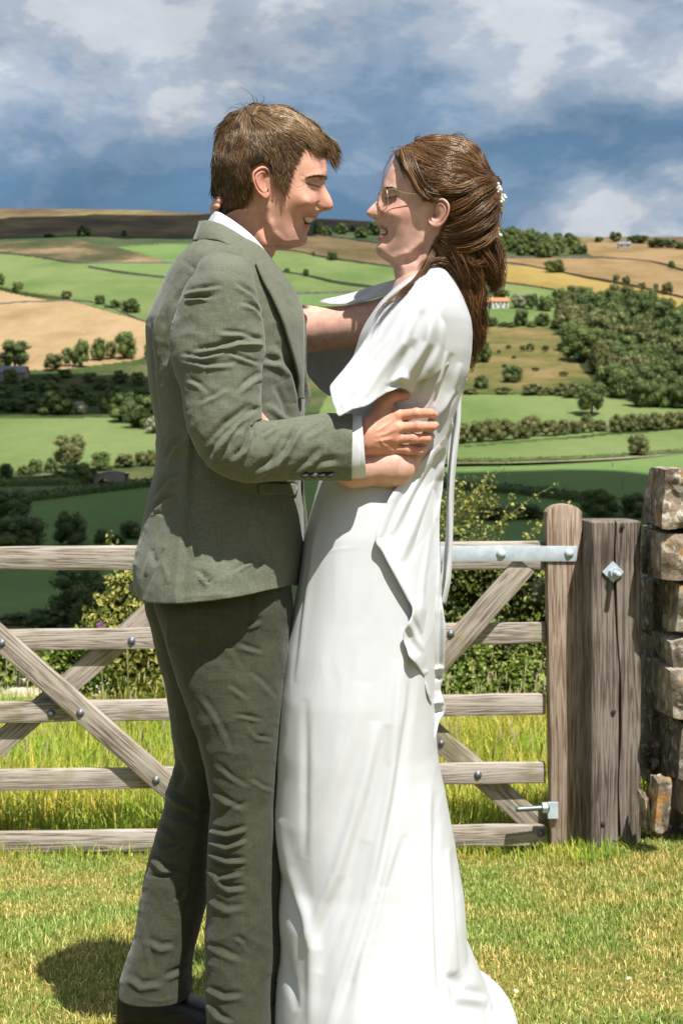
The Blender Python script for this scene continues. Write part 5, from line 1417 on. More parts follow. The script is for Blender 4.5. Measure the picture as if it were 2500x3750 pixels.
# ---- signed-distance flesh: hands and limbs grown as one smooth surface
def surface_nets(f, o, h):
    s = f < 0; nx, ny, nz = f.shape
    cs = [(i, j, k) for i in (0, 1) for j in (0, 1) for k in (0, 1)]
    sl = lambda c: (slice(c[0], nx - 1 + c[0]), slice(c[1], ny - 1 + c[1]), slice(c[2], nz - 1 + c[2]))
    cnt = sum(s[sl(c)].astype(int) for c in cs); act = (cnt > 0) & (cnt < 8)
    idx = np.full(act.shape, -1); ii = np.argwhere(act); idx[act] = np.arange(len(ii))
    acc = np.zeros((len(ii), 3)); num = np.zeros(len(ii))
    val = {c: f[sl(c)][act] for c in cs}
    for c in cs:
        for ax in range(3):
            if c[ax]: continue
            e = list(c); e[ax] = 1; e = tuple(e); a, b = val[c], val[e]
            m = (a < 0) != (b < 0); t = np.where(m, a / np.where(m, a - b, 1), 0)
            p = np.array(c, float)[None] + np.eye(3)[ax][None] * t[:, None]
            acc[m] += p[m]; num[m] += 1
    v = (ii + acc / num[:, None]) * h + o
    qs = []
    for ax in range(3):
        u, w = [(1, 2), (2, 0), (0, 1)][ax]
        a = [slice(None)] * 3; b = [slice(None)] * 3; a[ax] = slice(0, -1); b[ax] = slice(1, None)
        ch = s[tuple(a)] != s[tuple(b)]; e = np.argwhere(ch); up = s[tuple(a)][ch]
        ok = (e[:, u] > 0) & (e[:, w] > 0) & (e[:, u] < act.shape[u]) & (e[:, w] < act.shape[w]); e, up = e[ok], up[ok]
        def cell(du, dw):
            c = e.copy(); c[:, u] -= du; c[:, w] -= dw; return idx[c[:, 0], c[:, 1], c[:, 2]]
        q = np.stack([cell(1, 1), cell(0, 1), cell(0, 0), cell(1, 0)], -1)
        qs.append(np.where(up[:, None], q, q[:, ::-1]))
    return v, np.concatenate(qs)
def flesh(caps, k, h, pad=0.012, relief_f=None):
    """caps: (a, b, ra, rb[, k]) round cones in metres"""
    pts = np.array([p for c in caps for p in (c[0], c[1])]); rm = max(max(c[2], c[3]) for c in caps)
    lo = pts.min(0) - rm - pad; hi = pts.max(0) + rm + pad
    ax = [np.arange(lo[i], hi[i] + h, h) for i in range(3)]
    G3 = np.stack(np.meshgrid(*ax, indexing='ij'), -1); f = None
    for c in caps:
        a, b = np.asarray(c[0]), np.asarray(c[1]); ba = b - a; t = np.clip(((G3 - a) @ ba) / (ba @ ba + 1e-12), 0, 1)
        d = np.linalg.norm(G3 - a - t[..., None] * ba, axis=-1) - (c[2] + (c[3] - c[2]) * t)
        kk = c[4] if len(c) > 4 else k
        if f is None: f = d
        else:
            hh = np.clip(0.5 + 0.5 * (f - d) / kk, 0, 1); f = f * (1 - hh) + d * hh - kk * hh * (1 - hh)
    return surface_nets(f, lo, h)

# ---- cloth
def loft_rows(rows, d0, n=180, step=6.0, smooth=4, exp=2.2):
    """rows: (py, px_left, px_right, half_depth[, d0]) -> grid of points, first column faces the camera's right side"""
    r = np.array(rows, float); py = np.arange(r[0, 0], r[-1, 0] + 0.1, step)
    L, R, W = (curve(py, r[:, [0, k]], smooth) for k in (1, 2, 3))
    dd = curve(py, r[:, [0, 4]], smooth) if r.shape[1] > 4 else np.full(len(py), d0)
    th = np.linspace(0, 2 * np.pi, n, endpoint=False)
    c, s = np.cos(th), np.sin(th); e = 2.0 / exp
    cx = np.sign(c) * np.abs(c) ** e; sy = np.sign(s) * np.abs(s) ** e
    mid = Pv((L + R) / 2, py, dd); m = dd / F
    v = np.zeros((len(py), n, 3))
    v[..., 0] = mid[:, None, 0] + ((R - L) / 2 * m)[:, None] * cx[None]
    v[..., 1] = dd[:, None] - W[:, None] * sy[None]
    v[..., 2] = mid[:, None, 2]
    return v
def sweep(st, n=96, m=160, exp=2.0):
    """stations (px,py,D,half width in px, half depth in m) along a limb lying roughly in the picture plane"""
    p = resample(np.array(st, float), m)
    c = Pv(p[:, 0], p[:, 1], p[:, 2]); t = np.gradient(c, axis=0)
    k = np.ones(9) / 9; t = np.stack([np.convolve(np.pad(t[:, i], 4, mode='edge'), k, 'valid') for i in range(3)], -1)
    perp = np.stack([-t[:, 2], 0 * t[:, 0], t[:, 0]], -1); perp /= np.linalg.norm(perp, axis=1)[:, None] + 1e-9
    th = np.linspace(0, 2 * np.pi, n, endpoint=False); e = 2.0 / exp
    cx = np.sign(np.cos(th)) * np.abs(np.cos(th)) ** e; sy = np.sign(np.sin(th)) * np.abs(np.sin(th)) ** e
    ra = p[:, 3] * p[:, 2] / F
    return c[:, None] + (ra[:, None] * cx[None])[..., None] * perp[:, None] - (p[:, 4][:, None] * sy[None])[..., None] * np.array([0, 1, 0])
def dress_up(v, feats, noise=(), near_only=True, cap=False, gain=1.0):
    """turn a ring grid into verts/quads with creases pressed in along the normals"""
    nr, nc = v.shape[:2]; V = v.reshape(-1, 3); q = orient(V, grid_quads(nr, nc, True))
    n = vnormals(V, q); px, py = topx(V)
    near = np.clip((0.25 - n[:, 1]) / 0.4, 0, 1)
    d = relief(px, py, feats) * near * gain
    for amp, sx, sy, ang, seed in noise:
        ca, sa = math.cos(ang), math.sin(ang); u = px * ca + py * sa; w = -px * sa + py * ca
        wx = 30 * gnoise(u * 0.006, w * 0.006, seed + 3)
        side = np.where(n[:, 1] < 0, 0.0, 11.0)
        d = d + amp * (1 - 2 * np.abs(gnoise((u + wx) / sx, (w + wx) / sy, seed + side)) ** 0.8 + 0.2)
    return V + n * d[:, None], q
def patch(name, outline, dfun, mat, par, step=9.0, th=0.0025, feats=(), back=True):
    """a sheet of cloth hung at its own depth: outline in view pixels, dfun(px,py) -> distance"""
    o = resample(np.array(list(outline) + [outline[0]], float), max(30, int(np.linalg.norm(np.diff(np.array(outline), axis=0), axis=1).sum() / step)), True)[:-1]
    lo, hi = o.min(0), o.max(0)
    gx, gy = np.meshgrid(np.arange(lo[0], hi[0], step), np.arange(lo[1], hi[1], step * 0.9)); gx[1::2] += step / 2
    k = inside(gx, gy, o); d, _, _ = seg_dist(gx, gy, o, True); k &= d > step * 0.55
    pts = np.concatenate([o, np.stack([gx[k], gy[k]], -1)])
    co, _, fs, _, _, _ = delaunay_2d_cdt([Vector(p) for p in pts], [], [list(range(len(o)))], 1, 1e-4)
    co = np.array([c[:] for c in co]); fs = np.array([f for f in fs if len(f) == 3])
    D = dfun(co[:, 0], co[:, 1]) - relief(co[:, 0], co[:, 1], feats)
    v = Pv(co[:, 0], co[:, 1], D)
    a, b, c = v[fs[:, 0]], v[fs[:, 1]], v[fs[:, 2]]
    flip = np.cross(b - a, c - a)[:, 1].sum() > 0
    if flip: fs = fs[:, ::-1]
    me = np_mesh(name, v, fs); ob = link(name, me, mat, par)
    if th:
        sm = ob.modifiers.new('thickness', 'SOLIDIFY'); sm.thickness = th; sm.offset = -1
    return ob

def linen_mat(name, a, b, c, scale=1.0):
    m, ns, ls, bs = newmat(name)
    tcn = N(ns, 'ShaderNodeTexCoord')
    def nz(st, s, d, r=0.6):
        mp_ = N(ns, 'ShaderNodeMapping'); mp_.inputs['Scale'].default_value = st; ls.new(tcn.outputs['Object'], mp_.inputs[0])
        n = N(ns, 'ShaderNodeTexNoise'); n.inputs['Scale'].default_value = s; n.inputs['Detail'].default_value = d; n.inputs['Roughness'].default_value = r; ls.new(mp_.outputs[0], n.inputs['Vector']); return n.outputs['Fac']
    v1 = nz((1, 1, 0.05), 420, 3); v2 = nz((0.05, 1, 1), 420, 3); bl = nz((1, 1, 1), 13, 6)
    s1 = N(ns, 'ShaderNodeMath', operation='ADD'); ls.new(v1, s1.inputs[0]); ls.new(v2, s1.inputs[1])
    s2 = N(ns, 'ShaderNodeMath', operation='MULTIPLY_ADD'); s2.inputs[1].default_value = 0.36; ls.new(s1.outputs[0], s2.inputs[0])
    s3 = N(ns, 'ShaderNodeMath', operation='MULTIPLY'); s3.inputs[1].default_value = 0.28; ls.new(bl, s3.inputs[0]); ls.new(s3.outputs[0], s2.inputs[2])
    r = ramp_node(ns, [(0.24, a), (0.50, b), (0.78, c)]); ls.new(s2.outputs[0], r.inputs[0]); ls.new(r.outputs[0], bs.inputs['Base Color'])
    bs.inputs['Roughness'].default_value = 0.8; bs.inputs['Specular IOR Level'].default_value = 0.25; bs.inputs['Sheen Weight'].default_value = 0.15; bs.inputs['Sheen Roughness'].default_value = 0.5
    bp = N(ns, 'ShaderNodeBump'); bp.inputs['Strength'].default_value = 0.35; bp.inputs['Distance'].default_value = 0.0012
    ls.new(s1.outputs[0], bp.inputs['Height'])
    # soft crumple of worn linen
    cr = nz((1, 1, 0.7), 26, 5, 0.55); b2 = N(ns, 'ShaderNodeBump'); b2.inputs['Strength'].default_value = 0.75; b2.inputs['Distance'].default_value = 0.006
    ls.new(cr, b2.inputs['Height']); ls.new(bp.outputs[0], b2.inputs['Normal']); ls.new(b2.outputs[0], bs.inputs['Normal'])
    return m
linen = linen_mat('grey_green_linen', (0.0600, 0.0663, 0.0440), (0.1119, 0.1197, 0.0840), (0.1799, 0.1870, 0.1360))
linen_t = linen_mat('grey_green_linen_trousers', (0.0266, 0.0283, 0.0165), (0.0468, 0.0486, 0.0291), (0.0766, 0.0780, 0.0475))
shirt_mat = simple_mat('white_cotton', (0.57, 0.575, 0.605), 0.7, spec=0.2)
def silk_mat():
    m, ns, ls, b = newmat('ivory_satin')
    b.inputs['Base Color'].default_value = (0.575, 0.585, 0.602, 1); b.inputs['Roughness'].default_value = 0.42; b.inputs['Specular IOR Level'].default_value = 0.35
    b.inputs['Sheen Weight'].default_value = 0.1
    tr = N(ns, 'ShaderNodeBsdfTranslucent'); tr.inputs['Color'].default_value = (0.53, 0.53, 0.53, 1)
    mx = N(ns, 'ShaderNodeMixShader'); mx.inputs[0].default_value = 0.14; ls.new(b.outputs[0], mx.inputs[1]); ls.new(tr.outputs[0], mx.inputs[2]); ls.new(mx.outputs[0], ns['Material Output'].inputs['Surface'])
    tcn = N(ns, 'ShaderNodeTexCoord'); mp_ = N(ns, 'ShaderNodeMapping'); mp_.inputs['Scale'].default_value = (1, 1, 0.25); ls.new(tcn.outputs['Object'], mp_.inputs[0])
    n = N(ns, 'ShaderNodeTexNoise'); n.inputs['Scale'].default_value = 16; n.inputs['Detail'].default_value = 3; ls.new(mp_.outputs[0], n.inputs['Vector'])
    bp = N(ns, 'ShaderNodeBump'); bp.inputs['Strength'].default_value = 0.18; bp.inputs['Distance'].default_value = 0.006; ls.new(n.outputs['Fac'], bp.inputs['Height']); ls.new(bp.outputs[0], b.inputs['Normal'])
    return m
silk = silk_mat()
black_leather = noise_mat('black_leather', [(0.3, (0.008, 0.008, 0.009)), (0.7, (0.02, 0.019, 0.02))], 60, 4, 0.4, spec=0.4, bump=0.15)
horn = simple_mat('dark_horn_button', (0.02, 0.015, 0.012), 0.5, spec=0.25)
gold = simple_mat('pale_gold', (0.75, 0.60, 0.36), 0.25, 1.0)

def ear_patch(poly, ctr, depth0, d0, tilt, col, conch, mb, cols, sgn_back):
    """ear: rim, fold and bowl as a relief over its outline; depth0 = side of the head under it; tilt lifts the rear edge"""
    c = np.array(ctr, float); o = resample(np.array(list(poly) + [poly[0]], float), 73)[:-1]
    nr = 22; rr = np.linspace(0, 1, nr)
    pts = c[None, None] + (o - c)[None] * rr[:, None, None]
    X, Y = pts[..., 0], pts[..., 1]
    r = np.broadcast_to(rr[:, None], X.shape)
    wid = np.abs(o[:, 0] - c[0]).max()
    h = tilt * (X - c[0]) / wid * sgn_back + 0.010
    rimw = np.exp(-((r - 0.86) / 0.10) ** 2); fold = np.exp(-((r - 0.60) / 0.10) ** 2)
    hgt = (Y - o[:, 1].min()) / (np.ptp(o[:, 1])); lobe = np.clip((hgt - 0.72) / 0.15, 0, 1)
    h = h + 0.0035 * rimw * (1 - lobe) + 0.0016 * fold * (1 - lobe) - 0.0042 * np.exp(-((r - 0.73) / 0.06) ** 2) * (1 - lobe)
    dc = ((X - conch[0]) / conch[2]) ** 2 + ((Y - conch[1]) / conch[3]) ** 2
    h = h - 0.011 * np.exp(-dc * 1.2) + 0.002 * lobe
    h = h - 0.010 * np.clip((r - 0.93) / 0.07, 0, 1) ** 2
    for s in (1, -1):
        v = Pv(X, Y, d0 - depth0 - h)
        if s < 0: v[..., 1] = 2 * d0 - v[..., 1]
        back = v[-1].copy(); back[:, 1] += s * 0.016; bc = back.mean(0); back = bc + (back - bc) * 0.8
        vv = np.concatenate([v, back[None]]); V = vv.reshape(-1, 3); q = grid_quads(nr + 1, 72, True)
        if s > 0: q = q[:, ::-1]
        mb.add(V, q=q)
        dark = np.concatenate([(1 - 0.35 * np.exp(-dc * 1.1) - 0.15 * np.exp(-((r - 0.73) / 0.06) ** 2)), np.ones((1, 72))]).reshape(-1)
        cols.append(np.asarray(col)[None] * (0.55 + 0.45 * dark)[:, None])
# ================================================================== THE MAN
man = empty('person', (P(760, 0, D0)[0], D0, float(zg(-0.26, D0))))
tag(man, 'man in a grey green linen suit holding the bride, seen in profile', 'person')
M_SKIN = np.array([0.56, 0.312, 0.226])
skin_m = attr_mat_skin('ruddy_skin')
m_front = [(960, 396), (1020, 400), (1070, 416), (1110, 444), (1145, 480), (1168, 512), (1184, 545), (1192, 575), (1196, 606), (1198, 628), (1197, 642), (1192, 660), (1188, 674), (1190, 684), (1197, 697),
           (1209, 718), (1217, 738), (1220, 750), (1218, 760), (1211, 767), (1196, 771), (1178, 774), (1168, 780), (1164, 787), (1161, 793), (1158, 799), (1152, 803), (1146, 807), (1140, 813), (1135, 820), (1134, 827), (1134, 834),
           (1130, 842), (1126, 850), (1124, 860), (1126, 872), (1125, 880), (1121, 889), (1112, 896), (1098, 899.5), (1072, 901), (1045, 903), (1022, 906), (1009, 913), (1003, 930), (990, 950), (975, 985), (960, 1010)]
m_front = [(x, y) for x, y in m_front]
m_back = [(955, 396), (900, 404), (860, 424), (830, 450), (808, 490), (798, 540), (790, 590), (789, 640), (794, 690), (806, 730), (810, 760), (802, 785), (790, 830), (775, 880), (765, 940), (760, 1010)]
m_ctrl = [(960, 440, .055), (870, 480, .056), (1050, 460, .056), (1130, 500, .046), (900, 560, .073), (1000, 560, .073), (830, 600, .056), (1080, 580, .063), (1145, 560, .050), (1178, 570, .034),
          (960, 640, .074), (870, 660, .066), (815, 660, .042), (1110, 635, .062), (1150, 625, .053), (1180, 640, .036), (1190, 632, .025),
          (1127, 672, .054), (1150, 682, .042), (1168, 684, .031), (1181, 682, .017), (1110, 720, .064), (1050, 700, .069), (1138, 728, .055), (1152, 745, .043), (1158, 733, .036),
          (1186, 692, .012), (1196, 712, .011), (1206, 735, .013), (1176, 748, .0175), (1210, 755, .011), (1164, 752, .024), (1150, 765, .034), (1190, 764, .013),
          (1112, 801, .031), (1148, 790, .018), (1128, 830, .018), (1106, 872, .025), (1117, 880, .016), (1080, 800, .047), (1050, 825, .054), (1000, 800, .062), (985, 820, .061), (1040, 876, .048), (1085, 880, .036),
          (950, 830, .050), (900, 800, .049), (850, 770, .047), (960, 900, .046), (900, 890, .050), (985, 940, .032), (860, 950, .050), (820, 870, .040), (940, 990, .045), (975, 760, .064), (930, 740, .061)]
m_rad = [(960, 420, 120), (850, 500, 110), (800, 650, 90), (1120, 480, 80), (1190, 600, 34), (1197, 640, 20), (1190, 680, 14), (1210, 740, 16), (1205, 768, 9), (1165, 790, 14), (1135, 830, 14), (1120, 880, 24), (1060, 900, 22), (1005, 925, 40), (960, 1000, 50), (800, 800, 70), (780, 900, 70)]
m_feats = [('bump', 1149, 680, 17, 11, .0035), ('line', [(1121, 669), (1140, 663), (1158, 664), (1180, 658)], -.0032, 4.5), ('line', [(1120, 671), (1138, 677), (1156, 683), (1172, 684)], -.0032, 3.2),
           ('line', [(1128, 680), (1146, 696), (1166, 704)], -.0022, 6), ('line', [(1105, 660), (1140, 646), (1170, 641), (1192, 640)], .0038, 11),
           ('line', [(1160, 742), (1152, 757), (1126, 770), (1097, 802), (1080, 842)], -.0055, 9), ('line', [(1140, 742), (1112, 762), (1085, 795)], .0055, 20), ('bump', 1132, 735, 24, 20, .004),
           ('line', [(1170, 737), (1159, 746), (1164, 760), (1178, 766)], -.0048, 4.5), ('bump', 1175, 750, 11, 10, .0018), ('bump', 1188, 765, 8, 4, -.005),
           ('line', [(1112, 797), (1130, 795), (1150, 800)], -.0050, 5), ('line', [(1113, 806), (1126, 814), (1138, 818)], -.006, 8), ('line', [(1114, 824), (1125, 829), (1134, 831)], .0035, 6),
           ('line', [(1110, 800), (1102, 815), (1100, 832)], -.003, 6), ('line', [(1098, 845), (1115, 850), (1126, 852)], -.003, 7), ('bump', 1105, 878, 18, 14, .003),
           ('line', [(990, 740), (985, 800), (998, 850), (1040, 888), (1085, 897)], .004, 15), ('line', [(968, 760), (962, 820), (980, 868), (1020, 900)], -.006, 14),
           ('line', [(905, 760), (945, 850), (990, 925)], .005, 20), ('line', [(1100, 640), (1118, 652), (1128, 668)], -.0012, 6), ('line', [(1085, 690), (1100, 688), (1118, 678)], -.0007, 3), ('line', [(1088, 702), (1104, 698), (1120, 688)], -.0006, 3)]
mh = Head(m_front, m_back, m_ctrl, m_rad, m_feats)
def man_body():
    mb = MB(); cols = []
    X, Y = mh.shell(396.5, 1009, 300, 170)
    w = mh.w(X, Y)
    v, q, nr, nc = mirror_shell(X, Y, w, D0); q = orient(v, q)
    mb.add(v, q=q)
    def colour(px, py):
        c = np.broadcast_to(M_SKIN, px.shape + (3,)).copy()
        def blend(a, col):
            nonlocal c; a = np.clip(a, 0, 1)[..., None]; c = c * (1 - a) + np.asarray(col) * a
        g = lambda x, y, rx, ry: np.exp(-(((px - x) / rx) ** 2 + ((py - y) / ry) ** 2))
        blend(0.35 * g(1125, 740, 40, 32), (0.56, 0.23, 0.16)); blend(0.5 * g(1208, 752, 18, 18), (0.60, 0.24, 0.18))
        blend(0.60 * np.clip(1 - seg_dist(px, py, [(1010, 760), (1020, 840), (1060, 870), (1105, 870)])[0] / 45, 0, 1), (0.30, 0.19, 0.145))   # stubble
        blend(0.5 * g(1140, 782, 24, 8), (0.32, 0.18, 0.135)); blend(0.3 * g(1060, 740, 60, 50), (0.58, 0.27, 0.18)); blend(0.3 * g(930, 860, 60, 60), (0.54, 0.24, 0.165))
        blend(0.55 * np.exp(-(seg_dist(px, py, [(1121, 670), (1140, 677), (1158, 683), (1172, 684)])[0] / 3.2) ** 2), (0.10, 0.045, 0.03))
        blend(0.8 * (np.exp(-(seg_dist(px, py, [(1112, 794), (1135, 791), (1157, 796)])[0] / 5) ** 2)), (0.42, 0.15, 0.12))
        blend(0.9 * (np.exp(-(seg_dist(px, py, [(1114, 826), (1124, 829), (1133, 831)])[0] / 6) ** 2)), (0.48, 0.13, 0.12))
        mo = [(1110, 798), (1128, 798), (1149, 801), (1137, 818), (1130, 825), (1114, 820)]
        blend(np.clip(inside(px, py, mo) * 1.0, 0, 1), (0.05, 0.015, 0.012))
        blend(np.clip(inside(px, py, [(1116, 797), (1134, 797), (1150, 801), (1139, 814), (1128, 816), (1119, 810)]) * 1.0, 0, 1), (0.62, 0.52, 0.36))
        blend(0.7 * g(1188, 765, 7, 3.5), (0.10, 0.03, 0.02))
        hairline = inside(px, py, [(1150, 440), (1120, 520), (1066, 560), (1056, 640), (1042, 686), (1000, 640), (930, 640), (900, 720), (820, 770), (760, 700), (780, 400), (960, 380)])
        blend(np.where(hairline, 0.75, 0), (0.10, 0.062, 0.042))
        return c
    cn = colour(X, Y); cf = cn[:, ::-1][:, 1:-1]; cols.append(np.concatenate([cn, cf], 1).reshape(-1, 3))
    ear = [(700 + .3827 * a, 300 + .3827 * b) for a, b in ((640, 815), (690, 800), (735, 820), (757, 870), (750, 930), (735, 975), (738, 1020), (755, 1065), (745, 1110), (715, 1125), (672, 1095), (630, 1050), (603, 990), (583, 930), (590, 860))]
    ear_patch(ear, (960, 662), 0.074, D0, 0.013, (0.54, 0.26, 0.185), (975, 660, 17, 26), mb, cols, -1)
    # near hand, grown as one surface; wrist runs on into the cuff
    hp = lambda x, y, d: P(x, y, d)
    C = [(hp(1180, 1640, 2.585), hp(1350, 1598, 2.588), .027, .024), (hp(1340, 1582, 2.588), hp(1360, 1578, 2.590), .024, .021), (hp(1340, 1618, 2.588), hp(1365, 1620, 2.590), .024, .021),
         (hp(1355, 1572, 2.594), hp(1452, 1523, 2.592), .017, .0125, .012), (hp(1355, 1592, 2.590), hp(1456, 1568, 2.588), .018, .0128, .010), (hp(1355, 1614, 2.590), hp(1444, 1606, 2.590), .018, .0125, .010), (hp(1352, 1634, 2.594), hp(1430, 1642, 2.597), .016, .012, .010),
         (hp(1362, 1650, 2.605), hp(1420, 1655, 2.61), .013, .011, .010),
         (hp(1362, 1565, 2.592), hp(1404, 1482, 2.598), .018, .0125, .010), (hp(1400, 1522, 2.602), hp(1432, 1500, 2.605), .012, .008, .010), (hp(1404, 1480, 2.598), hp(1438, 1449, 2.602), .0122, .0112, .004), (hp(1438, 1449, 2.602), hp(1484, 1449, 2.616), .0112, .0085, .003)]
    for pts, r in ((((1454, 1522, 2.592), (1524, 1513, 2.586), (1572, 1513, 2.602), (1590, 1521, 2.636)), (.0100, .0092, .0086, .0068)), (((1458, 1567, 2.588), (1530, 1562, 2.582), (1580, 1562, 2.600), (1594, 1557, 2.636)), (.0102, .0094, .0087, .0068)),
                   (((1446, 1606, 2.590), (1512, 1606, 2.585), (1562, 1606, 2.602), (1579, 1598, 2.636)), (.0098, .0090, .0083, .0066)), (((1433, 1642, 2.597), (1492, 1647, 2.592), (1536, 1652, 2.606), (1556, 1643, 2.634)), (.0088, .0080, .0073, .0058))):
        for i in range(3): C.append((hp(*pts[i]), hp(*pts[i + 1]), r[i], r[i + 1], .0022))
        C.append((hp(*pts[0]), hp(*pts[0]) + [1e-4, 0, 0], r[0] * 1.10, r[0] * 1.10, .004)); C.append((hp(*pts[1]), hp(*pts[1]) + [1e-4, 0, 0], r[1] * 1.05, r[1] * 1.05, .003))
    v, q = flesh(C, .006, .0016)
    px, py = topx(v)
    n = vnormals(v, q)
    v = v + n * (relief(px, py, [('line', [(1370, 1585), (1410, 1560), (1450, 1530)], .0016, 6), ('line', [(1370, 1600), (1410, 1590), (1452, 1570)], .0016, 6), ('line', [(1370, 1618), (1440, 1606)], .0016, 6), ('line', [(1385, 1600), (1400, 1625), (1420, 1640)], .0012, 4), ('line', [(1540, 1505), (1546, 1525)], -.0008, 2.5), ('line', [(1545, 1555), (1551, 1572)], -.0008, 2.5), ('line', [(1530, 1600), (1534, 1614)], -.0008, 2.5)])
                 * (n[:, 1] < 0))[:, None]
    mb.add(v, q=q)
    hc = np.broadcast_to(M_SKIN * [1.04, 0.96, 0.92], (len(v), 3)).copy()
    kn = sum(np.exp(-(((px - a) / 14) ** 2 + ((py - b) / 12) ** 2)) for a, b in ((1456, 1522), (1458, 1567), (1446, 1606), (1434, 1642), (1560, 1512), (1568, 1562), (1550, 1606), (1525, 1652)))
    hc = hc * (1 - 0.4 * np.clip(kn, 0, 1)[:, None]) + np.array([0.55, 0.22, 0.16]) * 0.4 * np.clip(kn, 0, 1)[:, None]
    cols.append(hc)
    # torso, arms and legs carry the clothes
    B = lambda x, y, d: P(x, y, d)
    core = [(B(850, 1120, D0), B(830, 1600, D0), .085, .10), (B(890, 960, D0), B(850, 1120, D0), .045, .075), (B(830, 1600, D0), B(800, 2150, D0), .10, .10), (B(815, 1120, 2.585), B(840, 1620, 2.56), .045, .04), (B(840, 1620, 2.56), B(1200, 1640, 2.585), .038, .026),
            (B(800, 1060, 2.93), B(820, 1620, 2.95), .045, .04), (B(820, 1620, 2.95), B(1180, 1640, 2.92), .038, .026), (B(830, 2200, 2.69), B(890, 3000, 2.705), .065, .045), (B(890, 3000, 2.705), B(890, 3700, 2.705), .042, .035), (B(780, 2200, 2.84), B(735, 2800, 2.86), .065, .045), (B(735, 2800, 2.86), B(690, 3000, 2.875), .045, .042), (B(690, 3000, 2.875), B(575, 3570, 2.885), .040, .030)]
    v, q = flesh(core, .03, .012, 0.03); mb.add(v, q=q); cols.append(np.broadcast_to(M_SKIN, (len(v), 3)))
    me = mb.mesh('body'); set_col(me, np.concatenate(cols)); link('body', me, skin_m, man)
man_body()

# ---- hair
m_hair = hair_mat('brown_hair', (0.022, 0.013, 0.0075), (0.075, 0.043, 0.022), (0.30, 0.175, 0.080))
m_hair2 = hair_mat('painted_sunlit_hair', (0.050, 0.029, 0.015), (0.150, 0.090, 0.046), (0.42, 0.27, 0.135), 0.30)  # lighter hair colour paints the sunlit highlight on top strands and fringe
hair_reg = [(1150, 440), (1185, 490), (1196, 520), (1180, 532), (1152, 512), (1102, 520), (1072, 545), (1062, 590), (1058, 625), (1054, 667), (1042, 688), (1022, 664), (1002, 646), (985, 618), (955, 602), (926, 628), (922, 680), (906, 712), (880, 742), (840, 764), (808, 760), (790, 720), (778, 680), (773, 620), (778, 565), (800, 478), (822, 440), (853, 412), (890, 392), (930, 384), (968, 380), (1037, 388), (1090, 408)]
hf = [(965, 380), (998, 380), (1037, 389), (1083, 410), (1129, 441), (1167, 472), (1190, 505), (1200, 540), (1190, 575), (1190, 640), (1190, 700), (1190, 800)]
hb = [(960, 380), (930, 383), (890, 392), (853, 411), (822, 438), (803, 472), (790, 522), (778, 568), (773, 606), (773, 640), (780, 680), (790, 712), (806, 742), (806, 800)]
mhh = Head(hf, hb, [(x, y, w + .007) for x, y, w in m_ctrl if y < 780], m_rad[:5] + [(800, 700, 70), (1190, 700, 30)], [])
EAR_M = [(916, 600), (960, 594), (996, 610), (996, 690), (994, 735), (960, 735), (925, 690)]
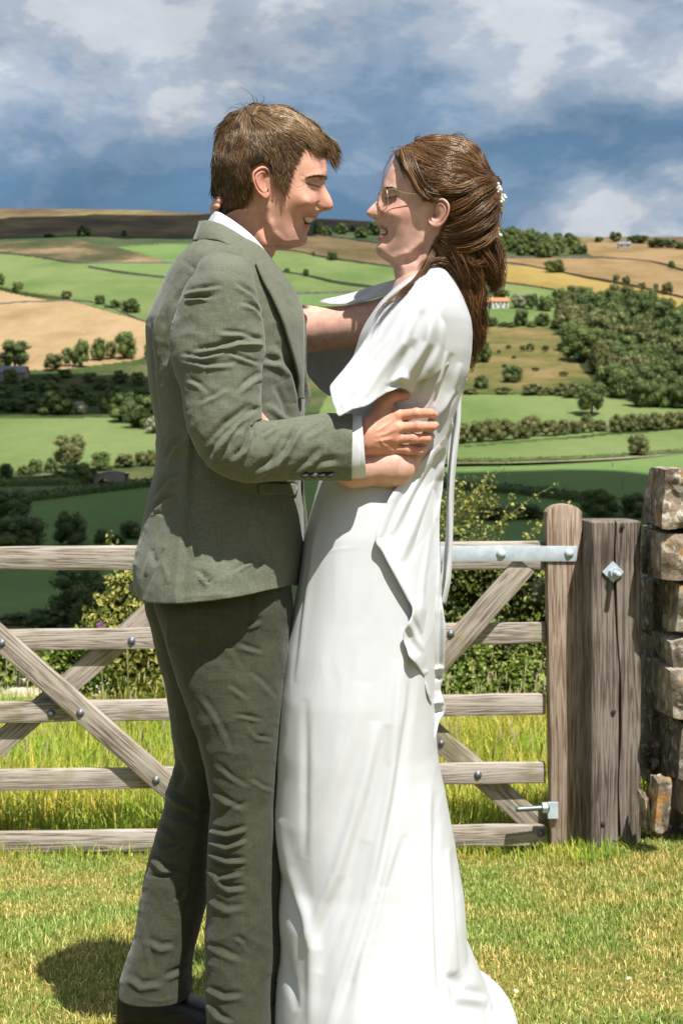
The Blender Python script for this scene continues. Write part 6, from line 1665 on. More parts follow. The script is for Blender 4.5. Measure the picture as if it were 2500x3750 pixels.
def man_hair():
    mb = MB()
    py = np.linspace(380.5, 775, 130); X, Y = mhh.shell(380.5, 775, 130, 110)
    d, _, _ = seg_dist(X, Y, hair_reg, True); ins = inside(X, Y, hair_reg)
    w = mhh.w(X, Y) + 0.004 * gnoise(X * 0.03, Y * 0.012, 3.0) - np.where(ins, 0.012 * np.clip(1 - d / 22, 0, 1) * (Y > 500), 0.05)
    v, q, nr, nc = mirror_shell(X, Y, w, D0)
    okn = ins.copy(); ok = np.concatenate([okn, okn[:, ::-1][:, 1:-1]], 1).reshape(-1)
    q = orient(v, q); q = q[ok[q].all(1)]
    mb.add(v, q=q)
    dirs = [(925, 405, .1, -.2), (1000, 395, 1, .12), (1080, 430, .9, .45), (1150, 480, .8, .6), (1205, 560, .55, .85), (960, 440, .75, .5), (1040, 470, .85, .55), (1110, 510, .75, .6), (880, 440, -.45, .9), (880, 500, -.25, 1), (940, 500, .05, 1), (1000, 520, .45, .9), (1060, 560, .55, .8),
            (850, 600, -.05, 1), (950, 580, .15, 1), (1020, 610, .3, .95), (1045, 660, .15, 1), (800, 560, -.15, 1), (785, 640, .02, 1), (830, 700, .2, 1), (890, 690, .2, 1), (830, 440, -.8, .6), (860, 410, -.9, .4)]
    mb.add(*flow_strands(mhh, hair_reg, dirs, 10500, 46, .0022, .00042, wav=.12, avoid=EAR_M, mirror=.25))
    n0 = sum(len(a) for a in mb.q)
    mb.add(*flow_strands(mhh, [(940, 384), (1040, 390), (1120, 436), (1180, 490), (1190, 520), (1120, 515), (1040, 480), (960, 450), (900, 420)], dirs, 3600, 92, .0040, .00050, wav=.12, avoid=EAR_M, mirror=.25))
    # fringe falling past the brow
    fr = [(1090, 412), (1160, 465), (1192, 505), (1180, 528), (1130, 490), (1080, 450)]
    dirs2 = [(1100, 420, .85, .5), (1160, 470, .75, .65), (1195, 520, .62, .8), (1215, 560, .5, .9), (1235, 560, .5, .85), (1180, 540, .5, .9)]
    mb.add(*flow_strands(mhh, fr, dirs2, 1500, 98, .0055, .00050, wav=.17, mirror=.6, droop=.15))
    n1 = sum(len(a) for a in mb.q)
    # fine hairs at the edges: sideburn, temple and nape
    mb.add(*flow_strands(mhh, [(1045, 560), (1100, 520), (1085, 560), (1066, 600), (1066, 650), (1046, 690), (1030, 660)], [(1060, 560, .7, .6), (1080, 540, .8, .5), (1050, 640, .1, 1), (1042, 680, .1, 1)], 500, 26, .002, .0005, wav=.5))
    mb.add(*flow_strands(mhh, [(800, 740), (860, 740), (905, 700), (900, 730), (860, 766), (810, 770)], [(830, 750, .2, 1), (890, 720, .1, 1)], 420, 24, .002, .0005, wav=.5))
    for pts in ([(934, 392), (930, 368), (917, 342), (882, 320)], [(938, 388), (940, 362), (930, 350)], [(930, 388), (905, 376), (882, 392)], [(955, 382), (968, 358), (950, 345)], [(880, 398), (850, 392), (820, 418)], [(900, 390), (880, 380), (862, 384)]):
        g = resample(np.array(pts, float), 14); mb.add(*tube(Pv(g[:, 0], g[:, 1], D0 - .01), np.linspace(.0007, .0003, 14), 4, False)[:2])
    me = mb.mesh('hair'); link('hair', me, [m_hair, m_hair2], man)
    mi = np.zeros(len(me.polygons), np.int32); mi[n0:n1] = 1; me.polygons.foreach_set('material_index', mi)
    # brow and lashes
    mb = MB(); br = np.array([(1128, 654), (1150, 647), (1172, 646), (1193, 652)], float)
    g = resample(br, 110); pts = []
    for x, y in g + RNG.normal(size=g.shape) * [2, 1.0] * np.linspace(.6, 3.6, 110)[:, None] :
        s = np.linspace(0, 1, 4)[:, None]; p2 = np.array([x, y]) + s * np.array([-13, -3 + RNG.normal() * 2])
        w = mh.w(p2[:, 0], p2[:, 1]); pts.append(Pv(p2[:, 0], p2[:, 1], D0 - w - .0012 * np.sin(np.linspace(0.3, 2.6, 4)) - .0004))
    pts = np.array(pts); rr = np.tile(np.array([.00034, .00034, .00025, .0001]), (len(pts), 1)); mb.add(*tubes_batch(pts, rr))
    pm = pts.copy(); pm[..., 1] = 2 * D0 - pm[..., 1]; mb.add(*tubes_batch(pm, rr))
    link('eyebrow', mb.mesh('eyebrow'), simple_mat('dark_brow', (0.07, 0.04, 0.025), 0.6), man)
    pts = []
    for t in np.linspace(0, 1, 46):
        x, y = resample(np.array([(1124, 673), (1145, 680), (1172, 685)], float), 47)[int(t * 46)]
        s = np.linspace(0, 1, 4); w = float(mh.w(np.array([x]), np.array([y]))[0]); pts.append(Pv(x + s * 7 * (0.4 + t), y + s * 5 - s ** 2 * 1.5, D0 - w - .001 - s * .0035))
    pts = np.array(pts); mb = MB(); mb.add(*tubes_batch(pts, np.tile(np.array([.0003, .00028, .0002, .0001]), (len(pts), 1))))
    link('eyelashes', mb.mesh('eyelashes'), simple_mat('dark_lash', (0.03, 0.018, 0.012), 0.6), man)
man_hair()

# ---- jacket
jr = [(868, 735, 905, .050), (885, 716, 935, .075), (905, 704, 962, .105), (930, 682, 978, .135), (960, 652, 1000, .152), (1000, 622, 1030, .160), (1050, 601, 1063, .164), (1118, 570, 1096, .166), (1166, 547, 1108, .167), (1228, 541, 1110, .166), (1324, 543, 1112, .162), (1396, 552, 1112, .156), (1487, 566, 1112, .150), (1560, 576, 1110, .148), (1635, 578, 1106, .147),
      (1690, 577, 1102, .148), (1760, 566, 1099, .152), (1806, 553, 1101, .156), (1877, 537, 1107, .163), (1959, 521, 1108, .170), (2016, 505, 1106, .180), (2080, 496, 1098, .190), (2128, 498, 1091, .196), (2158, 503, 1086, .199)]
_jr = np.array(jr, float)
def jacket_D(px, py):
    """distance of the jacket's near surface for view points"""
    L, R, W = (np.interp(py, _jr[:, 0], _jr[:, k]) for k in (1, 2, 3))
    u = np.clip(np.abs(px - (L + R) / 2) / ((R - L) / 2 + 1e-6), 0, 0.999)
    return D0 - W * (1 - u ** 2.3) ** (1 / 2.3)
j_feats = [('step', [(708, 1560), (700, 1660), (692, 1800), (686, 1900), (668, 2060), (655, 2230)], .0040, 4, 30), ('line', [(560, 1160), (556, 1260), (572, 1420), (590, 1560)], -.003, 5), ('line', [(600, 1120), (575, 1230), (580, 1330)], .003, 12), ('fold', [(640, 1050), (600, 1180), (590, 1330)], .003, 14),
           ('fold', [(560, 1840), (620, 1760), (690, 1735)], .004, 10), ('fold', [(548, 1885), (610, 1830), (660, 1820)], .0045, 9), ('line', [(552, 1872), (600, 1884), (655, 1884)], -.003, 4), ('line', [(558, 2010), (572, 2066), (600, 2010)], -.0045, 6), ('line', [(575, 2064), (545, 2130), (530, 2190)], -.004, 6), ('line', [(560, 2020), (540, 2110)], .004, 10),
           ('line', [(572, 2064), (570, 2200)], -.002, 3), ('line', [(600, 2060), (622, 2140)], .003, 9), ('fold', [(725, 2090), (775, 2150)], .0065, 7), ('line', [(730, 2094), (780, 2152)], -.004, 5), ('fold', [(850, 2100), (900, 2068), (930, 2060)], .0025, 5), ('line', [(935, 2100), (955, 2060), (980, 2050)], -.003, 4), ('line', [(770, 1990), (800, 2070)], -.0018, 8), ('line', [(690, 1980), (720, 2050)], .002, 9),
           ('line', [(930, 1800), (965, 1930), (1005, 2150)], -.0016, 2.2), ('line', [(990, 1770), (1090, 1780)], -.005, 7), ('line', [(940, 1770), (1030, 1776)], .004, 8), ('fold', [(1000, 1260), (1060, 1350), (1090, 1470)], .006, 16), ('fold', [(960, 1320), (1020, 1330), (1060, 1370)], .005, 14), ('line', [(975, 1480), (1030, 1530), (1080, 1560)], .006, 12), ('line', [(1000, 1400), (1040, 1480), (1060, 1560)], -.005, 10),
           ('line', [(660, 945), (720, 990), (640, 1120)], -.002, 8), ('fold', [(700, 1020), (650, 1100), (615, 1250), (600, 1330)], .004, 14), ('line', [(780, 885), (784, 965)], -.0016, 3), ('fold', [(610, 1700), (640, 1640), (690, 1600)], .004, 11), ('line', [(880, 2175), (660, 2186)], .001, 6)]
def man_jacket():
    v = loft_rows(jr, D0, 220, 5.0, 3, 2.3)
    # the hem rises towards the front; the skirts hang free behind
    px, py = topx(v); t = np.clip((py - 1950) / 250, 0, 1)
    drop = np.interp(px, [500, 530, 656, 785, 880, 976, 1067, 1092], [-4, 18, 10, -2, -14, -30, -42, -20])
    v[..., 2] -= t ** 2 * drop * D0 / F
    V, q = dress_up(v, j_feats, gain=1.25, noise=[(.0018, 150, 110, 0.5, 1.0), (.0006, 60, 70, -0.7, 5.0)])
    ob = link('jacket', MB().add(V, q=q).mesh('jacket'), linen, man); sm = ob.modifiers.new('thickness', 'SOLIDIFY'); sm.thickness = .003; sm.offset = -1
    return ob
jacket = man_jacket()
s_feats = [('fold', [(676, 1075), (740, 1062), (815, 1050)], .004, 8), ('fold', [(680, 1098), (735, 1092), (770, 1096)], .004, 6), ('line', [(690, 1090), (760, 1084), (790, 1084)], -.003, 4), ('fold', [(860, 1040), (920, 1080), (955, 1130)], .004, 9), ('fold', [(880, 1110), (930, 1130), (958, 1170)], .0035, 8), ('fold', [(800, 1220), (880, 1225), (960, 1250)], .004, 9),
           ('fold', [(700, 1290), (790, 1275), (870, 1248), (962, 1252)], .006, 9), ('fold', [(815, 1280), (870, 1260), (960, 1258)], .0045, 6), ('fold', [(665, 1300), (740, 1310), (820, 1290)], .005, 8), ('fold', [(665, 1318), (760, 1340), (860, 1335)], .004, 8), ('fold', [(830, 1290), (890, 1315), (945, 1335)], .004, 7), ('fold', [(690, 1390), (730, 1410), (760, 1440)], .003, 8), ('fold', [(730, 1480), (790, 1450), (830, 1420)], .0025, 8),
           ('fold', [(870, 1440), (910, 1400), (955, 1370)], .004, 10), ('line', [(757, 1140), (754, 1280), (758, 1440)], -.0016, 3), ('line', [(745, 1690), (790, 1620), (850, 1560), (920, 1505), (955, 1492)], -.010, 10), ('fold', [(760, 1640), (830, 1560), (930, 1490)], .007, 14), ('line', [(775, 1715), (800, 1650), (870, 1570)], .006, 12), ('line', [(800, 1690), (850, 1600), (900, 1540)], -.005, 8),
           ('fold', [(850, 1690), (900, 1640), (920, 1570)], .007, 10), ('line', [(905, 1665), (930, 1600), (925, 1550)], -.006, 7), ('fold', [(920, 1740), (1000, 1690), (1050, 1600)], .006, 12), ('fold', [(985, 1720), (1040, 1660), (1100, 1560)], .007, 11), ('line', [(1010, 1690), (1050, 1640), (1080, 1570)], -.005, 8), ('fold', [(1060, 1740), (1140, 1690), (1180, 1640)], .004, 12), ('fold', [(960, 1600), (1000, 1570), (1030, 1555)], .005, 8),
           ('fold', [(1110, 1740), (1180, 1700), (1240, 1690)], .003, 12), ('fold', [(1120, 1600), (1170, 1570), (1200, 1540)], .003, 10), ('line', [(800, 985), (760, 1020), (700, 1090), (660, 1160)], .002, 20)]
sl_st = [(838, 940, 2.610, 66, .040), (828, 972, 2.590, 92, .055), (822, 1018, 2.576, 108, .062), (812, 1080, 2.570, 136, .064), (806, 1140, 2.568, 152, .064), (798, 1228, 2.564, 170, .064), (799, 1314, 2.560, 168, .063), (810, 1400, 2.555, 146, .060), (815, 1480, 2.550, 140, .060), (826, 1555, 2.546, 136, .060), (858, 1618, 2.544, 126, .060), (915, 1648, 2.545, 118, .059), (1000, 1650, 2.552, 108, .056), (1100, 1643, 2.562, 113, .054), (1200, 1637, 2.572, 120, .053), (1288, 1638, 2.580, 119, .052)]
def sleeve(st, feats, seed):
    v = sweep(st, 120, 210, 2.15)
    V, q = dress_up(v, feats, gain=1.2, noise=[(.0016, 130, 80, 0.25, seed), (.0006, 50, 45, -0.5, seed + 4)])
    ob = link('sleeve', MB().add(V, q=q).mesh('sleeve'), linen, jacket); sm = ob.modifiers.new('thickness', 'SOLIDIFY'); sm.thickness = .003; sm.offset = -1
    return ob
sleeve(sl_st, s_feats, 2.0)
far = []
for x, y, d, a, b in sl_st:
    d2 = 2 * D0 - d; far.append((1250 + (x - 1250) * d / d2, YH + (y - YH) * d / d2 + 8, d2, a * d / d2, b))
sleeve(far[:-1], [], 9.0)
def strip(name, A, B, mat, par, n=90, m=10, bulge=0.0, th=.003, both=True):
    """band between two edges, each (px,py,D); mirrored to the far side when both"""
    a = resample(np.array(A, float), n); b = resample(np.array(B, float), n)
    s = np.linspace(0, 1, m)[None, :, None]
    p = a[:, None] * (1 - s) + b[:, None] * s
    p[..., 2] -= bulge * np.sin(np.pi * s[..., 0])
    v = Pv(p[..., 0], p[..., 1], p[..., 2]); mb = MB(); q = grid_quads(n, m)
    fn = np.cross(v[1:, :-1] - v[:-1, :-1], v[:-1, 1:] - v[:-1, :-1])[..., 1].sum()
    mb.add(v.reshape(-1, 3), q=q if fn < 0 else q[:, ::-1])
    if both:
        v2 = v.copy(); v2[..., 1] = 2 * D0 - v2[..., 1]; mb.add(v2.reshape(-1, 3), q=q[:, ::-1] if fn < 0 else q)
    ob = link(name, mb.mesh(name), mat, par)
    sm = ob.modifiers.new('thickness', 'SOLIDIFY'); sm.thickness = th; sm.offset = -1
    return ob
strip('collar', [(733, 812, D0), (745, 811, D0 - .040), (768, 812, D0 - .058), (800, 822, D0 - .070), (850, 848, D0 - .077), (900, 880, D0 - .076), (950, 922, D0 - .066), (984, 950, D0 - .046), (990, 960, D0 - .038)],
      [(711, 884, D0), (716, 885, D0 - .045), (735, 882, D0 - .075), (762, 880, D0 - .097), (800, 884, D0 - .120), (850, 912, D0 - .138), (896, 944, D0 - .140), (928, 960, D0 - .132), (950, 975, D0 - .118)], linen, jacket, bulge=.008)
_le = [(934, 966), (957, 1022), (995, 1095), (1030, 1175), (1056, 1260), (1078, 1335), (1091, 1395), (1094, 1460)]
_li = [(985, 950), (1030, 1003), (1062, 1046), (1090, 1095), (1107, 1160), (1110, 1250), (1110, 1340), (1106, 1460)]
strip('lapel', [(x, y, float(jacket_D(np.array(x), np.array(y))) - (.011 if k < 7 else .004)) for k, (x, y) in enumerate(_le)], [(x, y, float(jacket_D(np.array(x - 6), np.array(y))) - .006) for x, y in _li], linen, jacket, bulge=.006, th=.004)
patch('lapel', [(1108, 1300), (1116, 1340), (1126, 1400), (1135, 1447), (1122, 1490), (1100, 1540), (1085, 1560), (1092, 1440)], RBF([(1108, 1300, D0 + .06), (1135, 1447, D0 + .03), (1100, 1540, D0 + .02), (1085, 1500, D0 + .06), (1092, 1440, D0 + .07)]), linen, jacket)
patch('front_edge', [(1094, 1640), (1104, 1700), (1110, 1800), (1122, 1920), (1118, 1980), (1104, 2060), (1088, 2080), (1085, 1800)], RBF([(1094, 1640, D0 + .03), (1122, 1920, D0 + .05), (1104, 2060, D0 + .04), (1085, 1800, D0 + .08)]), linen, jacket)
patch('vent_flap', [(500, 2095), (478, 2140), (470, 2152), (498, 2180), (520, 2190), (530, 2110)], RBF([(500, 2095, D0 + .03), (470, 2152, D0 + .07), (520, 2190, D0 + .03), (530, 2110, D0 + .02)]), linen, jacket)
patch('pocket_flap', [(950, 1766), (1030, 1772), (1088, 1776), (1086, 1812), (1030, 1810), (952, 1802)], lambda x, y: jacket_D(x, y) - .005, linen, jacket, 8.0, .003)
# buttons on the cuff
bv, bq, bt = tube([[0, .002, 0], [0, -.001, 0], [0, -.0018, 0]], [.0075, .0075, .0062], 18)
bme = MB().add(bv, bq, bt).mesh('cuff_button'); bme.materials.append(horn); bme.set_sharp_from_angle(angle=.6)
for x, y, d in ((1114, 1736, 2.527), (1148, 1737, 2.531), (1176, 1735, 2.534), (1206, 1734, 2.538)):
    o = bpy.data.objects.new('cuff_button', bme); COL.objects.link(o); o.location = P(x, y, d - .004); o.rotation_euler = (-.55, 0, 0); bpy.context.view_layer.update(); o.parent = jacket; o.matrix_parent_inverse = jacket.matrix_basis.inverted()
# shirt
shirt = strip('shirt_collar', [(784, 778, D0), (796, 777, D0 - .042), (820, 788, D0 - .060), (870, 821, D0 - .069), (920, 862, D0 - .068), (958, 905, D0 - .058), (980, 940, D0 - .042), (987, 952, D0 - .030)],
      [(752, 830, D0), (768, 832, D0 - .050), (800, 850, D0 - .065), (850, 880, D0 - .073), (900, 912, D0 - .072), (940, 945, D0 - .064), (966, 968, D0 - .052), (985, 985, D0 - .038)], shirt_mat, man, bulge=.003, th=.002)
def cuff():
    st = [(1262, 1640, 2.580, 112, .046), (1290, 1638, 2.581, 114, .046), (1318, 1636, 2.583, 114, .046), (1331, 1635, 2.584, 113, .046)]
    v = sweep(st, 80, 30, 2.3); V, q = dress_up(v, [('line', [(1318, 1520), (1320, 1640), (1318, 1755)], -.0008, 2)], [(.0008, 60, 80, 0, 3.0)])
    ob = link('shirt_cuff', MB().add(V, q=q).mesh('shirt_cuff'), shirt_mat, man); sm = ob.modifiers.new('thickness', 'SOLIDIFY'); sm.thickness = .002; sm.offset = -1
cuff()

# ---- trousers
tn = [(2080, 575, 1055, .080), (2160, 566, 1066, .082), (2222, 566, 1070, .085), (2336, 608, 1062, .088), (2413, 628, 1055, .090), (2500, 655, 1045, .091), (2532, 670, 1042, .091), (2687, 721, 1030, .088), (2802, 755, 1020, .082), (2945, 777, 1014, .076), (3030, 768, 1016, .076), (3089, 764, 1020, .077), (3203, 761, 1026, .078), (3318, 761, 1030, .078), (3400, 753, 1032, .079), (3490, 755, 1026, .080), (3548, 757, 1010, .080), (3634, 754, 1008, .082), (3748, 760, 1012, .084), (3796, 762, 1014, .084)]
tf = [(2080, 545, 1000, .085), (2160, 535, 1000, .088), (2222, 533, 1000, .09), (2284, 553, 985, .092), (2400, 580, 950, .098), (2503, 608, 900, .094), (2658, 630, 860, .088), (2744, 640, 838, .084), (2800, 648, 825, .08), (2845, 632, 815, .08), (2885, 616, 805, .079), (2934, 610, 796, .078), (3020, 584, 785, .077), (3117, 556, 775, .077), (3203, 533, 766, .077), (3318, 514, 753, .077), (3433, 494, 720, .078), (3500, 471, 702, .079), (3560, 450, 700, .08), (3600, 441, 699, .081), (3630, 438, 698, .081)]
tn_f = [('line', [(918, 2240), (918, 2290), (914, 2600), (908, 3000), (895, 3300), (885, 3600)], -.0022, 2.4), ('line', [(916, 2150), (918, 2230), (918, 2285)], -.008, 7), ('fold', [(880, 2270), (915, 2290), (960, 2270)], .004, 10), ('fold', [(870, 2360), (910, 2375), (960, 2390)], .004, 9), ('fold', [(815, 2350), (860, 2400), (880, 2450)], .003, 10), ('line', [(620, 2230), (618, 2310), (624, 2400)], .003, 6),
        ('fold', [(730, 2540), (800, 2640), (850, 2760)], .003, 10), ('fold', [(840, 2510), (880, 2540), (900, 2560)], .004, 8), ('fold', [(860, 2620), (900, 2625), (960, 2640)], .0035, 7), ('fold', [(915, 2670), (940, 2700), (1000, 2710)], .0035, 8), ('fold', [(790, 2795), (840, 2840), (900, 2880)], .003, 9), ('fold', [(915, 2850), (960, 2880), (1000, 2895)], .003, 8), ('fold', [(780, 2900), (840, 2940), (890, 2960)], .004, 10), ('line', [(820, 2960), (880, 2950), (905, 2930)], -.004, 9),
        ('fold', [(770, 3040), (830, 3052), (905, 3030)], .007, 9), ('fold', [(765, 3080), (830, 3100), (905, 3075)], .008, 8), ('line', [(770, 3062), (840, 3072), (900, 3056)], -.006, 6), ('fold', [(766, 3120), (830, 3150), (900, 3150)], .008, 10), ('fold', [(764, 3180), (800, 3215), (890, 3195)], .006, 9), ('line', [(770, 3150), (840, 3172), (900, 3170)], -.005, 7), ('fold', [(780, 3215), (840, 3255), (900, 3250)], .006, 10), ('fold', [(765, 3290), (830, 3330), (900, 3320)], .004, 12),
        ('fold', [(760, 3460), (820, 3490), (890, 3520)], .004, 12), ('fold', [(860, 3430), (890, 3450), (900, 3480)], .004, 8), ('fold', [(760, 3620), (820, 3650), (890, 3645)], .005, 11), ('fold', [(760, 3670), (800, 3720), (850, 3745)], .006, 10), ('fold', [(910, 2460), (960, 2500), (1010, 2560)], .003, 10)]
tf_f = [('step', [(725, 3030), (700, 3200), (660, 3400), (600, 3600), (590, 3690)], .0016, 3, 20), ('fold', [(590, 3030), (620, 3050), (650, 3065)], .008, 8), ('fold', [(575, 3090), (620, 3110), (670, 3095)], .008, 8), ('fold', [(556, 3130), (600, 3180), (690, 3190)], .009, 11), ('line', [(545, 3205), (610, 3205), (690, 3190)], -.007, 6), ('fold', [(615, 2890), (660, 2930), (720, 2960)], .009, 12), ('line', [(620, 2960), (690, 2985), (760, 2960)], -.007, 12), ('fold', [(605, 2980), (650, 3000), (720, 3010)], .007, 12),
        ('fold', [(640, 3300), (670, 3280), (690, 3250)], .005, 8), ('fold', [(540, 3440), (590, 3470), (640, 3460)], .005, 12), ('fold', [(530, 3360), (545, 3480), (560, 3560)], .003, 10), ('fold', [(470, 3570), (520, 3610), (590, 3600)], .006, 12), ('fold', [(600, 3580), (650, 3560), (690, 3540)], .005, 10), ('line', [(632, 2700), (660, 2800), (700, 2850)], -.004, 10), ('fold', [(645, 2790), (660, 2840), (640, 2890)], .006, 12), ('line', [(480, 3650), (580, 3668), (690, 3640)], .0015, 8)]
def trouser():
    mb = MB()
    v = loft_rows([r + (2.69 if r[0] < 2300 else 2.705,) for r in tn], D0, 150, 5.0, 3, 2.2); V, q = dress_up(v, tn_f, gain=0.85, noise=[(.0016, 150, 130, 0.9, 6.0), (.0006, 60, 60, -0.6, 8.0)]); mb.add(V, q=q)
    # the standing leg's front edge bends in below the shin
    v = loft_rows([r + (2.845 if r[0] < 2300 else 2.872,) for r in tf], D0, 150, 5.0, 3, 2.2)
    V, q = dress_up(v, tf_f, gain=0.8, noise=[(.0016, 150, 130, 0.9, 3.0), (.0006, 60, 60, -0.6, 2.0)]); mb.add(V, q=q)
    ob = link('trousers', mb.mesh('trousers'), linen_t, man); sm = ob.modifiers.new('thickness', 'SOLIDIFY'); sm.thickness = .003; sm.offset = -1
trouser()
def shoe(heel_px, toe_px, top_py, D, lab=None):
    m = D / F; x0, x1 = P(heel_px, 0, D)[0], P(toe_px, 0, D)[0]; L = x1 - x0
    z0 = float(zg((x0 + x1) / 2, D)) + .003; zt = H - (top_py - YH) * m
    s = np.linspace(0, 1, 60); n = 40
    hgt = np.interp(s, [0, .05, .2, .38, .5, .62, .8, .93, 1], [.75, .98, 1, .98, .78, .60, .46, .36, .12]) * (zt - z0 - .022)
    wid = np.interp(s, [0, .06, .2, .4, .6, .75, .9, .97, 1], [.018, .030, .034, .034, .040, .046, .040, .026, .008])
    th = np.linspace(0, 2 * np.pi, n, endpoint=False)
    c, sn = np.cos(th), np.sin(th)
    v = np.zeros((60, n, 3)); v[..., 0] = x0 + L * s[:, None]
    v[..., 1] = D - wid[:, None] * np.sign(c) * np.abs(c) ** .8
    v[..., 2] = z0 + .022 + hgt[:, None] * np.where(sn > 0, np.abs(sn) ** .6, 0)
    e = lab
    o = link('shoe', MB().add(v.reshape(-1, 3), q=orient(v.reshape(-1, 3), grid_quads(60, n, True))).mesh('shoe'), black_leather, man)
    vs = []
    for zz, k in ((0, 1.06), (.022, 1.08), (.024, 1.0)):
        vs.append(np.stack([np.concatenate([x0 + L * s, x0 + L * s[::-1]]), np.concatenate([D - wid * k - .002, (D + wid * k + .002)[::-1]]), np.full(120, z0 + zz)], -1))
    vs = np.array(vs); mb = MB().add(vs.reshape(-1, 3), q=orient(vs.reshape(-1, 3), grid_quads(3, 120, True)))
    link('sole', mb.mesh('sole'), simple_mat('black_rubber', (0.012, 0.012, 0.012), 0.7), o)
    mb = MB()                                       # punched brogue seams and laces
    for pts in ([(.12, .70), (.25, .55), (.36, .62), (.44, .40)], [(.44, .40), (.55, .50), (.62, .42)], [(.60, .42), (.72, .22), (.86, .16)]):
        g = resample(np.array(pts), 26)
        for a, b in g:
            w = np.interp(a, s, wid); hh = np.interp(a, s, hgt); iv, it = ICO1
            mb.add(iv * .0011 + [x0 + L * a, D - w * (1 - b ** 3) ** .5 - .0012, z0 + .024 + hh * b], t=it)
    link('stitching', mb.mesh('stitching'), simple_mat('worn_brown_thread', (0.09, 0.05, 0.035), 0.8), o)
    mb = MB()
    for k in range(4):
        a = .42 + .045 * k; hh = np.interp(a, s, hgt); mb.add(*tube(np.array([[x0 + L * a, D - .024, z0 + .015 + hh * .9], [x0 + L * a, D, z0 + .026 + hh], [x0 + L * a, D + .024, z0 + .015 + hh * .9]]), .0018, 6))
    a = .42; hh = np.interp(a, s, hgt); c0 = np.array([x0 + L * a, D - .01, z0 + .026 + hh]); t = np.linspace(0, 1, 12)
    for sg in (1, -1): mb.add(*tube(np.stack([c0[0] + .018 * np.sin(t * 3.1) + .012 * t, c0[1] - .01 - .012 * t * sg, c0[2] + .018 * np.sin(t * 3.1) - .03 * t], -1), .0015, 5))
    link('shoelace', mb.mesh('shoelace'), simple_mat('black_lace', (0.01, 0.01, 0.01), 0.8), o)
shoe(434, 880, 3590, 2.872)
shoe(800, 1230, 3580, 2.705)
# ================================================================== THE WOMAN
woman = empty('person', (P(1420, 0, D0)[0], D0, float(zg(0.08, D0))))
tag(woman, 'bride in a white satin dress with glasses and pearl hair pins, seen in profile', 'person')
W_SKIN = np.array([0.60, 0.372, 0.292])
wskin_m = attr_mat_skin('pale_skin')
w_front = [(1560, 505), (1500, 525), (1466, 545), (1445, 565), (1432, 592), (1420, 620), (1411, 645), (1404, 668), (1399, 690), (1394, 706), (1391, 718), (1386, 728), (1377, 738), (1365, 749), (1354, 760), (1344, 772), (1341, 780), (1344, 788), (1352, 794), (1364, 799), (1374, 804), (1378, 811), (1378, 818),
           (1377, 823), (1380, 829), (1388, 835), (1391, 843), (1392, 852), (1388, 860), (1382, 868), (1382, 875), (1386, 883), (1384, 892), (1378, 902), (1376, 912), (1378, 925), (1385, 935), (1396, 942), (1412, 951), (1428, 961), (1438, 975), (1443, 1000), (1448, 1030), (1454, 1062), (1456, 1090)]
w_back = [(1565, 505), (1640, 515), (1700, 545), (1740, 600), (1755, 680), (1748, 740), (1725, 800), (1690, 860), (1665, 910), (1655, 960), (1660, 1000), (1680, 1040), (1695, 1090)]
w_ctrl = [(1560, 545, .050), (1650, 560, .052), (1710, 610, .048), (1500, 575, .052), (1600, 620, .066), (1680, 660, .068), (1735, 690, .045), (1560, 700, .068), (1640, 760, .070), (1710, 780, .052), (1450, 610, .030), (1475, 620, .044), (1505, 640, .056), (1430, 655, .030), (1416, 662, .021),
          (1407, 690, .021), (1425, 690, .033), (1424, 721, .029), (1444, 719, .039), (1408, 722, .016), (1460, 716, .047), (1502, 700, .058), (1480, 760, .060), (1535, 755, .065), (1440, 772, .048), (1418, 775, .037), (1430, 792, .044), (1396, 724, .011), (1382, 742, .0085), (1363, 765, .012), (1350, 779, .0105), (1383, 788, .0165), (1398, 787, .023), (1380, 808, .010),
          (1420, 850, .030), (1400, 828, .019), (1398, 866, .018), (1385, 826, .011), (1392, 903, .019), (1384, 918, .014), (1420, 900, .031), (1450, 840, .047), (1490, 830, .055), (1540, 830, .060), (1550, 870, .058), (1480, 920, .044), (1435, 935, .031), (1410, 938, .026),
          (1480, 980, .040), (1540, 960, .048), (1600, 930, .052), (1500, 1030, .046), (1560, 1000, .054), (1625, 980, .048), (1560, 1060, .068), (1640, 1040, .062), (1480, 1070, .05), (1600, 860, .060)]
w_rad = [(1560, 540, 110), (1700, 600, 100), (1740, 700, 80), (1470, 570, 60), (1420, 630, 34), (1400, 690, 20), (1390, 720, 13), (1355, 765, 15), (1365, 797, 9), (1380, 818, 12), (1388, 860, 13), (1382, 915, 22), (1420, 950, 24), (1443, 1000, 45), (1460, 1070, 50), (1660, 960, 60), (1690, 850, 70)]
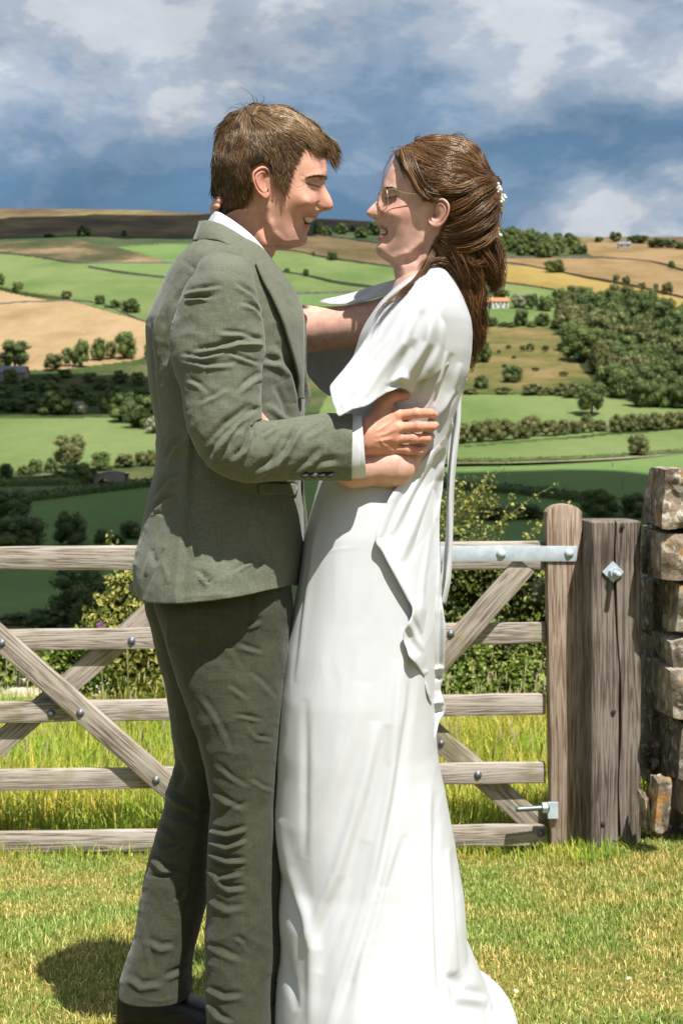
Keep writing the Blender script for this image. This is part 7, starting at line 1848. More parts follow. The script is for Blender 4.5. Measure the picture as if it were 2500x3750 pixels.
w_feats = [('bump', 1430, 719, 17, 11, .0035), ('line', [(1453, 712), (1438, 706), (1420, 707), (1402, 702)], -.0028, 4.5), ('line', [(1455, 717), (1440, 722), (1424, 726), (1412, 726)], -.0030, 3.2), ('line', [(1450, 726), (1430, 740), (1412, 747)], -.0020, 6), ('line', [(1455, 700), (1430, 690), (1404, 690)], .0028, 10),
           ('line', [(1398, 792), (1420, 812), (1434, 840), (1434, 875)], -.0045, 8), ('bump', 1440, 785, 30, 22, .0045), ('line', [(1390, 776), (1400, 784), (1396, 796), (1384, 800)], -.0042, 4.5), ('bump', 1385, 789, 10, 9, .0026), ('bump', 1372, 799, 8, 4, -.005),
           ('line', [(1420, 838), (1402, 833), (1387, 834)], -.0045, 5), ('line', [(1419, 851), (1405, 848), (1391, 846)], -.0055, 7), ('line', [(1415, 860), (1400, 867), (1384, 871)], .0035, 6), ('line', [(1424, 838), (1430, 852), (1426, 866)], -.003, 6), ('line', [(1420, 885), (1400, 888), (1386, 884)], -.0028, 7), ('bump', 1396, 912, 18, 16, .003),
           ('line', [(1555, 835), (1545, 880), (1500, 925), (1430, 945)], .004, 14), ('line', [(1570, 850), (1560, 900), (1520, 950), (1450, 965)], -.005, 13), ('line', [(1590, 880), (1545, 960), (1480, 1060)], .0045, 18)]
wh = Head(w_front, w_back, w_ctrl, w_rad, w_feats)
def woman_body():
    mb = MB(); cols = []
    X, Y = wh.shell(505.5, 1089, 290, 170); w = wh.w(X, Y)
    v, q, nr, nc = mirror_shell(X, Y, w, D0); q = orient(v, q); mb.add(v, q=q)
    px, py = X, Y
    c = np.broadcast_to(W_SKIN, px.shape + (3,)).copy()
    def blend(a, col):
        nonlocal c; a = np.clip(a, 0, 1)[..., None]; c = c * (1 - a) + np.asarray(col) * a
    g = lambda x, y, rx, ry: np.exp(-(((px - x) / rx) ** 2 + ((py - y) / ry) ** 2))
    blend(0.5 * g(1450, 775, 50, 34), (0.62, 0.285, 0.22)); blend(0.4 * g(1350, 778, 16, 16), (0.55, 0.26, 0.2)); blend(0.25 * g(1390, 910, 25, 20), (0.55, 0.29, 0.23))
    blend(0.6 * np.exp(-(seg_dist(px, py, [(1455, 717), (1440, 722), (1424, 726), (1412, 726)])[0] / 3.0) ** 2), (0.09, 0.045, 0.03))
    blend(0.8 * np.exp(-(seg_dist(px, py, [(1418, 837), (1402, 831), (1381, 827)])[0] / 4.5) ** 2), (0.42, 0.16, 0.15)); blend(0.9 * np.exp(-(seg_dist(px, py, [(1414, 860), (1400, 867), (1384, 871)])[0] / 6) ** 2), (0.47, 0.15, 0.15))
    blend(inside(px, py, [(1422, 846), (1404, 835), (1388, 837), (1391, 856), (1402, 862), (1416, 856)]) * 1.0, (0.05, 0.015, 0.012)); blend(inside(px, py, [(1416, 848), (1404, 838), (1387, 838), (1392, 855), (1404, 857), (1411, 854)]) * 1.0, (0.62, 0.54, 0.40))
    blend(0.7 * g(1372, 799, 6, 3.2), (0.10, 0.03, 0.02)); blend(0.5 * np.exp(-(seg_dist(px, py, [(1448, 696), (1425, 686), (1406, 689)])[0] / 5) ** 2), (0.12, 0.07, 0.05))
    sc = inside(px, py, [(1440, 560), (1480, 622), (1514, 660), (1545, 738), (1600, 740), (1620, 820), (1600, 870), (1570, 920), (1800, 960), (1800, 480), (1500, 480)]); blend(np.where(sc, .75, 0), (0.09, 0.052, 0.032))
    cols.append(np.concatenate([c, c[:, ::-1][:, 1:-1]], 1).reshape(-1, 3))
    ear = [(1300 + .3827 * a, 450 + .3827 * b) for a, b in ((760, 745), (790, 720), (835, 712), (880, 740), (905, 790), (903, 850), (880, 915), (845, 965), (800, 1000), (755, 1003), (715, 985), (690, 955), (700, 925), (735, 890), (750, 830), (752, 780))]
    ear_patch(ear, (1603, 780), 0.072, D0, 0.012, (0.55, 0.315, 0.245), (1592, 788, 15, 22), mb, cols, 1)
    B = lambda x, y, d: P(x, y, d)
    # far arm over his shoulder, its hand behind his neck
    A = [(B(1420, 1160, 2.85), B(1330, 1195, 2.875), .042, .043), (B(1330, 1195, 2.875), B(1110, 1206, 2.91), .044, .044), (B(1110, 1206, 2.91), B(930, 1130, 2.925), .044, .038), (B(930, 1130, 2.925), B(850, 860, 2.86), .036, .025), (B(850, 860, 2.86), B(815, 780, 2.815), .026, .022)]
    v, q = flesh(A, .02, .005, .02); mb.add(v, q=q); cols.append(np.broadcast_to(W_SKIN, (len(v), 3)))
    Hh = [(B(835, 800, 2.835), B(806, 772, 2.80), .014, .013), (B(840, 770, 2.835), B(812, 735, 2.80), .014, .012)]
    for a, b, c3, r in (((814, 728, 2.815), (797, 728, 2.775), (812, 722, 2.735), .0075), ((812, 745, 2.812), (790, 744, 2.772), (806, 738, 2.730), .0078), ((806, 762, 2.810), (783, 761, 2.770), (798, 756, 2.730), .0075), ((802, 778, 2.81), (784, 776, 2.775), (797, 772, 2.745), .0068)):
        Hh += [(B(*a), B(*b), r * 1.1, r, .002), (B(*b), B(*c3), r, r * .8, .002)]
    v, q = flesh(Hh, .005, .0016); mb.add(v, q=q); cols.append(np.broadcast_to(W_SKIN * [1.02, .88, .84], (len(v), 3)))
    # near arm: upper arm under the cape, forearm under his sleeve, hand on his waist
    A = [(B(1575, 1120, 2.665), B(1545, 1400, 2.675), .044, .040), (B(1545, 1400, 2.675), B(1500, 1670, 2.668), .040, .035), (B(1500, 1670, 2.668), B(1440, 1708, 2.625), .035, .035), (B(1440, 1708, 2.625), B(1300, 1712, 2.618), .036, .035), (B(1300, 1712, 2.618), B(1060, 1630, 2.600), .033, .023)]
    v, q = flesh(A, .02, .004, .02); mb.add(v, q=q); cols.append(np.broadcast_to(W_SKIN, (len(v), 3)))
    Hh = [(B(1060, 1630, 2.600), B(975, 1580, 2.602), .022, .016)]
    for dx, dy in ((0, 0), (8, 14), (14, 30), (18, 46)):
        Hh += [(B(975 + dx * .4, 1572 + dy, 2.600), B(938 + dx, 1544 + dy, 2.598), .0085, .0078, .0025), (B(938 + dx, 1544 + dy, 2.598), B(916 + dx, 1530 + dy, 2.604), .0076, .0060, .0025)]
    Hh.append((B(985, 1566, 2.60), B(950, 1520, 2.598), .009, .007, .003))
    v, q = flesh(Hh, .005, .0016); mb.add(v, q=q); cols.append(np.broadcast_to(W_SKIN * [1.02, .88, .84], (len(v), 3)))
    core = [(B(1570, 1090, D0), B(1480, 1480, D0), .075, .09), (B(1480, 1480, D0), B(1400, 1800, D0), .085, .10), (B(1400, 1800, D0), B(1380, 2150, D0), .11, .10), (B(1570, 1120, D0 - .08), B(1570, 1120, D0 + .08), .045, .045), (B(1390, 2100, D0 - .07), B(1330, 3000, D0 - .06), .08, .05), (B(1330, 3000, D0 - .06), B(1330, 3720, D0 - .06), .05, .03), (B(1380, 2100, D0 + .07), B(1330, 3000, D0 + .06), .08, .05), (B(1330, 3000, D0 + .06), B(1330, 3720, D0 + .06), .05, .03)]
    v, q = flesh(core, .03, .012, .03); mb.add(v, q=q); cols.append(np.broadcast_to(W_SKIN, (len(v), 3)))
    me = mb.mesh('body'); set_col(me, np.concatenate(cols)); link('body', me, wskin_m, woman)
woman_body()

# ---- hair swept back into a low knot with loose curls
w_hair = hair_mat('chestnut_hair', (0.022, 0.012, 0.0068), (0.078, 0.038, 0.018), (0.36, 0.17, 0.065))
w_hair2 = hair_mat('painted_sunlit_chestnut', (0.0324, 0.0158, 0.0081), (0.1044, 0.0504, 0.0222), (0.3312, 0.1728, 0.0740), 0.30)  # sunlit tone put into the colour of the crown strands and wisps
wr = [(1441, 566), (1462, 540), (1491, 526), (1514, 517), (1549, 497), (1591, 490), (1644, 494), (1702, 505), (1742, 526), (1770, 562), (1789, 604), (1797, 641), (1815, 649), (1829, 666), (1827, 718), (1835, 764), (1823, 806), (1819, 835), (1807, 884), (1794, 921), (1780, 950), (1700, 960), (1640, 950), (1600, 960), (1566, 930), (1572, 900), (1592, 868), (1622, 838), (1650, 810), (1648, 765), (1628, 730), (1600, 722), (1572, 742), (1546, 738), (1530, 715), (1514, 664), (1482, 626), (1456, 592)]
whf = [(1590, 490), (1549, 497), (1514, 517), (1462, 540), (1441, 564), (1440, 600), (1440, 700), (1440, 800), (1500, 900), (1560, 960), (1600, 1000)]
whb = [(1595, 490), (1644, 494), (1702, 505), (1742, 526), (1770, 562), (1789, 604), (1797, 641), (1815, 649), (1829, 666), (1827, 718), (1835, 764), (1823, 806), (1819, 835), (1807, 884), (1794, 921), (1785, 950), (1780, 1000)]
whh = Head(whf, whb, [(1560, 530, .048), (1650, 545, .056), (1720, 585, .056), (1480, 565, .050), (1460, 580, .040), (1500, 620, .060), (1600, 620, .076), (1690, 650, .078), (1760, 660, .062), (1800, 690, .050), (1545, 700, .073), (1640, 740, .086), (1720, 760, .082), (1790, 760, .060), (1680, 840, .080), (1760, 850, .066), (1640, 890, .070), (1720, 920, .060), (1600, 920, .062), (1560, 960, .05), (1450, 800, .05)],
           [(1560, 530, 100), (1700, 560, 90), (1790, 660, 60), (1820, 760, 60), (1800, 880, 60), (1450, 570, 30), (1440, 700, 10), (1560, 950, 20)], [])
EAR_W = [(1560, 742), (1592, 726), (1620, 724), (1646, 745), (1648, 790), (1630, 830), (1600, 840), (1560, 835)]
def woman_hair():
    mb = MB()
    X, Y = whh.shell(490.5, 965, 130, 110); d, _, _ = seg_dist(X, Y, wr, True); ins = inside(X, Y, wr)
    tw = relief(X, Y, [('fold', [(1600, 690), (1700, 690), (1800, 655)], .005, 16), ('fold', [(1650, 800), (1730, 760), (1810, 680)], .006, 16), ('line', [(1640, 745), (1720, 735), (1815, 660)], -.005, 9), ('fold', [(1660, 850), (1750, 820), (1825, 740)], .006, 16), ('line', [(1640, 870), (1740, 860), (1815, 820)], -.006, 10), ('fold', [(1620, 600), (1700, 590), (1780, 620)], .003, 14), ('fold', [(1560, 640), (1660, 650), (1780, 650)], .003, 14)])
    w = whh.w(X, Y) + tw + .003 * gnoise(X * .01, Y * .03, 3.0) - np.where(ins, .012 * np.clip(1 - d / 20, 0, 1) * (X < 1660) * (Y > 570), .05)
    v, q, nr, nc = mirror_shell(X, Y, w, D0); ok = np.concatenate([ins, ins[:, ::-1][:, 1:-1]], 1).reshape(-1); q = orient(v, q); q = q[ok[q].all(1)]; mb.add(v, q=q)
    dirs = [(1450, 565, .45, .7), (1480, 545, .8, .35), (1470, 600, .45, .85), (1500, 640, .5, .85), (1535, 700, .75, .7), (1510, 560, .8, .5), (1540, 520, .95, .0), (1600, 500, 1, .02), (1660, 505, .98, .15), (1720, 530, .85, .5), (1770, 590, .55, .85), (1560, 590, .95, .3), (1640, 590, 1, .15), (1720, 610, .95, .3), (1600, 660, .98, .12), (1700, 670, 1, -.02), (1780, 660, .95, -.1), (1590, 715, .95, .1), (1680, 730, .98, -.12), (1770, 700, .9, -.35), (1670, 800, .92, -.35), (1760, 770, .8, -.6), (1810, 720, .5, -.85), (1650, 850, .95, -.15), (1740, 850, .9, -.35), (1800, 800, .6, -.7), (1640, 910, .7, .6), (1720, 910, .5, .8), (1780, 910, .2, .95), (1590, 900, .5, .9)]
    mb.add(*flow_strands(whh, wr, dirs, 10000, 74, .0030, .00044, wav=.11, avoid=EAR_W, hold=.92, mirror=.25))
    n0 = sum(len(a) for a in mb.q)
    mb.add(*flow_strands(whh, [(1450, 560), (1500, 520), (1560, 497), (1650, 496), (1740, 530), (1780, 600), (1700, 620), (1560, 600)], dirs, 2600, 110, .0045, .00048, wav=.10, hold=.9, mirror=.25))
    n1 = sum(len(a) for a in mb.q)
    # the lock at the temple that passes over the top of the ear
    dd = D0 - .074
    L = lambda *a, **k: mb.add(*lock(*a, **k))
    L([(1470, 545, dd + .03), (1490, 610, dd + .008), (1515, 660, dd), (1545, 710, dd - .006), (1590, 735, dd - .010), (1625, 722, dd - .010)], 130, .0075, .0006, wave=.3)
    L([(1500, 560, dd + .02), (1530, 640, dd), (1560, 690, dd - .005), (1620, 712, dd - .010), (1680, 730, dd - .012)], 130, .008, .0006, wave=.2)
    L([(1535, 650, dd), (1560, 700, dd - .008), (1590, 740, dd - .014), (1598, 752, dd - .014)], 40, .004, .0005)
    # twists drawn back to the pins
    for pts in ([(1640, 780, D0 - .082), (1700, 750, D0 - .088), (1770, 700, D0 - .075), (1825, 665, D0 - .045)], [(1650, 830, D0 - .078), (1720, 800, D0 - .086), (1790, 745, D0 - .072), (1832, 690, D0 - .04)], [(1640, 870, D0 - .070), (1720, 850, D0 - .080), (1790, 800, D0 - .068), (1834, 745, D0 - .035)], [(1600, 700, D0 - .080), (1680, 700, D0 - .086), (1760, 670, D0 - .074), (1822, 650, D0 - .045)], [(1640, 905, D0 - .062), (1720, 900, D0 - .072), (1790, 860, D0 - .060), (1828, 800, D0 - .03)]):
        L(pts, 260, .014, .00046, wave=.15, taper=.7)
    # knot and hanging curls
    for pts, n, r, wv in (([(1650, 880, D0 - .05), (1690, 940, D0 - .06), (1730, 1020, D0 - .05), (1760, 1080, D0 - .03), (1795, 1068, D0 - .02)], 190, .022, .4), ([(1720, 880, D0 - .05), (1760, 940, D0 - .05), (1800, 1000, D0 - .035), (1808, 1050, D0 - .02), (1775, 1080, D0 - .02)], 190, .020, .4),
                          ([(1770, 860, D0), (1795, 920, D0), (1806, 990, D0), (1812, 1040, D0), (1790, 1075, D0)], 200, .026, .4), ([(1690, 900, D0), (1720, 1000, D0), (1740, 1100, D0), (1758, 1180, D0), (1765, 1240, D0)], 240, .022, .5), ([(1660, 920, D0 - .03), (1690, 1030, D0 - .045), (1715, 1130, D0 - .045), (1738, 1220, D0 - .03), (1740, 1285, D0 - .02)], 170, .016, .7),
                          ([(1720, 960, D0 - .04), (1752, 1060, D0 - .04), (1752, 1130, D0 - .035), (1762, 1180, D0 - .02), (1746, 1250, D0 - .01)], 170, .012, .8), ([(1640, 900, D0 + .04), (1690, 1020, D0 + .05), (1736, 1150, D0 + .04), (1742, 1270, D0 + .03)], 170, .018, .6), ([(1700, 1080, D0 - .04), (1725, 1200, D0 - .035), (1735, 1290, D0 - .02), (1718, 1370, D0 - .01)], 70, .009, .7),
                          ([(1600, 900, D0 - .05), (1650, 960, D0 - .052), (1690, 1010, D0 - .050), (1705, 1090, D0 - .04)], 150, .016, .4), ([(1735, 1150, D0 - .02), (1755, 1195, D0 - .02), (1762, 1240, D0 - .01), (1738, 1300, D0)], 80, .008, 1.0)):
        L(pts, int(n * 1.5), r, .00050, wave=wv)
    n2 = sum(len(a) for a in mb.q)
    # loose wisps: along the jaw, over the shoulder, in front of the brow
    for pts, n, r in (([(1610, 880, D0 - .055), (1575, 940, D0 - .066), (1545, 1000, D0 - .095), (1500, 1052, D0 - .132), (1465, 1075, D0 - .150), (1420, 1110, D0 - .164), (1388, 1150, D0 - .172), (1374, 1210, D0 - .176)], 46, .0055), ([(1600, 930, D0 - .055), (1560, 985, D0 - .068), (1500, 1045, D0 - .132), (1440, 1090, D0 - .158), (1400, 1126, D0 - .170), (1388, 1160, D0 - .174)], 26, .004),
                      ([(1460, 545, D0 - .02), (1438, 560, D0 - .02), (1412, 610, D0 - .025), (1400, 660, D0 - .03), (1376, 735, D0 - .02)], 5, .004), ([(1520, 515, D0), (1528, 500, D0 - .01), (1540, 492, D0 - .01)], 8, .004), ([(1650, 960, D0 - .06), (1610, 955, D0 - .062), (1560, 965, D0 - .066), (1520, 1000, D0 - .08)], 40, .006), ([(1700, 940, D0 - .07), (1740, 970, D0 - .07), (1790, 960, D0 - .05), (1830, 985, D0 - .03)], 30, .008),
                      ([(1640, 500, D0), (1680, 488, D0), (1720, 505, D0)], 8, .004), ([(1470, 540, D0), (1445, 545, D0), (1425, 560, D0)], 6, .005), ([(1790, 1040, D0), (1815, 1020, D0), (1822, 985, D0)], 16, .006), ([(1735, 1290, D0 - .02), (1720, 1340, D0), (1700, 1375, D0)], 14, .008)):
        L(pts, n, r, .00048, wave=.9, spread=1.2, taper=.5)
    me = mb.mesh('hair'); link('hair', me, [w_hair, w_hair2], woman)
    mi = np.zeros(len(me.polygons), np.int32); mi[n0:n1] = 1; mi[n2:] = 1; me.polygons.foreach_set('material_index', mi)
woman_hair()
def hair_pins():
    pearl = simple_mat('pearl', (0.72, 0.70, 0.66), 0.15); cr = simple_mat('crystal', (0.8, 0.8, 0.82), 0.05, 0.3)
    e = link('hair_pin', MB().add(*tube(np.array([P(1822, 668, D0 - .035), P(1832, 700, D0 - .035), P(1836, 730, D0 - .03), P(1838, 775, D0 - .02), P(1826, 838, D0 - .03), P(1820, 868, D0 - .03)]), .0012, 6)).mesh('hair_pin'), gold, woman)
    v, t = ICO2; me = MB().add(v, t=t).mesh('pearl'); me.materials.append(pearl)
    mc = MB().add(*(ICO1[0], None, ICO1[1])).mesh('crystal', False); mc.materials.append(gold)
    rg = np.random.default_rng(2)
    for x, y, r in ((1823, 674, .0028), (1826, 686, .0036), (1829, 697, .0045), (1822, 704, .0030), (1832, 712, .0032), (1842, 722, .0036), (1849, 724, .0030), (1836, 728, .0036), (1845, 716, .0026), (1834, 740, .0026), (1828, 722, .0028), (1841, 734, .003), (1822, 838, .0026), (1831, 862, .0030), (1820, 866, .0028), (1815, 858, .0024), (1808, 864, .0030), (1824, 850, .0024), (1812, 720, .003), (1818, 690, .0026)):
        o = bpy.data.objects.new('pearl', me); COL.objects.link(o); o.scale = (r * 1.25,) * 3; o.location = P(x, y, D0 - .040 + rg.normal() * .004); bpy.context.view_layer.update(); o.parent = e; o.matrix_parent_inverse = e.matrix_basis.inverted()
    for x, y, sx, sz in ((1838, 752, .003, .006), (1834, 766, .0035, .0065), (1839, 778, .003, .004), (1828, 690, .003, .003), (1826, 854, .002, .004)):
        o = bpy.data.objects.new('gold_leaf', mc); COL.objects.link(o); o.scale = (sx, .002, sz); o.location = P(x, y, D0 - .040); bpy.context.view_layer.update(); o.parent = e; o.matrix_parent_inverse = e.matrix_basis.inverted()
hair_pins()
def brow_lashes():
    mb = MB(); g = resample(np.array([(1450, 697), (1430, 687), (1406, 689)], float), 110); pts = []
    for x, y in g + RNG.normal(size=g.shape) * [2, 1.8]:
        s = np.linspace(0, 1, 4)[:, None]; p2 = np.array([x, y]) + s * np.array([10, 1 + RNG.normal() * 2]); w = wh.w(p2[:, 0], p2[:, 1])
        pts.append(Pv(p2[:, 0], p2[:, 1], D0 - w - .0012 * np.sin(np.linspace(0.3, 2.6, 4)) - .0004))
    pts = np.array(pts); rr = np.tile(np.array([.0003, .0003, .0002, .0001]), (len(pts), 1)); mb.add(*tubes_batch(pts, rr)); pm = pts.copy(); pm[..., 1] = 2 * D0 - pm[..., 1]; mb.add(*tubes_batch(pm, rr))
    link('eyebrow', mb.mesh('eyebrow'), simple_mat('brown_brow', (0.06, 0.032, 0.02), 0.6), woman)
    pts = []
    for t, (x, y) in enumerate(resample(np.array([(1454, 718), (1438, 724), (1416, 728)], float), 60)):
        s = np.linspace(0, 1, 4); w = float(wh.w(np.array([x]), np.array([y]))[0]); f = t / 60; pts.append(Pv(x - s * 9 * (0.2 + f), y + s * 6 - s ** 2 * 2, D0 - w - .0012 - s * .004))
    pts = np.array(pts); mb = MB(); mb.add(*tubes_batch(pts, np.tile(np.array([.00042, .0004, .0003, .0001]), (len(pts), 1)))); link('eyelashes', mb.mesh('eyelashes'), simple_mat('black_lash', (0.02, 0.012, 0.01), 0.6), woman)
brow_lashes()
def glasses():
    mb = MB()
    lens_mat, ns, ls, b = newmat('clear_lens'); b.inputs['Transmission Weight'].default_value = 1.0; b.inputs['Roughness'].default_value = 0.02; b.inputs['IOR'].default_value = 1.05; b.inputs['Base Color'].default_value = (0.96, 0.97, 0.97, 1)
    fr = None
    for sgn in (1, -1):
        c = P(1402, 731, D0 - .034); c[1] = D0 - .034 * sgn
        th = np.linspace(0, 2 * np.pi, 41); sq = lambda t: np.sign(t) * np.abs(t) ** .75
        u, w = .0245 * sq(np.cos(th)), .0200 * sq(np.sin(th))
        ring = np.stack([c[0] + u * .34 - w * .06, c[1] - u * .94 * sgn, c[2] + w], -1)
        mb.add(*tube(ring, .0009, 6, False)[:2])
        cen = len(ring); ln = MB().add(np.concatenate([ring[:-1], [c]]), t=[[40, k, (k + 1) % 40] for k in range(40)]).mesh('lens')
        k = np.argmin(np.abs(th - .75)); a = ring[k]
        arm = np.array([a, a + [.006, -.003 * sgn, .001], P(1480, 706, D0 - .069), P(1540, 712, D0 - .0755), P(1580, 722, D0 - .079), P(1612, 745, D0 - .080)])
        if sgn < 0: arm[2:, 1] = 2 * D0 - arm[2:, 1]
        g = resample(np.c_[arm[:, 0], arm[:, 2], arm[:, 1]], 30)[:, [0, 2, 1]]; mb.add(*tube(g, .0011, 6)); 
        if fr is None: fr = []
        fr.append(ln)
    a, b_ = P(1390, 722, D0 - .011), P(1390, 722, D0 + .011); mid = P(1386, 717, D0); mb.add(*tube(np.array([a, mid, b_]), .0009, 6))
    f = link('glasses', mb.mesh('glasses'), gold, woman)
    for ln in fr:
        link('lens', ln, lens_mat, f)
glasses()

# ---- dress
wd = [(985, 1560, 1625, 0.045), (1003, 1530, 1632, 0.066), (1020, 1500, 1640, 0.090), (1051, 1455, 1662, 0.122), (1093, 1412, 1686, 0.148), (1139, 1372, 1704, 0.162), (1180, 1345, 1716, 0.165), (1227, 1322, 1719, 0.163), (1294, 1302, 1717, 0.158), (1371, 1275, 1706, 0.150), (1428, 1262, 1685, 0.142), (1490, 1248, 1668, 0.134), (1543, 1236, 1652, 0.127), (1596, 1222, 1640, 0.122), (1696, 1196, 1624, 0.120),
      (1761, 1172, 1608, 0.128), (1828, 1154, 1603, 0.140), (1955, 1122, 1604, 0.158), (2146, 1093, 1610, 0.174), (2242, 1074, 1610, 0.181), (2370, 1052, 1600, 0.192), (2529, 1031, 1590, 0.205), (2720, 1019, 1591, 0.214), (2791, 1018, 1600, 0.217), (2874, 1011, 1620, 0.221), (2944, 1006, 1633, 0.225), (3046, 1014, 1652, 0.232), (3161, 1029, 1672, 0.240), (3289, 1018, 1691, 0.254), (3400, 1027, 1699, 0.268), (3455, 1030, 1703, 0.276), (3512, 1022, 1733, 0.286), (3595, 1015, 1766, 0.298), (3652, 1013, 1788, 0.308), (3690, 1012, 1840, 0.318), (3716, 1011, 1880, 0.323), (3750, 1011, 1893, 0.328), (3798, 1011, 1897, 0.330)]
_wd = np.array(wd, float)
def dress_D(px, py):
    L, R, W = (np.interp(py, _wd[:, 0], _wd[:, k]) for k in (1, 2, 3))
    u = np.clip(np.abs(px - (L + R) / 2) / ((R - L) / 2 + 1e-6), 0, 0.998); return D0 - W * (1 - u ** 2.5) ** (1 / 2.5)
d_feats = [('fold', [(1500, 2300), (1480, 2600), (1433, 2920), (1358, 3300), (1205, 3790)], .007, 17), ('fold', [(1400, 2650), (1345, 2887), (1250, 3206), (1141, 3460)], .008, 22), ('line', [(1020, 3000), (1060, 3180), (1120, 3350), (1150, 3480), (1140, 3780)], .008, 22), ('line', [(1040, 3190), (1075, 3320), (1110, 3420)], -.006, 16), ('line', [(1122, 2560), (1120, 2900), (1118, 3150)], -.004, 14), ('fold', [(1578, 2900), (1577, 3150), (1586, 3400), (1600, 3700)], .006, 14), ('fold', [(1645, 3110), (1662, 3400), (1680, 3560)], .006, 12),
           ('fold', [(1470, 3050), (1410, 3250), (1380, 3380), (1310, 3600)], .005, 14), ('line', [(1400, 3250), (1330, 3500), (1290, 3780)], .005, 24), ('line', [(1340, 3080), (1240, 3400), (1170, 3560)], -.005, 22), ('fold', [(1470, 2420), (1455, 2600), (1430, 2800)], .003, 12), ('line', [(1035, 3420), (1060, 3560), (1090, 3700)], -.006, 14), ('fold', [(1640, 3580), (1690, 3640), (1780, 3660)], .009, 18), ('line', [(1640, 3560), (1660, 3660), (1720, 3770)], -.007, 16), ('line', [(1330, 2500), (1290, 2700), (1180, 3000), (1110, 3150)], .004, 30),
           ('line', [(1200, 1800), (1150, 2000), (1115, 2250), (1085, 2500)], .003, 14), ('line', [(1150, 1930), (1128, 2100), (1100, 2300), (1075, 2500)], -.0035, 9), ('line', [(1130, 2040), (1250, 2010), (1330, 2004)], .0007, 4), ('line', [(1780, 3680), (1830, 3700), (1880, 3760)], .006, 10), ('fold', [(1790, 3690), (1800, 3740), (1830, 3780)], .006, 9),
           # gathers at the waist under his hand
           ('fold', [(1560, 1240), (1545, 1340), (1515, 1440)], .006, 13), ('fold', [(1640, 1290), (1615, 1390), (1575, 1480)], .005, 12), ('line', [(1680, 1330), (1640, 1440), (1590, 1530)], .006, 12), ('line', [(1600, 1400), (1570, 1460), (1530, 1500)], -.004, 7), ('fold', [(1660, 1430), (1625, 1490), (1600, 1530)], .005, 8), ('line', [(1650, 1440), (1625, 1500), (1595, 1560)], -.005, 8), ('fold', [(1440, 1690), (1480, 1700), (1500, 1690)], .004, 8)]
def dress():
    v = loft_rows(wd, D0, 260, 6.0, 2, 2.5)
    V, q = dress_up(v, d_feats, gain=1.1, noise=[(.0022, 200, 1100, 0.22, 4.0), (.0006, 70, 600, 0.15, 7.0)])
    # the train: a soft ripple round the hem
    ob = link('dress', MB().add(V, q=q).mesh('dress'), silk, woman); sm = ob.modifiers.new('thickness', 'SOLIDIFY'); sm.thickness = .0015; sm.offset = -1
    return ob
drs = dress()
# near cape sleeve
cape_o = [(1560, 1006), (1528, 1028), (1490, 1056), (1447, 1094), (1410, 1130), (1372, 1180), (1338, 1240), (1300, 1296), (1254, 1356), (1222, 1394), (1208, 1414), (1210, 1440), (1224, 1490), (1241, 1523), (1260, 1514), (1285, 1500), (1340, 1486), (1385, 1458), (1432, 1430), (1470, 1420), (1497, 1432), (1505, 1440), (1530, 1400), (1580, 1380), (1640, 1340), (1690, 1260), (1710, 1190), (1700, 1130), (1680, 1090), (1652, 1050), (1615, 1020), (1580, 1004)]
cape_c = [(1560, 1006, D0 - .055), (1500, 1045, D0 - .105), (1447, 1094, D0 - .135), (1372, 1180, D0 - .150), (1300, 1296, D0 - .168), (1208, 1414, D0 - .195), (1241, 1523, D0 - .240), (1300, 1495, D0 - .240), (1385, 1458, D0 - .215), (1470, 1420, D0 - .190), (1505, 1440, D0 - .160), (1580, 1380, D0 - .158), (1640, 1340, D0 - .135), (1690, 1260, D0 - .085), (1710, 1190, D0 - .050), (1680, 1090, D0 - .045), (1652, 1050, D0 - .05), (1615, 1020, D0 - .055),
          (1570, 1080, D0 - .165), (1620, 1100, D0 - .130), (1600, 1200, D0 - .182), (1660, 1200, D0 - .125), (1520, 1150, D0 - .185), (1450, 1180, D0 - .176), (1480, 1280, D0 - .200), (1380, 1300, D0 - .190), (1300, 1400, D0 - .205), (1420, 1390, D0 - .205), (1560, 1300, D0 - .185), (1340, 1440, D0 - .222), (1260, 1470, D0 - .225)]
cape_f = [('fold', [(1560, 1110), (1520, 1240), (1450, 1350), (1360, 1470)], .008, 20), ('fold', [(1530, 1130), (1480, 1260), (1390, 1380), (1310, 1490)], .007, 18), ('line', [(1500, 1090), (1420, 1230), (1320, 1350), (1250, 1500)], .006, 20), ('line', [(1552, 1120), (1500, 1270), (1420, 1400)], -.006, 14), ('fold', [(1600, 1150), (1580, 1260), (1520, 1360), (1480, 1420)], .008, 18), ('line', [(1440, 1412), (1470, 1378), (1500, 1400)], .010, 13), ('line', [(1415, 1425), (1465, 1400), (1492, 1425)], -.010, 10), ('fold', [(1640, 1150), (1630, 1260), (1590, 1370)], .005, 18), ('line', [(1460, 1130), (1380, 1250), (1290, 1340)], -.004, 14), ('fold', [(1330, 1400), (1290, 1450), (1255, 1500)], .005, 12)]
_cr = RBF(cape_c)
patch('cape_sleeve', cape_o, lambda x, y: np.minimum(_cr(x, y), dress_D(x, y) - .006), silk, drs, 7.0, .0018, cape_f)
patch('cape_sleeve', [(1452, 1022), (1380, 1042), (1300, 1068), (1230, 1086), (1175, 1100), (1168, 1104), (1200, 1112), (1262, 1112), (1330, 1102), (1400, 1082), (1455, 1066)], RBF([(1452, 1022, D0 + .07), (1300, 1068, D0 + .13), (1170, 1103, D0 + .135), (1262, 1112, D0 + .09), (1400, 1082, D0 + .06), (1455, 1066, D0 + .05), (1330, 1085, D0 + .095)]), silk, drs, 8.0, .0015, [('fold', [(1380, 1045), (1310, 1085), (1290, 1108)], .006, 10), ('line', [(1430, 1040), (1360, 1070), (1330, 1100)], .005, 10)])
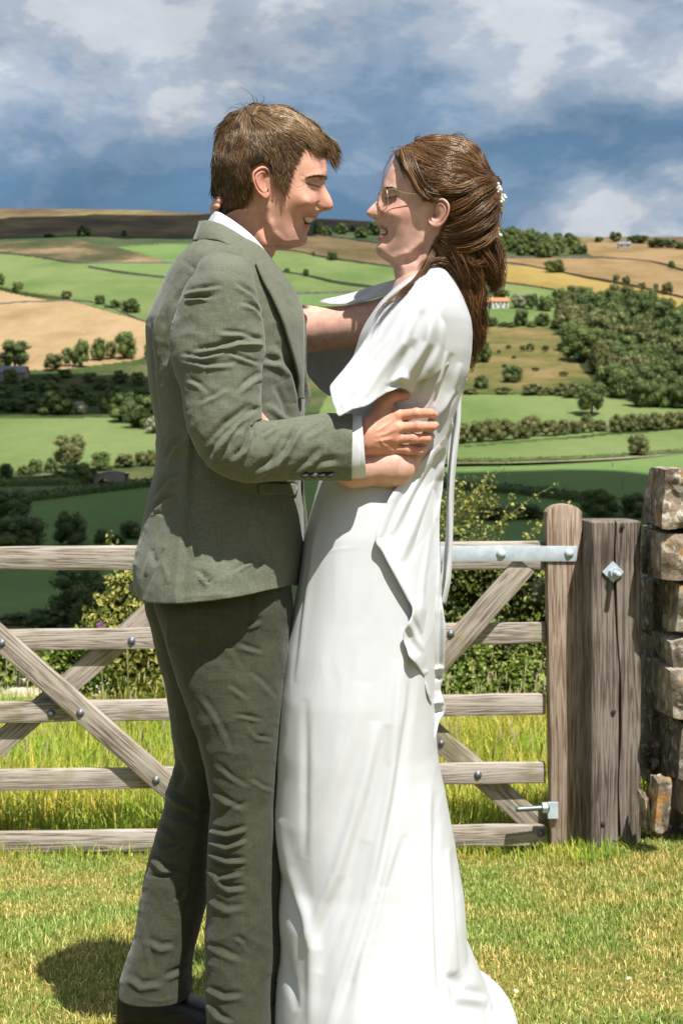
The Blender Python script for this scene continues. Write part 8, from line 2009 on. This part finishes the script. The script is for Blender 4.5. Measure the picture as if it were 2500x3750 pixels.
patch('cape_sleeve', [(1117, 1275), (1117, 1320), (1124, 1366), (1150, 1402), (1208, 1450), (1270, 1460), (1330, 1300), (1300, 1180), (1290, 1262), (1200, 1270)], RBF([(1117, 1275, D0 + .21), (1124, 1366, D0 + .22), (1208, 1450, D0 + .20), (1270, 1460, D0 + .16), (1330, 1300, D0 + .12), (1300, 1180, D0 + .14), (1200, 1350, D0 + .215)]), silk, drs, 8.0, .0015, [('line', [(1180, 1280), (1190, 1360), (1230, 1430)], .006, 18)])
# lower drape: falls from the small of the back across the hip
dr_o = [(1655, 1530), (1640, 1575), (1605, 1625), (1560, 1672), (1505, 1728), (1462, 1772), (1440, 1800), (1420, 1832), (1412, 1862), (1397, 1905), (1382, 1940), (1374, 1974), (1377, 1994), (1390, 2008), (1420, 2062), (1455, 2125), (1490, 2190), (1510, 2228),
        (1508, 2256), (1490, 2290), (1478, 2318), (1478, 2345), (1490, 2378), (1497, 2402), (1520, 2430), (1545, 2468), (1553, 2490), (1562, 2530), (1578, 2588), (1586, 2650), (1590, 2706), (1598, 2684), (1606, 2650), (1620, 2624), (1630, 2594), (1622, 2556), (1613, 2522), (1621, 2486), (1626, 2440),
        (1629, 2370), (1630, 2295), (1622, 2240), (1616, 2200), (1612, 2100), (1607, 1968), (1612, 1860), (1622, 1760), (1628, 1680), (1640, 1610), (1660, 1560)]
_lead = np.array([(1655, 1530), (1560, 1672), (1462, 1772), (1420, 1832), (1397, 1905), (1374, 1974), (1390, 2008), (1455, 2125), (1510, 2228), (1478, 2330), (1497, 2402), (1550, 2484), (1578, 2590), (1590, 2706)], float)
def drape_D(px, py):
    d, _, t = seg_dist(px, py, _lead)
    low = np.clip((py - 2180) / 120, 0, 1)
    return dress_D(np.minimum(px, 1585 + 0 * px), py) - .009 - .010 * np.exp(-(d / 36) ** 2) - low * (.007 * np.sin((py - 2200) * .036 + (px - 1500) * .02) * np.exp(-d / 60) + .006)
patch('drape', dr_o, drape_D, silk, drs, 6.5, .0012, [('fold', [(1620, 1640), (1520, 1800), (1440, 1960)], .010, 16), ('fold', [(1630, 1700), (1560, 1860), (1480, 2060)], .008, 16), ('line', [(1560, 1700), (1470, 1830), (1400, 1985)], -.008, 13), ('line', [(1625, 1760), (1590, 1900), (1555, 2100), (1535, 2320), (1560, 2440)], .007, 12), ('line', [(1600, 1900), (1580, 2150), (1575, 2420)], -.006, 9),
      ('fold', [(1610, 2050), (1600, 2300), (1600, 2560)], .006, 9), ('line', [(1545, 2468), (1585, 2452), (1626, 2446)], .009, 9), ('line', [(1550, 2490), (1590, 2480), (1622, 2480)], -.008, 8), ('line', [(1575, 2580), (1600, 2572), (1630, 2570)], .008, 9), ('line', [(1582, 2612), (1600, 2606), (1622, 2604)], -.007, 7), ('line', [(1486, 2300), (1500, 2350), (1530, 2400)], -.008, 11), ('fold', [(1500, 2260), (1530, 2330), (1560, 2380)], .006, 10)])
def ribbon_strip(pts, w, label=None):
    g = resample(np.array(pts, float), 80); n = 80
    tw = np.sin(np.linspace(0, 11, n)) * .005; g[:, 0] += 2.5 * np.sin(np.linspace(0, 9, n))
    a = Pv(g[:, 0] - w / 2, g[:, 1], g[:, 2] - .004 + tw); b = Pv(g[:, 0] + w / 2, g[:, 1], g[:, 2] + .004 - tw); m = (a + b) / 2 + [0, -.003, 0]
    v = np.stack([a, m, b], 1); ob = link('ribbon', MB().add(v.reshape(-1, 3), q=grid_quads(n, 3)).mesh('ribbon'), silk, drs); sm = ob.modifiers.new('thickness', 'SOLIDIFY'); sm.thickness = .0006
ribbon_strip([(1700, 1385, D0 - .05), (1682, 1440, D0 - .045), (1672, 1560, D0 - .045), (1662, 1680, D0 - .045), (1655, 1800, D0 - .045), (1649, 1930, D0 - .045), (1643, 2040, D0 - .045), (1636, 2130, D0 - .045), (1622, 2212, D0 - .04)], 19)
ribbon_strip([(1680, 1430, D0 - .03), (1662, 1520, D0 - .03), (1648, 1620, D0 - .03), (1645, 1760, D0 - .03), (1642, 1900, D0 - .03), (1634, 2000, D0 - .03), (1622, 2090, D0 - .03), (1612, 2170, D0 - .03)], 15)
def beads():
    mb = MB(); v, t = ICO1; bm_ = simple_mat('silver_beads', (0.62, 0.60, 0.55), 0.2, 0.6)
    line = np.array([(1528, 1027, D0 - .088), (1550, 1011, D0 - .070), (1576, 1000, D0 - .062), (1600, 1008, D0 - .064), (1620, 1020, D0 - .062), (1640, 1036, D0 - .058), (1658, 1052, D0 - .055), (1684, 1093, D0 - .050), (1703, 1139, D0 - .048), (1714, 1182, D0 - .045)], float)
    for off in (0, 9):
        g = resample(line, 80)
        for k, (x, y, d) in enumerate(g): bx, by = x - 4 - off * .7 + RNG.normal() * 1.2, y + 3 + off * .7 + RNG.normal() * 1.2; q = np.array([bx]), np.array([by]); dd = min(float(_cr(*q)[0]), float(dress_D(*q)[0]) - .006); mb.add(v * RNG.uniform(.0014, .0025) + P(bx, by, dd - .003), t=t)
    link('bead_trim', mb.mesh('bead_trim'), bm_, drs)
beads()
